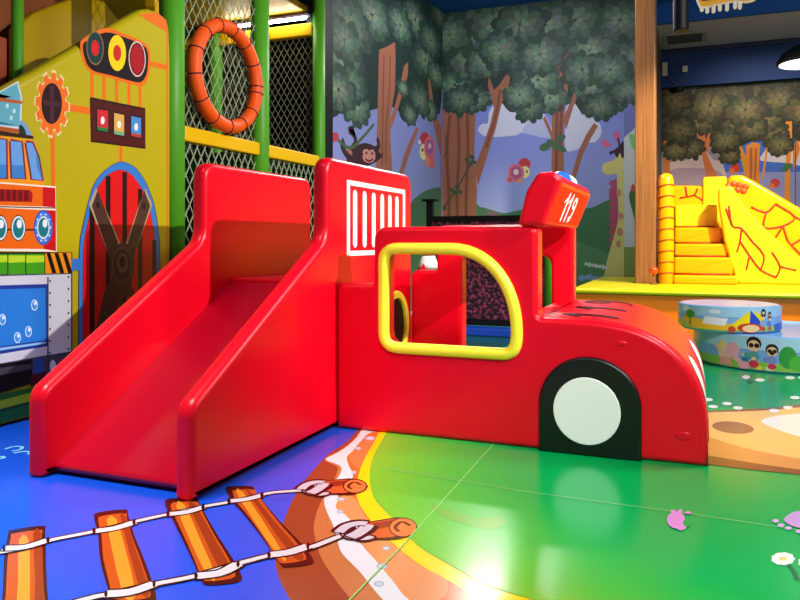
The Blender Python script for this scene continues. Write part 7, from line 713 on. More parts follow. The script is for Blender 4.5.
def slab(bm, poly, d0, d1, axis):       # thin flat print with real thickness, no rounding
    f = AX[axis]; p = poly if area(poly) > 0 else poly[::-1]
    a = [bm.verts.new(f(u, v, d0)) for u, v in p]; b = [bm.verts.new(f(u, v, d1)) for u, v in p]
    bm.faces.new(a[::-1]); bm.faces.new(b)
    for i in range(len(p)):
        j = (i + 1) % len(p); bm.faces.new((a[i], a[j], b[j], b[i]))
    bmesh.ops.recalc_face_normals(bm, faces=bm.faces[:])
    return bm
def stroke(pts, w):
    L, R = [], []
    for i, p in enumerate(pts):
        a = pts[max(i - 1, 0)]; b = pts[min(i + 1, len(pts) - 1)]
        d = Vector((b[0] - a[0], b[1] - a[1])).normalized()
        L.append((p[0] - d.y * w / 2, p[1] + d.x * w / 2)); R.append((p[0] + d.y * w / 2, p[1] - d.x * w / 2))
    return L + R[::-1]
def capsule(u0, v0, u1, v1, w, n=6):
    d = Vector((u1 - u0, v1 - v0)).normalized(); a0 = math.atan2(d.y, d.x); out = []
    for k in range(n + 1): t = a0 - PI / 2 + PI * k / n; out.append((u1 + w / 2 * math.cos(t), v1 + w / 2 * math.sin(t)))
    for k in range(n + 1): t = a0 + PI / 2 + PI * k / n; out.append((u0 + w / 2 * math.cos(t), v0 + w / 2 * math.sin(t)))
    return out
def ell(cu, cv, ru, rv, n=28): return [(cu + ru * math.cos(2 * PI * k / n), cv + rv * math.sin(2 * PI * k / n)) for k in range(n)]

# printed artwork: polygons of ink laid on a surface, each a hair above the ones it covers
def read_art(key):
    out = []
    for r, g, b, s in ART[key]:
        out.append(((lin(r), lin(g), lin(b)), list(zip(s[0::2], s[1::2]))))
    return out
def lay(bm, items, place, step=0.00025, lift=0.0006, mi=0):
    lay_ = bm.loops.layers.float_color.get('ink') or bm.loops.layers.float_color.new('ink')
    done = []
    for col, pts in items:
        pts = dedupe(pts)
        if len(pts) < 3: continue
        us = [p[0] for p in pts]; vs = [p[1] for p in pts]
        bb = (min(us), max(us), min(vs), max(vs))
        lv = 0
        for q in done:
            if q[4] >= lv and q[0] < bb[1] and q[1] > bb[0] and q[2] < bb[3] and q[3] > bb[2]: lv = q[4] + 1
        done.append((*bb, lv))
        f = bm.faces.new([bm.verts.new(place(u, v, lift + step * lv)) for u, v in pts])
        f.normal_update()
        o = Vector(place(*pts[0], 1)) - Vector(place(*pts[0], 0))
        if f.normal.dot(o) < 0: f.normal_flip()
        f.material_index = mi
        for lp in f.loops: lp[lay_] = (*col, 1)
def ink_all(bm, col):
    l = bm.loops.layers.float_color.get('ink') or bm.loops.layers.float_color.new('ink')
    for f in bm.faces:
        for lp in f.loops: lp[l] = (*col, 1)
def leaves(seeds, k, tints, seed, su=1.0):
    rnd = random.Random(seed); out = []
    order = seeds[:]; rnd.shuffle(order)
    for u, v, rp in order:
        R = rp * k * 1.32
        tint = rnd.uniform(0.8, 1.2)
        for ring, (rr, n, c) in enumerate(((1.0, 12, tints[0]), (0.78, 10, tints[1]), (0.52, 8, tints[2]), (0.3, 6, tints[3]))):
            off = rnd.random() * 6
            for i in range(n):
                t = off + 2 * PI * i / n + rnd.uniform(-.15, .15); L = R * rr * rnd.uniform(.85, 1.1); w = R * rr * 0.24
                cc = tuple(x * tint * rnd.uniform(.82, 1.15) for x in rgb(c))
                ct, st = math.cos(t), math.sin(t) * 0.86
                pts = []
                for a, b in ((0.12, 0), (.4, .75), (.7, 1), (.9, .7), (1, 0), (.9, -.7), (.7, -1), (.4, -.75)):
                    pts.append((u + su * (ct * a * L - st * b * w), v + st * a * L + ct * b * w))
                out.append((cc, pts))
    return out

# ------------------------------------------------------------------ camera
TH = math.atan(294 / 734)
cam = bpy.data.cameras.new('camera'); co = bpy.data.objects.new('camera', cam); COL.objects.link(co)
co.location = (0, 0, 1.2); co.rotation_euler = (PI / 2, 0, TH)
cam.sensor_width = 36; cam.lens = 734 / 800 * 36; cam.shift_y = -(300 - 241) / 800; cam.clip_start = 0.05
scene.camera = co

# ------------------------------------------------------------------ the room
CEIL = 5.44
FLOORM = print_mat('printed_floor', 0.2, 0.36, bump=0.05, bscale=2.2)
bm = NB()
v = [bm.verts.new(p) for p in ((-9, -1.5, 0), (6, -1.5, 0), (6, 16.4, 0), (-9, 16.4, 0))]; bm.faces.new(v)
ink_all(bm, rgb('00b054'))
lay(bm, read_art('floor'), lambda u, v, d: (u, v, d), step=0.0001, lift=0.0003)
struct(link('floor', bm, FLOORM, smooth=False))

MURAL = print_mat('printed_wall', 0.55, 0.25)
def wall_mesh(name, quad, top, bot, key, place, seeds, k, tints, seed, thick, su=1.0):
    bm = NB()
    L = bm.loops.layers.float_color.new('ink')
    (u0, v0), (u1, v1) = quad
    f = bm.faces.new([bm.verts.new(place(u, v, 0)) for u, v in ((u0, v0), (u1, v0), (u1, v1), (u0, v1))])
    for lp, c in zip(f.loops, (bot, bot, top, top)): lp[L] = (*rgb(c), 1)
    back = [bm.verts.new(place(u, v, -thick)) for u, v in ((u0, v0), (u1, v0), (u1, v1), (u0, v1))]
    fv = list(f.verts)
    g = bm.faces.new(back)
    fs = [g] + [bm.faces.new((fv[i], fv[(i + 1) % 4], back[(i + 1) % 4], back[i])) for i in range(4)]
    for h in fs:
        for lp in h.loops: lp[L] = (*rgb('2a2c38'), 1)
    items = read_art(key)
    lv = leaves(seeds, k, tints, seed, su)
    # keep the printing inside the wall
    def clip(p): return [(min(max(a, u0 + .001), u1 - .001), min(max(b, v0 + .001), v1 - .001)) for a, b in p]
    items = [(c, clip(p)) for c, p in items + lv]
    items = [(c, p) for c, p in items if max(q[1] for q in p) - min(q[1] for q in p) > .002 and max(q[0] for q in p) - min(q[0] for q in p) > .002]
    lay(bm, items, place, step=0.00012, lift=0.0005)
    return struct(link(name, bm, MURAL, smooth=False))
F_LEFT= [(8.52, 4.2, 22), (9.03, 4.14, 26), (9.76, 4.49, 24), (8.87, 3.63, 24), (8.66, 3.19, 20), (9.09, 3.35, 18), (9.19, 3.08, 18), (10.86, 4.64, 20), (11.54, 4.91, 22), (12.29, 4.77, 20), (10.99, 3.66, 9), (11.78, 3.61, 18), (11.3, 3.28, 12), (12.29, 3.52, 14), (12.62, 4.21, 16), (12.03, 4.35, 20), (12.85, 5.37, 18), (8.84, 3.89, 20)]
F_BACK= [(-4.21, 5.03, 22), (-3.82, 5.08, 24), (-3.35, 5.12, 24), (-2.89, 5.07, 24), (-2.44, 5.02, 24), (-3.82, 4.53, 22), (-4.11, 4.09, 20), (-4.01, 3.81, 16), (-3.54, 4.5, 20), (-3.26, 4.66, 20), (-2.8, 4.52, 22), (-3.07, 4.91, 20), (-2.53, 4.5, 22), (-2.57, 4.06, 20), (-2.36, 3.72, 16), (-2.89, 3.81, 16), (-2.71, 3.57, 14), (-1.8, 4.17, 18), (-1.67, 3.9, 16), (-1.5, 4.66, 24), (-1.17, 4.96, 24), (-1.92, 5.05, 22), (-1.01, 4.27, 22), (-1.33, 4.13, 18), (-1.5, 3.52, 14), (-1.3, 3.56, 12), (-1.04, 3.76, 16), (-1.67, 4.5, 20), (-3.73, 3.78, 14)]
F_FAR= [(-0.42, 4.08, 18), (-0.07, 4.06, 20), (0.3, 3.93, 20), (-0.27, 3.46, 16), (0.11, 3.64, 16), (-0.34, 3.06, 12), (-0.04, 3.08, 12), (0.67, 4.01, 18), (0.94, 3.79, 18), (1.24, 3.96, 18), (1.55, 3.94, 18), (0.57, 3.21, 14), (0.67, 2.91, 10), (0.81, 3.5, 14), (1.06, 3.43, 14), (1.47, 3.27, 12), (1.55, 3.07, 12), (1.73, 3.93, 14), (1.29, 3.57, 14), (1.98, 3.72, 18), (2.23, 3.32, 18)]

GT = ('33473f', '4a5f54', '5f7465', '74866f')
wall_mesh('wall_left', ((8.0, 0), (13.0, CEIL)), '5458a0', 'a0a8e0', 'mural_left', lambda u, v, d: (-4.35 + d, u, v), F_LEFT, .015, GT, 3, 0.1, 1.6)
wall_mesh('wall_back', ((-4.35, 0), (-0.70, CEIL)), '4a58c0', 'aab0e2', 'mural_back', lambda u, v, d: (u, 13.0 - d, v), F_BACK, .0175, GT, 4, 0.12)
wall_mesh('wall_far', ((-0.9, 0), (6.0, 4.32)), '808090', 'a09cc0', 'mural_far', lambda u, v, d: (u, 16.0 - d, v), F_FAR, .0185, ('3a3828', '544e34', '6c6240', '7e724c'), 5, 0.1)
BLUEC = mat('blue_ceiling_paint', '0a50b4', 0.6, 0.3)
WHITEC = mat('pale_ceiling_paint', 'aaa0d8', 0.7, 0.3)
DKW = mat('dark_wall_paint', '34383a', 0.8, 0.2)
bm = NB(); box(bm, -9, 6, -1.5, 13.9, CEIL, CEIL + .1); struct(link('ceiling', bm, BLUEC, smooth=False))
bm = NB(); box(bm, -0.7, 6, 13.9, 14.0, 5.08, CEIL + .1); struct(link('trim_1', bm, BLUEC, smooth=False))
bm = NB(); box(bm, -0.9, 6, 14.0, 16.1, 5.08, 5.18); struct(link('trim_2', bm, WHITEC, smooth=False))
bm = NB(); box(bm, -0.9, 6, 15.86, 16.1, 4.32, 5.08); struct(link('trim_3', bm, mat('navy_bulkhead_paint', '042c68', .6, .3), smooth=False))
bm = NB(); box(bm, -0.9, 6, 15.80, 15.86, 5.0, 5.08); struct(link('trim_4', bm, mat('navy_trim', '10204c', .6), smooth=False))
bm = NB(); box(bm, -9, -8.9, -1.5, 13.0, 0, CEIL); struct(link('wall_side', bm, DKW, smooth=False))
bm = NB(); box(bm, -8.9, -4.45, 12.9, 13.1, 0, CEIL); struct(link('wall_rear', bm, DKW, smooth=False))
bm = NB(); box(bm, -4.345, -4.30, 7.98, 8.42, 0, CEIL); struct(link('dark_gap_strip', bm, BLACK, smooth=False))  # black strip put in as the dark gap between post and mural
# square pillar wrapped in a tree-bark print, standing where the mural wall ends
bm = NB(); prism(bm, fillet([(-.784, 10.95), (-.5, 10.95), (-.5, 11.3), (-.784, 11.3)], .03, 3), 0, CEIL, 'z', .005, 2)
PILM = mat('bark_print', '8c5c38', 0.28, 0.5, bump=0.1, scale=3.0, vary=0.8, stretch=(13, 13, .3))
struct(link('wall_pillar', bm, PILM))
bm = NB(); box(bm, -.70, -.62, 11.32, 15.98, 0, CEIL); struct(link('wall_return', bm, mat('brown_wall_paint', '50443c', .8), smooth=False))  # one even dark brown

# ------------------------------------------------------------------ slide tower
slide = thing('soft_play_slide', 'red padded toddler slide with two high side walls beside the fire truck', 'slide', (-2.63, 4.2, 0))
SP = fillet([(2.765, 0.0), (2.765, .44), (4.09, 1.215), (4.09, 1.735), (5.58, 1.735), (5.58, 0.0)], [.02, .11, .16, .12, .12, .02], 7)
GRX = -2.13
for x0, x1, nm in ((-2.24, GRX, 'near'), (-3.165, -3.05, 'far')):
    bm = NB(); prism(bm, SP, x0, x1, 'x', .042, 5)
    w = link('side_wall', bm, RED, slide)
    bm = NB()
    q = inset(SP if area(SP) > 0 else SP[::-1], .026)
    bm.free()
    for xx in (x0 + .006, x1 - .006):
        bm = NB(); tube(bm, [(xx, a, b) for a, b in q], .0032, 6, closed=True); link('piping', bm, RED, w, wn=False)
    if nm == 'near':
        bm = NB()
        y0, y1, z0, z1, t = 4.37, 5.42, 1.10, 1.605, .034
        outer = [(y0, z0), (y1, z0), (y1, z1), (y0, z1)]
        prism(bm, outer, GRX - .002, GRX + .004, 'x', .001, 1, holes=[[(y0 + t * 1.3, z0 + t), (y1 - t * 1.3, z0 + t), (y1 - t * 1.3, z1 - t), (y0 + t * 1.3, z1 - t)]])
        link('grille_frame', bm, WHITEP, w, smooth=False)['label'] = 'white grille outline printed on the red wall'
        for y in (4.494, 4.649, 4.806, 4.960, 5.106, 5.247):
            bm = NB(); slab(bm, capsule(y, 1.185, y, 1.515, .062), GRX - .002, GRX + .004, 'x'); link('grille_slot', bm, WHITEP, w, smooth=False)['label'] = 'white grille slot'
bm = NB(); prism(bm, fillet([(2.87, 0), (2.83, .045), (4.38, .915), (4.40, .90), (4.40, 0)], [.0, .03, .03, .0, 0], 5), -3.075, -2.22, 'x', .004, 1)
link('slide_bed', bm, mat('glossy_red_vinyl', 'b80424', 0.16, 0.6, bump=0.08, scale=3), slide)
bm = NB(); box(bm, -3.08, -2.22, 4.405, 5.5, 0, .935, .02); link('platform', bm, RED, slide)
bm = NB()
for i, z in enumerate((.28, .56)): box(bm, -3.04, -2.24, 5.6 - .0, 6.3 - .3 * i, 0 if i == 0 else .28, z, .02)
link('rear_steps', bm, RED, slide)
bm = NB(); prism(bm, ell(5.2, .55, .25, .27, 32), GRX - .004, GRX + .03, 'x', .012, 3, holes=[ell(5.2, .55, .19, .21, 32)])
link('hole_ring', bm, YELV, slide); bpy.data.objects['hole_ring']['label'] = 'yellow rim of the crawl hole'
bm = NB(); slab(bm, ell(5.2, .55, .20, .22, 32), GRX - .002, GRX + .003, 'x'); link('crawl_hole', bm, BLACK, slide, smooth=False)

# ------------------------------------------------------------------ fire truck
YN, YF = 4.215, 5.70
truck = thing('soft_play_fire_truck', 'red padded play fire truck with yellow side window and 119 on the hood', 'toy truck', (-1.0, 4.95, 0))
HP = [(-.845, 0), (-.845, .752), (-.79, .757), (-.62, .755), (-.50, .75), (-.38, .733), (-.26, .70), (-.15, .645), (-.055, .56), (.01, .46), (.05, .35), (.069, .24), (.071, .12), (.071, 0)]
def crom(p, k=4):
    out = []
    for i in range(len(p) - 1):
        a, b, c, d = p[max(i - 1, 0)], p[i], p[i + 1], p[min(i + 2, len(p) - 1)]
        for j in range(k):
            t = j / k
            out.append(tuple(.5 * (2 * b[q] + (-a[q] + c[q]) * t + (2 * a[q] - 5 * b[q] + 4 * c[q] - d[q]) * t * t + (-a[q] + 3 * b[q] - 3 * c[q] + d[q]) * t ** 3) for q in (0, 1)))
    out.append(p[-1]); return out
HTOP = crom(HP[2:12], 4)
HPF = [HP[0]] + HP[1:2] + HTOP + HP[12:]
bm = NB(); prism(bm, [(a, z - .0015 if z > .1 else z) for a, z in dedupe(HPF)], YN + .03, YF, 'y', .035, 5)
hood = link('hood', bm, RED, truck)
bm = NB()
q = inset(dedupe(HPF) if area(dedupe(HPF)) > 0 else dedupe(HPF)[::-1], .014)
qq = [p for p in q if p[1] > .03]
bm.free()
for yy in (YN + .010, YN + .075, YF - .012):
    bm = NB()
    src = qq if yy != YN + .075 else [(a, b) for a, b in inset(dedupe(HPF) if area(dedupe(HPF)) > 0 else dedupe(HPF)[::-1], -.001) if b > .03]
    tube(bm, sorted([(a, yy, b) for a, b in src if not (a < -.83 and b < .74)], key=lambda p: p[0] * 2 - p[2]), .0035, 6)
    link('piping', bm, RED, hood, wn=False)
# numerals lying on the hood, and the headlights on its curved front
def hood_z(x):
    for a, b in zip(HTOP, HTOP[1:]):
        if a[0] <= x <= b[0]: return a[1] + (b[1] - a[1]) * (x - a[0]) / (b[0] - a[0])
    return HTOP[-1][1]
def on_hood(bm, poly, lift=.003):       # poly in (s, y): s = distance along the hood curve from its rear edge
    acc = [0]
    for a, b in zip(HTOP, HTOP[1:]): acc.append(acc[-1] + math.hypot(b[0] - a[0], b[1] - a[1]))
    def at(s):
        for i in range(len(HTOP) - 1):
            if s <= acc[i + 1] or i == len(HTOP) - 2:
                t = (s - acc[i]) / (acc[i + 1] - acc[i]); a, b = HTOP[i], HTOP[i + 1]
                dx, dz = b[0] - a[0], b[1] - a[1]; l = math.hypot(dx, dz)
                return a[0] + dx * t - dz / l * lift, a[1] + dz * t + dx / l * lift
    vs = []
    for s, y in poly:
        x, z = at(s); vs.append(bm.verts.new((x, y, z)))
    f = bm.faces.new(vs); return f
def on_hood_grid(bm, cs, cy, rs, ry, n=10, m=24):
    c = None; prev = None
    for k in range(n):
        s0, s1 = cs - rs + 2 * rs * k / n, cs - rs + 2 * rs * (k + 1) / n
        h0 = ry * math.sqrt(max(0, 1 - ((s0 - cs) / rs) ** 2)); h1 = ry * math.sqrt(max(0, 1 - ((s1 - cs) / rs) ** 2))
        p = [(s0, cy - h0), (s1, cy - h1), (s1, cy + h1), (s0, cy + h0)]
        if h0 < 1e-5: p = p[:3]
        if h1 < 1e-5: p = [p[0], (s1, cy), p[3]]
        on_hood(bm, p)
def numeral(bm, m, par, lab):
    bmesh.ops.recalc_face_normals(bm, faces=bm.faces[:]); o = link('numeral', bm, m, par, smooth=False); o['label'] = lab
for y in (4.53, 5.03):
    bm = NB()
    for k in range(5):
        a = .05 + .33 * k / 5; b = .05 + .33 * (k + 1) / 5
        on_hood(bm, [(a, y - .042), (b, y - .042), (b, y + .042), (a, y + .042)])
    on_hood(bm, [(.05, y - .042), (.15, y - .15), (.18, y - .11), (.10, y + .0)])
    numeral(bm, DARKP, hood, 'dark numeral 1 on the hood')
bm = NB()
for k in range(20):
    t0, t1 = 2 * PI * k / 20, 2 * PI * (k + 1) / 20
    on_hood(bm, [(.14 + .095 * math.cos(t0), 5.50 + .12 * math.sin(t0)), (.14 + .095 * math.cos(t1), 5.50 + .12 * math.sin(t1)), (.14 + .045 * math.cos(t1), 5.50 + .055 * math.sin(t1)), (.14 + .045 * math.cos(t0), 5.50 + .055 * math.sin(t0))])
tl = [(.15, 5.59), (.26, 5.60), (.34, 5.57), (.385, 5.49), (.37, 5.41)]
for a, b in zip(tl, tl[1:]): on_hood(bm, [(a[0], a[1] - .032), (b[0], b[1] - .032), (b[0], b[1] + .032), (a[0], a[1] + .032)])
numeral(bm, DARKP, hood, 'dark numeral 9 on the hood')
for y in (4.58, 5.32):
    bm = NB(); on_hood_grid(bm, .97, y, .15, .17); bmesh.ops.recalc_face_normals(bm, faces=bm.faces[:])
    link('headlight', bm, WHITEP, hood, smooth=False)
# dimples pulled into the vinyl by hidden buttons
for x, z, s in ((-.37, .635, .018), (-.055, .155, .03)):
    bm = NB(); ellipsoid(bm, (x, YN, z), s * 1.5, .006, s * .8); link('button', bm, RED, hood, wn=False)
# wheel
WP = [(-.822, .002), (-.265, .002), (-.265, .30)] + [(-.5435 + .2785 * math.cos(t), .285 + .268 * math.sin(t)) for t in [PI * k / 24 for k in range(1, 24)]] + [(-.822, .30)]
bm = NB(); prism(bm, WP, YN - .035, YN + .01, 'y', .018, 4)
wheel = link('wheel_arch', bm, BLACKV, truck); wheel['label'] = 'black padded wheel'
bm = NB(); prism(bm, ell(-.556, .252, .184, .188, 48), YN - .041, YN - .02, 'y', .006, 2); link('hub', bm, WHITEP, wheel)['label'] = 'white wheel disc'
# cab side towards the camera
def bez(p0, p1, p2, p3, n=14): return [tuple((1 - t) ** 3 * p0[q] + 3 * t * (1 - t) ** 2 * p1[q] + 3 * t * t * (1 - t) * p2[q] + t ** 3 * p3[q] for q in (0, 1)) for t in [k / n for k in range(n + 1)]]
WIN = bez((-.962, .66), (-.96, .93), (-1.11, 1.147), (-1.36, 1.147)) + bez((-1.70, 1.147), (-1.77, 1.147), (-1.79, 1.12), (-1.79, 1.06), 6) + bez((-1.79, .64), (-1.79, .57), (-1.76, .545), (-1.69, .545), 6) + bez((-1.04, .545), (-.98, .545), (-.962, .58), (-.962, .66), 6)
WIN = dedupe(WIN)
CPL = fillet([(-2.129, 0), (.071, 0), (.071, .10), (-.70, .757), (-.838, .757), (-.838, 1.288), (-1.872, 1.288), (-1.872, .93), (-2.129, .93)], [0, 0, 0, 0, .04, .05, .09, .02, .06], 6)
CP = dedupe(CPL[:3] + [(a, z) for a, z in HTOP[::-1] if a > -.70 and z > .10] + CPL[3:])
bm = NB(); prism(bm, CP, YN, YN + .18, 'y', .035, 5, holes=[WIN])
cab = link('side_panel', bm, RED, truck)
fr = [(a, YN - .004, b) for a, b in inset(WIN if area(WIN) > 0 else WIN[::-1], -.006)]
bm = NB(); tube(bm, fr, .036, 12, closed=True, squash=(0, 1, 0))
link('window_frame', bm, YELV, cab, wn=False)['label'] = 'yellow padded window rim'
# far cab side with the doorway
FP = fillet([(-2.129, 0), (-1.70, 0), (-1.70, 1.09), (-1.0, 1.09), (-1.0, .2), (-1.0, 0), (-.832, 0), (-.832, 1.325), (-1.91, 1.325), (-1.91, .965), (-2.129, .965)], [0, 0, .05, .09, 0, 0, 0, .05, .08, .02, .06], 6)
bm = NB(); prism(bm, FP, YF - .15, YF, 'y', .03, 4); link('cab_wall', bm, RED, truck)
bm = NB(); box(bm, -.98, -.84, YN + .182, YF - .15, .0, .74, .02); link('dashboard', bm, RED, truck)
# sign box and beacon on the roof
BP = fillet([(-.945, 1.292), (-.80, 1.292), (-.70, 1.545), (-.735, 1.592), (-.83, 1.592), (-.895, 1.49)], [.025, .025, .04, .04, .06, .08], 5)
bm = NB(); prism(bm, BP, 4.19, 5.52, 'y', .022, 4); sign = link('sign_box', bm, RED, truck)
for yy in (4.215, 4.26):
    bm = NB(); tube(bm, [(a, yy, z) for a, z in inset(BP if area(BP) > 0 else BP[::-1], .001)], .004, 6, closed=True); link('piping', bm, RED, sign, wn=False)
ux, uz = .10 / math.hypot(.10, .253), .253 / math.hypot(.10, .253)
def on_sign(bm, poly, lift):            # (y, t): t runs up the leaning front
    vs = [bm.verts.new((-.80 + ux * t + uz * lift, y, 1.292 + uz * t - ux * lift)) for y, t in poly]
    bm.faces.new(vs if area(poly) > 0 else vs[::-1])
bm = NB(); on_sign(bm, fillet([(4.25, .018), (5.47, .018), (5.47, .245), (4.25, .245)], .02, 3), .002)
link('sign_face', bm, RED2, sign, smooth=False)
for y in (4.66, 4.80):
    bm = NB()
    on_sign(bm, capsule(y, .055, y, .205, .045), .004); on_sign(bm, [(y - .10, .165), (y - .10, .15), (y, .185), (y, .21)], .0042)
    numeral(bm, WHITEP, sign, 'white numeral 1')
bm = NB()
pts = []
for k in range(20):
    t0, t1 = 2 * PI * k / 20, 2 * PI * (k + 1) / 20; yc, zc = 4.965, .168
    on_sign(bm, [(yc + .075 * math.cos(t0), zc + .044 * math.sin(t0)), (yc + .075 * math.cos(t1), zc + .044 * math.sin(t1)), (yc + .032 * math.cos(t1), zc + .022 * math.sin(t1)), (yc + .032 * math.cos(t0), zc + .022 * math.sin(t0))], .004)
on_sign(bm, stroke([(5.02, .17), (5.015, .11), (4.97, .06), (4.91, .052)], .042), .0042)
numeral(bm, WHITEP, sign, 'white numeral 9')
bm = NB(); ellipsoid(bm, (-.80, 4.80, 1.585), .065, .20, .065); bea = link('beacon', bm, mat('blue_lamp_vinyl', '1060d8', .3), sign, wn=False); bea['label'] = 'blue beacon'
bm = NB(); ellipsoid(bm, (-.80, 5.02, 1.585), .068, .17, .062); link('beacon_band', bm, WHITEP, bea, wn=False)
bm = NB(); ellipsoid(bm, (-.80, 5.19, 1.58), .05, .10, .055); link('beacon_cap', bm, RED, bea, wn=False)

# ------------------------------------------------------------------ climbing frame on the left
XF = -4.24
cf = thing('climbing_frame', 'green posted climbing frame with yellow beams and safety netting', 'climbing frame', (XF, 6.6, 0))
def post(x, y, r, z0=0, z1=4.9, m=GREENF):
    bm = NB(); tube(bm, [(x, y, z0), (x, y, z1)], r, 20); return link('post', bm, m, cf, wn=False)
post(XF, 5.22, .11); post(XF, 6.62, .098); post(XF, 7.93, .075); post(XF - 1.5, 7.93, .09);
post(-5.38, 4.62, .05); post(XF - 2.9, 7.93, .09)
bm = NB(); tube(bm, [(XF - .02, 8.02, 0), (XF - .02, 8.02, 4.9)], .035, 8); link('post', bm, BLACK, cf, wn=False)
def beam(x0, x1, y0, y1, z0, z1, m=YELB):
    bm = NB(); box(bm, x0, x1, y0, y1, z0, z1, .02); return link('beam', bm, m, cf)
beam(XF - .05, XF + .05, 5.33, 7.86, 2.09, 2.225)
beam(XF - 2.9, XF - .07, 7.88, 7.98, 3.70, 3.86)
beam(XF - .05, XF + .05, 5.33, 7.86, 4.42, 4.6)
beam(XF - 2.9, XF - .09, 6.57, 6.74, 3.96, 4.1)
beam(XF - .65, XF - .52, 5.62, 5.75, 3.2, 4.6)
bm = NB(); box(bm, XF - 2.9, XF - .12, 6.75, 7.86, 3.975, 4.05); link('deck', bm, YELB, cf)
bm = NB(); box(bm, XF - 2.9, XF - .1, 6.1, 7.86, 2.0, 2.08); link('deck', bm, mat('deck_vinyl', '3a5c46', .6), cf)
def net(name, place, u0, u1, v0, v1, cell, r, m):
    bm = NB(); n = 0
    k = -((v1 - v0) / cell) - 1
    for sgn in (1, -1):
        c = -(v1 - v0) - cell
        while c < (u1 - u0) + (v1 - v0) + cell:
            a = u0 + c; pts = []
            s0 = 0; s1 = v1 - v0
            # u = a + sgn*s*0.62, v = v0 + s
            def uu(s): return a + sgn * s * .62
            lo, hi = 0, v1 - v0
            if sgn > 0: lo = max(lo, (u0 - a) / .62); hi = min(hi, (u1 - a) / .62)
            else: lo = max(lo, (a - u1) / .62); hi = min(hi, (a - u0) / .62)
            if hi - lo > .02: tube(bm, [place(uu(lo), v0 + lo, sgn * r), place(uu(hi), v0 + hi, sgn * r)], r, 4, caps=False)
            c += cell
    return link(name, bm, m, cf, wn=False, smooth=False)
net('net', lambda u, v, d: (XF + d, u, v), 5.33, 6.52, 2.23, 4.42, .105, .0045, NETM)
net('net', lambda u, v, d: (XF + d, u, v), 5.33, 7.85, .12, 2.08, .11, .006, NETM)
net('net', lambda u, v, d: (u, 7.93 + d, v), XF - 2.8, XF - .08, 2.1, 3.7, .085, .004, DARKN)
ry, rz = [], []
bm = NB(); RG = [(XF + .085, 5.92 + .50 * math.cos(2 * PI * k / 40), 2.775 + .475 * math.sin(2 * PI * k / 40)) for k in range(40)]
tube(bm, RG, .068, 12, closed=True); ring = link('padded_ring', bm, ORF, cf, wn=False); ring['label'] = 'orange padded ring lashed to the net'
for k in range(0, 40, 3):
    bm = NB()
    c = Vector(RG[k]); t = (Vector(RG[(k + 1) % 40]) - Vector(RG[k - 1])).normalized(); s = Vector((1, 0, 0)); n = t.cross(s)
    tube(bm, [c + (s * math.cos(2 * PI * j / 12) + n * math.sin(2 * PI * j / 12)) * .071 for j in range(12)], .006, 5, closed=True)
    link('lashing', bm, mat('dark_cord_lashing', '2a1430', .7), ring, wn=False)
# tube lights under the upper deck
for x0, x1, which in ((-5.50, -5.15, 'leftmost of the three white tube lights under the yellow deck, seen through the ring net'), (-4.93, -4.66, 'middle one of the three white tube lights under the yellow deck'), (-4.64, -4.36, 'rightmost of the three white tube lights under the yellow deck, nearest the mural wall')):
    t = thing('tube_light', which, 'light', ((x0 + x1) / 2, 7.84, 3.86), 'tube lights in the climbing frame')
    bm = NB(); tube(bm, [(x0, 7.82, 3.9), (x1, 7.82, 3.9)], .018, 10); link('tube', bm, mat('lit_tube', 'ffffff', .4, emit='fff6e0', estr=35), t, wn=False)
    bm = NB(); box(bm, x0 - .02, x1 + .02, 7.80, 7.875, 3.92, 3.95); link('housing', bm, WHITEC, t, smooth=False)
# things seen inside the frame, behind the nets
bm = NB(); box(bm, -7.6, -7.5, 4.0, 12, 0, 4.6, .02); tag(link('padded_wall', bm, mat('grey_padding', '7a7e6c', .7, vary=.6, scale=2.5, bump=.2)), 'dark grey padded wall behind the climbing frame nets', 'wall pad')
bm = NB(); prism(bm, fillet([(4.70, 0), (6.0, 0), (6.0, 3.45), (5.75, 3.62), (5.40, 3.55), (5.07, 3.36), (4.90, 3.25), (4.72, 3.08)], .12, 4), -5.62, -5.5, 'x', .03, 3)
link('slide_enclosure', bm, mat('yellow_tunnel', 'b49200', .3, vary=.1, scale=1.5), cf)
bm = NB(); prism(bm, fillet([(3.0, 0), (6.0, 0), (6.0, 4.6), (3.0, 4.6)], .1, 3), -5.9, -5.75, 'x', .03, 3)
link('backing_panel', bm, mat('brown_panel', '8a4618', .5), cf)
bm = NB(); box(bm, -5.6, -5.4, 3.9, 4.54, 2.2, 2.92, .02); link('foam_block', bm, mat('brick_foam', '9a3c14', .5), cf)

# ------------------------------------------------------------------ painted front panel
XP = -4.15
TOPL = [(3.0, 1.885), (3.431, 2.165), (3.743, 2.38), (4.339, 2.80), (4.66, 3.02), (4.76, 3.085), (4.85, 3.115), (4.957, 3.12), (5.045, 3.085), (5.095, 2.99), (5.108, 2.75)]
PP = [(5.108, 0), ] + [] 
PROF = [(1.6, 0), (5.108, 0)] + TOPL[::-1] + [(1.6, 1.0)]
bm = NB(); prism(bm, PROF, XP - .13, XP, 'x', .05, 5)
PANM = print_mat('printed_vinyl', 0.34, 0.45, bump=0.03, bscale=2)
ink_all(bm, rgb('bcab08'))
n0 = len(bm.faces)
def clipY(p): return [(min(max(a, 1.66), 5.06), max(b, .03)) for a, b in p]
lay(bm, [(c, clipY(p)) for c, p in read_art('panel')], lambda u, v, d: (XP + d, u, v), step=.0002, lift=.0008)
pan = link('painted_panel', bm, PANM, smooth=True)
for p in pan.data.polygons:
    if p.index >= n0: p.use_smooth = False
tag(pan, 'yellow play panel printed with a traffic light, gear, arched red door and fire engine', 'panel')

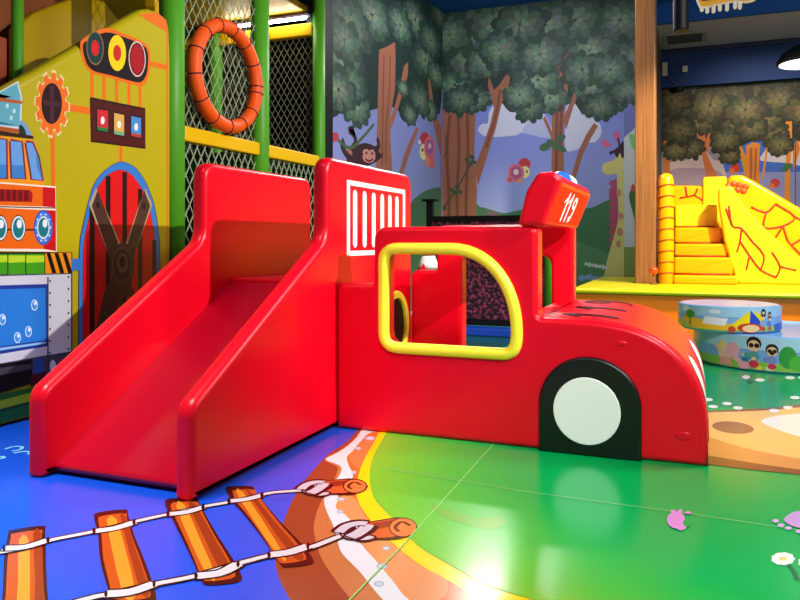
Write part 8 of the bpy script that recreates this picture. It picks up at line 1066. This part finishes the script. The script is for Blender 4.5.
# ------------------------------------------------------------------ pit fence behind the truck
fe = thing('pit_fence', 'black railed fence with dark pink speckled mesh behind the fire truck', 'fence', (-2.5, 9.3, 0))
bm = NB(); box(bm, -3.33, -3.25, 9.26, 9.34, 0, 1.73); box(bm, -3.38, -3.20, 9.22, 9.38, 1.73, 1.76); link('post', bm, BLACK, fe, smooth=False)
bm = NB(); tube(bm, [(-1.68, 9.3, 0), (-1.68, 9.3, 1.55)], .075, 16); link('post', bm, GREENF, fe, wn=False)['label'] = 'green padded end post'
bm = NB(); box(bm, -3.25, -1.75, 9.26, 9.34, 1.46, 1.53); link('rail', bm, BLACK, fe, smooth=False)
m = bpy.data.materials.new('speckled_mesh'); m.use_nodes = True; nt = m.node_tree; b = nt.nodes['Principled BSDF']
tc = nt.nodes.new('ShaderNodeTexCoord'); no = nt.nodes.new('ShaderNodeTexNoise'); no.inputs['Scale'].default_value = 26; no.inputs['Detail'].default_value = 4
cr = nt.nodes.new('ShaderNodeValToRGB'); e = cr.color_ramp.elements
e[0].position = .48; e[0].color = (*rgb('1c0a12'), 1); e[1].position = .74; e[1].color = (*rgb('d04880'), 1)
nt.links.new(tc.outputs['Object'], no.inputs['Vector']); nt.links.new(no.outputs['Fac'], cr.inputs['Fac']); nt.links.new(cr.outputs['Color'], b.inputs['Base Color']); b.inputs['Roughness'].default_value = .6
bm = NB(); box(bm, -3.25, -1.75, 9.28, 9.32, .18, 1.46); link('mesh_panel', bm, m, fe, smooth=False)
bm = NB(); box(bm, -3.4, -1.6, 8.95, 9.24, 0, .10, .02); tag(link('floor_mat', bm, mat('blue_vinyl', '1c50d0', .4)), 'blue padded strip along the foot of the speckled fence', 'mat')
bm = NB(); box(bm, -3.25, -1.75, 9.255, 9.345, .10, .18); link('kick_rail', bm, BLACK, fe, smooth=False)
# folding cone glimpsed through the cab window
cone = thing('play_cone', 'red cone with white band seen through the cab window', 'cone', (-2.35, 6.6, 0))
bm = NB(); lathe(bm, [(.24, 0), (.24, .03), (.18, .05), (.135, .86)], -2.35, 6.6, 24); link('cone_base', bm, RED, cone)
bm = NB(); lathe(bm, [(.138, .86), (.06, 1.06)], -2.35, 6.6, 24); link('cone_band', bm, WHITEP, cone)
bm = NB(); slab(bm, [(-2.40, .875), (-2.30, .875), (-2.35, .99)], 6.455, 6.47, 'y'); link('cone_mark', bm, RED, cone, smooth=False)
bm = NB(); lathe(bm, [(.06, 1.06), (.03, 1.14)], -2.35, 6.6, 24); link('cone_tip', bm, RED, cone)

# ------------------------------------------------------------------ raised play platform with the inflatable slide
PZ = .60
pf = thing('play_platform', 'orange fronted raised play platform with a yellow padded rim', 'platform', (1.2, 11, 0))
bm = NB(); prism(bm, [(-1.4, 9.52), (5.5, 9.52), (5.5, 12.85), (-.47, 12.85), (-.47, 10.92), (-.81, 10.92), (-.81, 12.85), (-1.4, 12.85)], 0, PZ - .065, 'z', .003, 1); link('platform_base', bm, mat('orange_vinyl', 'f07808', .35, bump=.05), pf, smooth=False)
bm = NB(); prism(bm, fillet([(-1.45, 9.46), (5.5, 9.46), (5.5, 12.85), (-.47, 12.85), (-.47, 10.92), (-.81, 10.92), (-.81, 12.85), (-1.45, 12.85)], [.06, .06, 0, 0, 0, 0, 0, .0], 4), PZ - .06, PZ, 'z', .028, 4); link('padded_rim', bm, mat('yellow_green_vinyl', 'd2c40c', .3, bump=.05), pf)
for x in (.3, 2.1, 3.9):
    bm = NB(); box(bm, x - .003, x + .003, 9.514, 9.522, .02, .54); link('seam', bm, mat('seam_orange', 'b85404', .5), pf, smooth=False)
YV = mat('yellow_inflatable', 'f6a400', .25, .5, bump=.08, scale=3)
YV2 = mat('bright_yellow_inflatable', 'ffd21e', .25, .5, bump=.08, scale=3)
LINE = mat('red_line_print', 'a01c04', .5)
inf = thing('inflatable_slide', 'yellow inflatable volcano slide with steps and red stone lines on the platform', 'inflatable slide', (.6, 11.4, PZ))
bm = NB(); tube(bm, [(-.37, 11.06, PZ + z) for z in (0, .02, .5, 1.0, 1.46, 1.53, 1.56)], [.09, .105, .108, .108, .105, .085, .03], 18); col = link('corner_column', bm, YV, inf, wn=False)
bm = NB()
for k in range(9):
    z = PZ + .12 + .155 * k
    tube(bm, [(-.37 + .111 * math.cos(t), 11.06 + .111 * math.sin(t), z + .035 * math.cos(t * 1 + 1.1)) for t in [PI + PI * j / 14 for j in range(15)]], .008, 5)
link('stone_lines', bm, LINE, col, wn=False)
zs = [PZ, .72, .97, 1.16, 1.40, 1.74]
for i in range(1, 6):
    bm = NB(); box(bm, -.27, .62 - .06 * i, 11.0 + .2 * (i - 1), 12.3, zs[i - 1] + .005 if i > 1 else PZ, zs[i], .035); link('step', bm, YV2 if i == 5 else YV, inf)
for i in range(1, 5):
    bm = NB(); tube(bm, [(-.24, 11.0 + .2 * i - .006, zs[i] + .012), (.52 - .06 * i, 11.0 + .2 * i - .006, zs[i] + .012)], .011, 6); link('step_line', bm, LINE, inf, wn=False)
bm = NB(); prism(bm, fillet([(-.36, PZ), (.30, PZ), (.30, 2.02), (.20, 2.04), (-.36, 2.06)], .06, 4), 12.05, 12.4, 'y', .05, 3); bw = link('back_wall', bm, YV, inf)
def stones(bm, place, P):
    for q in P: tube(bm, [place(u, v) for u, v in crom(q, 3)], .013, 5)
bm = NB(); stones(bm, lambda u, v: (u, 12.045, v), [[(-.2, 1.86), (0, 1.9), (.05, 2.0)], [(.0, 1.9), (.12, 1.82), (.14, 1.75)], [(-.12, 2.03), (-.1, 1.88)], [(.12, 1.82), (.28, 1.9)]])
link('stone_lines', bm, LINE, bw, wn=False)
# chute running down to the right between two bolsters
bm = NB(); box(bm, .12, .46, 12.0, 12.3, PZ, 2.17, .05, 4); link('tower', bm, YV2, inf)
bm = NB(); prism(bm, fillet([(.56, PZ), (2.0, PZ), (2.0, .80), (1.36, .96), (1.0, 1.28), (.68, 1.66), (.50, 1.98), (.32, 1.98), (.32, 1.74), (.40, 1.2)], [.09, .09, .1, .2, .2, .2, .09, .09, .15, .2], 6), 11.95 - .62, 11.95 - .36, 'y', .05, 5)
nb = link('near_bolster', bm, YV2, inf)
bm = NB(); stones(bm, lambda u, v: (u, 11.322, v), [[(.46, 1.7), (.5, 1.42), (.62, 1.38), (.75, 1.2)], [(.62, 1.38), (.6, 1.2), (.56, 1.05)], [(.75, 1.2), (.9, 1.0), (.86, .8)], [(.6, 1.2), (.72, 1.0), (.86, .8), (1.05, .7)], [(.72, 1.0), (.68, .8)], [(.42, 1.66), (.5, 1.42)], [(1.0, 1.05), (1.1, .85), (1.05, .7)], [(1.1, .85), (1.3, .8)]])
link('stone_lines', bm, LINE, nb, wn=False)
bm = NB(); prism(bm, fillet([(.47, PZ), (2.8, PZ), (2.8, .85), (1.9, 1.36), (1.3, 1.76), (.80, 2.10), (.66, 2.18), (.47, 2.18)], [.1, .1, .12, .3, .3, .25, .15, .12], 6), 11.95, 12.25, 'y', .06, 5)
fb = link('far_bolster', bm, YV, inf)
bm = NB(); stones(bm, lambda u, v: (u, 11.94, v), [[(.78, 1.7), (.98, 1.62), (1.1, 1.74)], [(.98, 1.62), (.95, 1.4), (1.2, 1.42), (1.35, 1.55), (1.1, 1.74)], [(1.2, 1.42), (1.3, 1.15), (1.55, 1.35)], [(1.3, 1.15), (1.5, .95), (1.75, 1.0)], [(1.35, 1.55), (1.6, 1.4)], [(1.5, .95), (1.4, .8)], [(1.2, 1.42), (1.1, 1.25)]])
link('stone_lines', bm, LINE, fb, wn=False)
bm = NB(); prism(bm, [(.62, PZ), (2.5, PZ), (2.45, .66), (1.5, .88), (1.12, 1.10), (.68, 1.50), (.52, 1.62)], 11.56, 11.97, 'y', .006, 1); link('chute', bm, YV2, inf)
bm = NB()
for c in ((.47, 2.02), (.55, 2.05), (.63, 2.03), (.71, 2.0), (.51, 1.95), (.60, 1.96), (.68, 1.94)): ellipsoid(bm, (c[0], 11.945, c[1]), .05, .02, .045, 10, 8)
link('emblem', bm, mat('orange_print', 'd8480c', .5), inf, wn=False)
bm = NB(); lathe(bm, [(.05, PZ), (.05, PZ + .02), (.012, PZ + .03), (.012, PZ + .14)], -.52, 10.75, 14); bb = link('ball_stand', bm, mat('brown_peg', '7a3a18', .5))
tag(bb, 'small red ball knob on a short peg at the foot of the bark pillar', 'knob')
bm = NB(); ellipsoid(bm, (-.52, 10.75, PZ + .19), .06, .06, .06); kb = link('ball', bm, mat('red_ball', 'e04010', .3), bb, wn=False)

# ------------------------------------------------------------------ round poufs with printed sides
PRT = print_mat('printed_pouf', .3, .5)
def pouf(name, label, cx, cy, r, z0, h, art):
    bm = NB(); k = 48; rr = .03
    lathe(bm, [(r - rr, z0), (r - .01, z0 + .008), (r, z0 + rr), (r, z0 + h - rr), (r - .01, z0 + h - .008), (r - rr, z0 + h)], cx, cy, k)
    bmesh.ops.recalc_face_normals(bm, faces=bm.faces[:])
    L = bm.loops.layers.float_color.new('ink')
    for f in bm.faces:
        for lp in f.loops: lp[L] = (*rgb('7ab4ee'), 1)
    def place(a, v, d): return (cx + (r + d) * math.sin(a), cy - (r + d) * math.cos(a), z0 + v)
    items = []
    for c, p in art:
        q = []
        for i in range(len(p)):
            (a0, v0), (a1, v1) = p[i], p[(i + 1) % len(p)]
            n = max(1, int(abs(a1 - a0) / .06))
            for j in range(n): q.append((a0 + (a1 - a0) * j / n, v0 + (v1 - v0) * j / n))
        items.append((rgb(c), q))
    # split along the curve so that the ink follows the round side
    fin = []
    for c, q in items:
        a0 = min(p[0] for p in q); a1 = max(p[0] for p in q); n = max(1, int((a1 - a0) / .13) + 1)
        for s in range(n):
            lo, hi = a0 + (a1 - a0) * s / n, a0 + (a1 - a0) * (s + 1) / n
            def cut(poly, lim, keep_low):
                out = []
                for i in range(len(poly)):
                    A, B = poly[i], poly[(i + 1) % len(poly)]
                    ina = A[0] <= lim if keep_low else A[0] >= lim; inb = B[0] <= lim if keep_low else B[0] >= lim
                    if ina: out.append(A)
                    if ina != inb:
                        t = (lim - A[0]) / (B[0] - A[0]); out.append((lim, A[1] + (B[1] - A[1]) * t))
                return out
            w = cut(cut(q, hi, True), lo, False) if n > 1 else q
            if len(w) > 2: fin.append((c, w))
    lay(bm, fin, place, step=.0005, lift=.0025)
    o = link(name, bm, PRT, smooth=False); tag(o, label, 'pouf'); return o
def kid(a, v, k, shirt):
    e = lambda du, dv, ru, rv: ell(a + du * k, v + dv * k, ru * k, rv * k, 12)
    return [('f0c8a0', e(0, .03, .05, .05)), ('141014', e(0, .17, .075, .06)), ('f0c8a0', e(0, .15, .06, .05)), ('101018', e(-.025, .155, .026, .02)), ('101018', e(.03, .155, .026, .02)), (shirt, e(0, .06, .055, .05)), (shirt, e(-.07, .07, .03, .025)), ('d03050', e(0, .0, .05, .03))]
art1 = [('9ad0f4', [(-1.6, .15), (1.6, .15), (1.6, .245), (-1.6, .245)]), ('8cc850', [(-1.6, .02), (1.6, .02), (1.6, .06), (-1.6, .09)]),
        ('f4c030', [(-1.3, .05), (-1.0, .15), (-.6, .12), (0, .09), (.4, .06), (.4, .03), (-1, .03)]), ('e8f0fa', [(-.55, .08), (-.1, .07), (-.05, .14), (-.5, .15)]), ('d8ecfa', ell(-.3, .20, .12, .02)), ('e8f0fa', ell(-1.0, .21, .12, .03)),
        ('4a9a30', ell(-.85, .16, .13, .04)), ('6a4a20', [(-.87, .06), (-.83, .06), (-.84, .14), (-.86, .14)]),
        ('f2dc10', [(-.1, .04), (.35, .215), (.42, .08)]), ('1c4cc8', [(.35, .09), (.37, .22), (.62, .09)]), ('f2dc10', [(.40, .22), (.62, .09), (.68, .16)]), ('c83020', ell(.36, .055, .24, .045)), ('f0d090', ell(.38, .05, .17, .035)), ('c84020', ell(0.02, .04, .07, .03)),
        ('2a60c0', [(.95, .02), (1.5, .02), (1.5, .10), (.95, .08)])] + kid(.64, .045, .82, '90a8d0') + kid(.80, .045, .7, '6080c0')
pouf('round_pouf', 'smaller blue printed round pouf with a beach umbrella, stacked on the larger one', .32, 8.02, .47, .332, .25, art1)
art2 = [(c, [(a - (.2 if -.4 < sum(q[0] for q in p) / len(p) < 1.05 and len(p) > 4 else 0), v) for a, v in p]) for c, p in [('a6d8f4', [(-1.6, .2), (1.6, .2), (1.6, .325), (-1.6, .325)]), ('86cc4c', [(-1.6, .02), (1.6, .02), (1.6, .07), (-1.6, .11)]), ('f0c4b0', ell(-.72, .14, .10, .07)), ('f0b0c0', ell(-.62, .18, .09, .07)), ('f4d890', ell(-.75, .2, .05, .06)), ('f0c4b0', [(-.88, .2), (-.84, .23), (-.72, .15), (-.76, .12)]), ('e8a098', [(-.80, .03), (-.62, .03), (-.64, .1), (-.78, .1)]), ('f0b0c0', [(-.62, .1), (-.5, .04), (-.46, .06), (-.58, .14)]), ('1c78c8', ell(-.46, .12, .045, .04)), ('f4d850', ell(-.47, .145, .03, .02)),
        ('2a9a40', ell(.18, .15, .09, .10)), ('4ab838', ell(.28, .1, .09, .07)), ('f0c820', [(.3, .06), (.3, .19), (.85, .22), (.85, .05)]), ('d86030', ell(.55, .15, .11, .075)), ('f4e6b0', ell(.55, .15, .08, .055)), ('d86030', ell(.55, .15, .05, .035)), ('f4e6b0', ell(.55, .15, .035, .025)), ('7ac040', [(.2, .02), (.9, .02), (.9, .06), (.2, .07)]), ('f0a8c0', ell(-.28, .05, .07, .035)), ('e0f0d0', ell(0, .04, .05, .02)), ('f4d850', ell(-.12, .04, .04, .02)), ('c83040', ell(1.1, .15, .1, .08))] + kid(-.17, .07, 1.1, '50a0a0') + kid(0.02, .06, .9, '7090d0')]
pouf('round_pouf', 'larger blue printed round pouf on the floor with a sun, under the smaller one', .80, 8.22, .80, .0, .33, art2)

# ------------------------------------------------------------------ ceiling fittings
t = thing('spot_light', 'black cylinder spotlight hanging below the blue ceiling beam', 'spotlight', (-.14, 9.0, CEIL))
bm = NB(); lathe(bm, [(.07, 3.6), (.085, 3.62), (.085, 4.05), (.07, 4.07)], -.14, 9.0, 20); link('lamp_body', bm, BLACK, t)
bm = NB(); tube(bm, [(-.14, 9, 4.05), (-.14, 9, CEIL)], .03, 10); link('stem', bm, BLACK, t, wn=False)
t = thing('pendant_lamp', 'black domed pendant lamp with a lit white disc at right', 'lamp', (1.5, 12.0, CEIL))
bm = NB(); lathe(bm, [(.40, 3.76), (.41, 3.79), (.33, 3.92), (.18, 4.02), (.06, 4.06)], 1.52, 12, 32); link('lamp_shade', bm, BLACK, t)
bm = NB(); lathe(bm, [(.37, 3.752), (.37, 3.758)], 1.52, 12, 32); link('lamp_disc', bm, mat('lit_disc', 'ffffff', .4, emit='e8f0ff', estr=3), t)
bm = NB(); tube(bm, [(1.52, 12, 4.05), (1.52, 12, CEIL)], .015, 8); link('cord', bm, BLACK, t, wn=False)
t = thing('hanging_sign', 'purple and yellow scalloped sign hanging from the ceiling', 'sign', (.45, 11, CEIL))
SG = [(.06, 4.46), (.10, 4.42), (.30, 4.44), (.52, 4.46), (.66, 4.43), (.78, 4.46), (.86, 4.56), (.86, 4.95), (.45, 5.1), (.04, 4.95), (.02, 4.6)]
SGW = crom(SG + [SG[0]], 4)[:-1]
scal = []
bm = NB(); prism(bm, dedupe(SGW), 10.98, 11.02, 'y', .004, 1); sb = link('sign_board', bm, mat('sign_white', 'e8e0d0', .5), t)
bm = NB()
for k, (x, dz) in enumerate(((.10, 0), (.17, -.03), (.25, -.035), (.33, -.02), (.42, -.03), (.52, -.01), (.58, -.02))): slab(bm, capsule(x, 4.47, x, 4.40 + dz, .05), 10.985, 11.015, 'y')
link('drip_edge', bm, mat('sign_white', 'e8e0d0', .5), sb, smooth=False)
cx_, cz_ = .45, 4.75
bm = NB(); slab(bm, [(cx_ + (a - cx_) * .95, cz_ + (b - cz_) * .93) for a, b in dedupe(SGW)], 10.970, 10.979, 'y'); link('yellow_layer', bm, mat('sign_yellow', 'f0a818', .5), sb, smooth=False)
bm = NB(); slab(bm, [(cx_ + (a - cx_) * .93, 4.60 + (b - 4.46) * .6 - (.06 if a < .35 else 0)) for a, b in dedupe(SGW)], 10.955, 10.969, 'y'); link('purple_layer', bm, mat('sign_purple', '6a1c8a', .5), sb, smooth=False)
for x in (.2, .7):
    bm = NB(); tube(bm, [(x, 11, 5.0), (x, 11, CEIL)], .008, 6); link('hanger', bm, BLACK, t, wn=False)
t = thing('air_vent', 'grey slatted air vent in the pale ceiling strip', 'vent', (-.15, 15.0, 5.08))
bm = NB(); prism(bm, [(-.56, 14.62), (.22, 14.62), (.22, 15.4), (-.56, 15.4)], 5.05, 5.08, 'z', .004, 1, holes=[[(-.48, 14.7), (.14, 14.7), (.14, 15.32), (-.48, 15.32)]]); link('vent_frame', bm, mat('vent_grey', '8a8694', .6), t, smooth=False)
for k in range(7):
    y = 14.74 + .09 * k; bm = NB(); prism(bm, [(y, 5.052), (y + .06, 5.068), (y + .06, 5.074), (y, 5.058)], -.48, .14, 'x', .001, 1); link('slat', bm, mat('vent_slat', '2a2c34', .6), t, smooth=False)
t = thing('security_camera', 'small dark camera on a pale bracket at the top of the far mural', 'camera', (-.5, 15.86, 4.2))
bm = NB(); tube(bm, [(-.60, 15.999, 4.20), (-.40, 15.72, 4.20)], .02, 8); link('bracket', bm, mat('pale_plastic', 'c0bcb4', .5), t, wn=False)
bm = NB(); tube(bm, [(-.42, 15.72, 4.22), (-.22, 15.55, 4.21)], .06, 14); link('camera_body', bm, BLACK, t, wn=False)
t = thing('wall_cable', 'pale cable loop between two white fittings on the blue bulkhead', 'cable', (-.45, 15.84, 4.7))
bm = NB(); tube(bm, [(-.58 + .40 * k / 14 + .06, 15.83, 4.62 - .26 * math.sin(PI * k / 14)) for k in range(15)], .009, 6); link('cable', bm, mat('grey_cable', '50505a', .6), t, wn=False)
bm = NB(); box(bm, -.60, -.50, 15.80, 15.86, 4.55, 4.82, .01); link('fitting', bm, mat('pale_plastic', 'c0bcb4', .5), t)
bm = NB(); box(bm, -.22, -.12, 15.80, 15.86, 4.60, 4.72, .01); link('fitting', bm, mat('pale_plastic', 'c0bcb4', .5), t)

# ------------------------------------------------------------------ light
#@LIGHT@
def light(name, kind, loc, target, energy, col=(1, 1, 1), size=.1, size_y=None, spot=None, spread=None, blend=.5):
    d = bpy.data.lights.new(name, kind); d.energy = energy; d.color = col
    if kind == 'AREA':
        d.size = size
        if size_y: d.shape = 'RECTANGLE'; d.size_y = size_y
    else: d.shadow_soft_size = size
    if kind == 'SPOT': d.spot_size = spot; d.spot_blend = blend
    if spread: d.spread = math.radians(spread)
    o = bpy.data.objects.new(name, d); COL.objects.link(o); o.location = loc
    o.rotation_euler = (Vector(target) - Vector(loc)).to_track_quat('-Z', 'Y').to_euler()
    return o
light('track_spot', 'SPOT', (4.4, 3.65, 4.75), (-2.6, 5.7, 1.8), 2700, (1, .97, .92), .07, spot=math.radians(52), blend=.85)
light('track_spot_front', 'SPOT', (1.9, -.8, 4.8), (.2, 4.5, .5), 1350, (1, .98, .98), .35, spot=math.radians(42))
light('ceiling_fill', 'AREA', (-2.9, 1.5, 5.2), (-2.9, 1.9, 0), 70, (1, .99, 1), 1.8, .8, spread=70)  # unseen fill light, added to brighten the floor before the slide
light('ceiling_fill_front', 'AREA', (2.6, 6.2, 5.2), (1.4, 7.4, 0), 240, (1, .98, .95), 1.6, 1.0)  # fill added out of view for the right side and orange front
light('ceiling_fill_rear', 'AREA', (-2.4, 10.2, 5.3), (-2.4, 11.4, 0), 120, (.95, .96, 1), 1.6, .5)  # unseen fill light, added to light the back murals
light('glare_strip', 'AREA', (-2.9, 12.3, 5.36), (-.9, 3, 0), 34, (1, .98, .94), 1.4, .3, spread=60)  # added out of view to lay a glare on the glossy floor
light('far_mural_fill', 'AREA', (1.3, 14.2, 4.95), (1.2, 16, 2.2), 32, (1, .93, .82), 1.6, .3, spread=110)  # no fitting here; light added to brighten the far mural
light('platform_spot', 'SPOT', (2.2, 8.4, 4.6), (.6, 11.2, 1.2), 2500, (1, .88, .56), .12, spot=math.radians(75))
w = bpy.data.worlds.new('world'); scene.world = w; w.use_nodes = True
w.node_tree.nodes['Background'].inputs['Color'].default_value = (.9, .93, 1, 1); w.node_tree.nodes['Background'].inputs['Strength'].default_value = .18
vs = scene.view_settings
vs.view_transform = 'Standard'; vs.look = 'None'; vs.exposure = 0; vs.gamma = 1; vs.use_curve_mapping = False
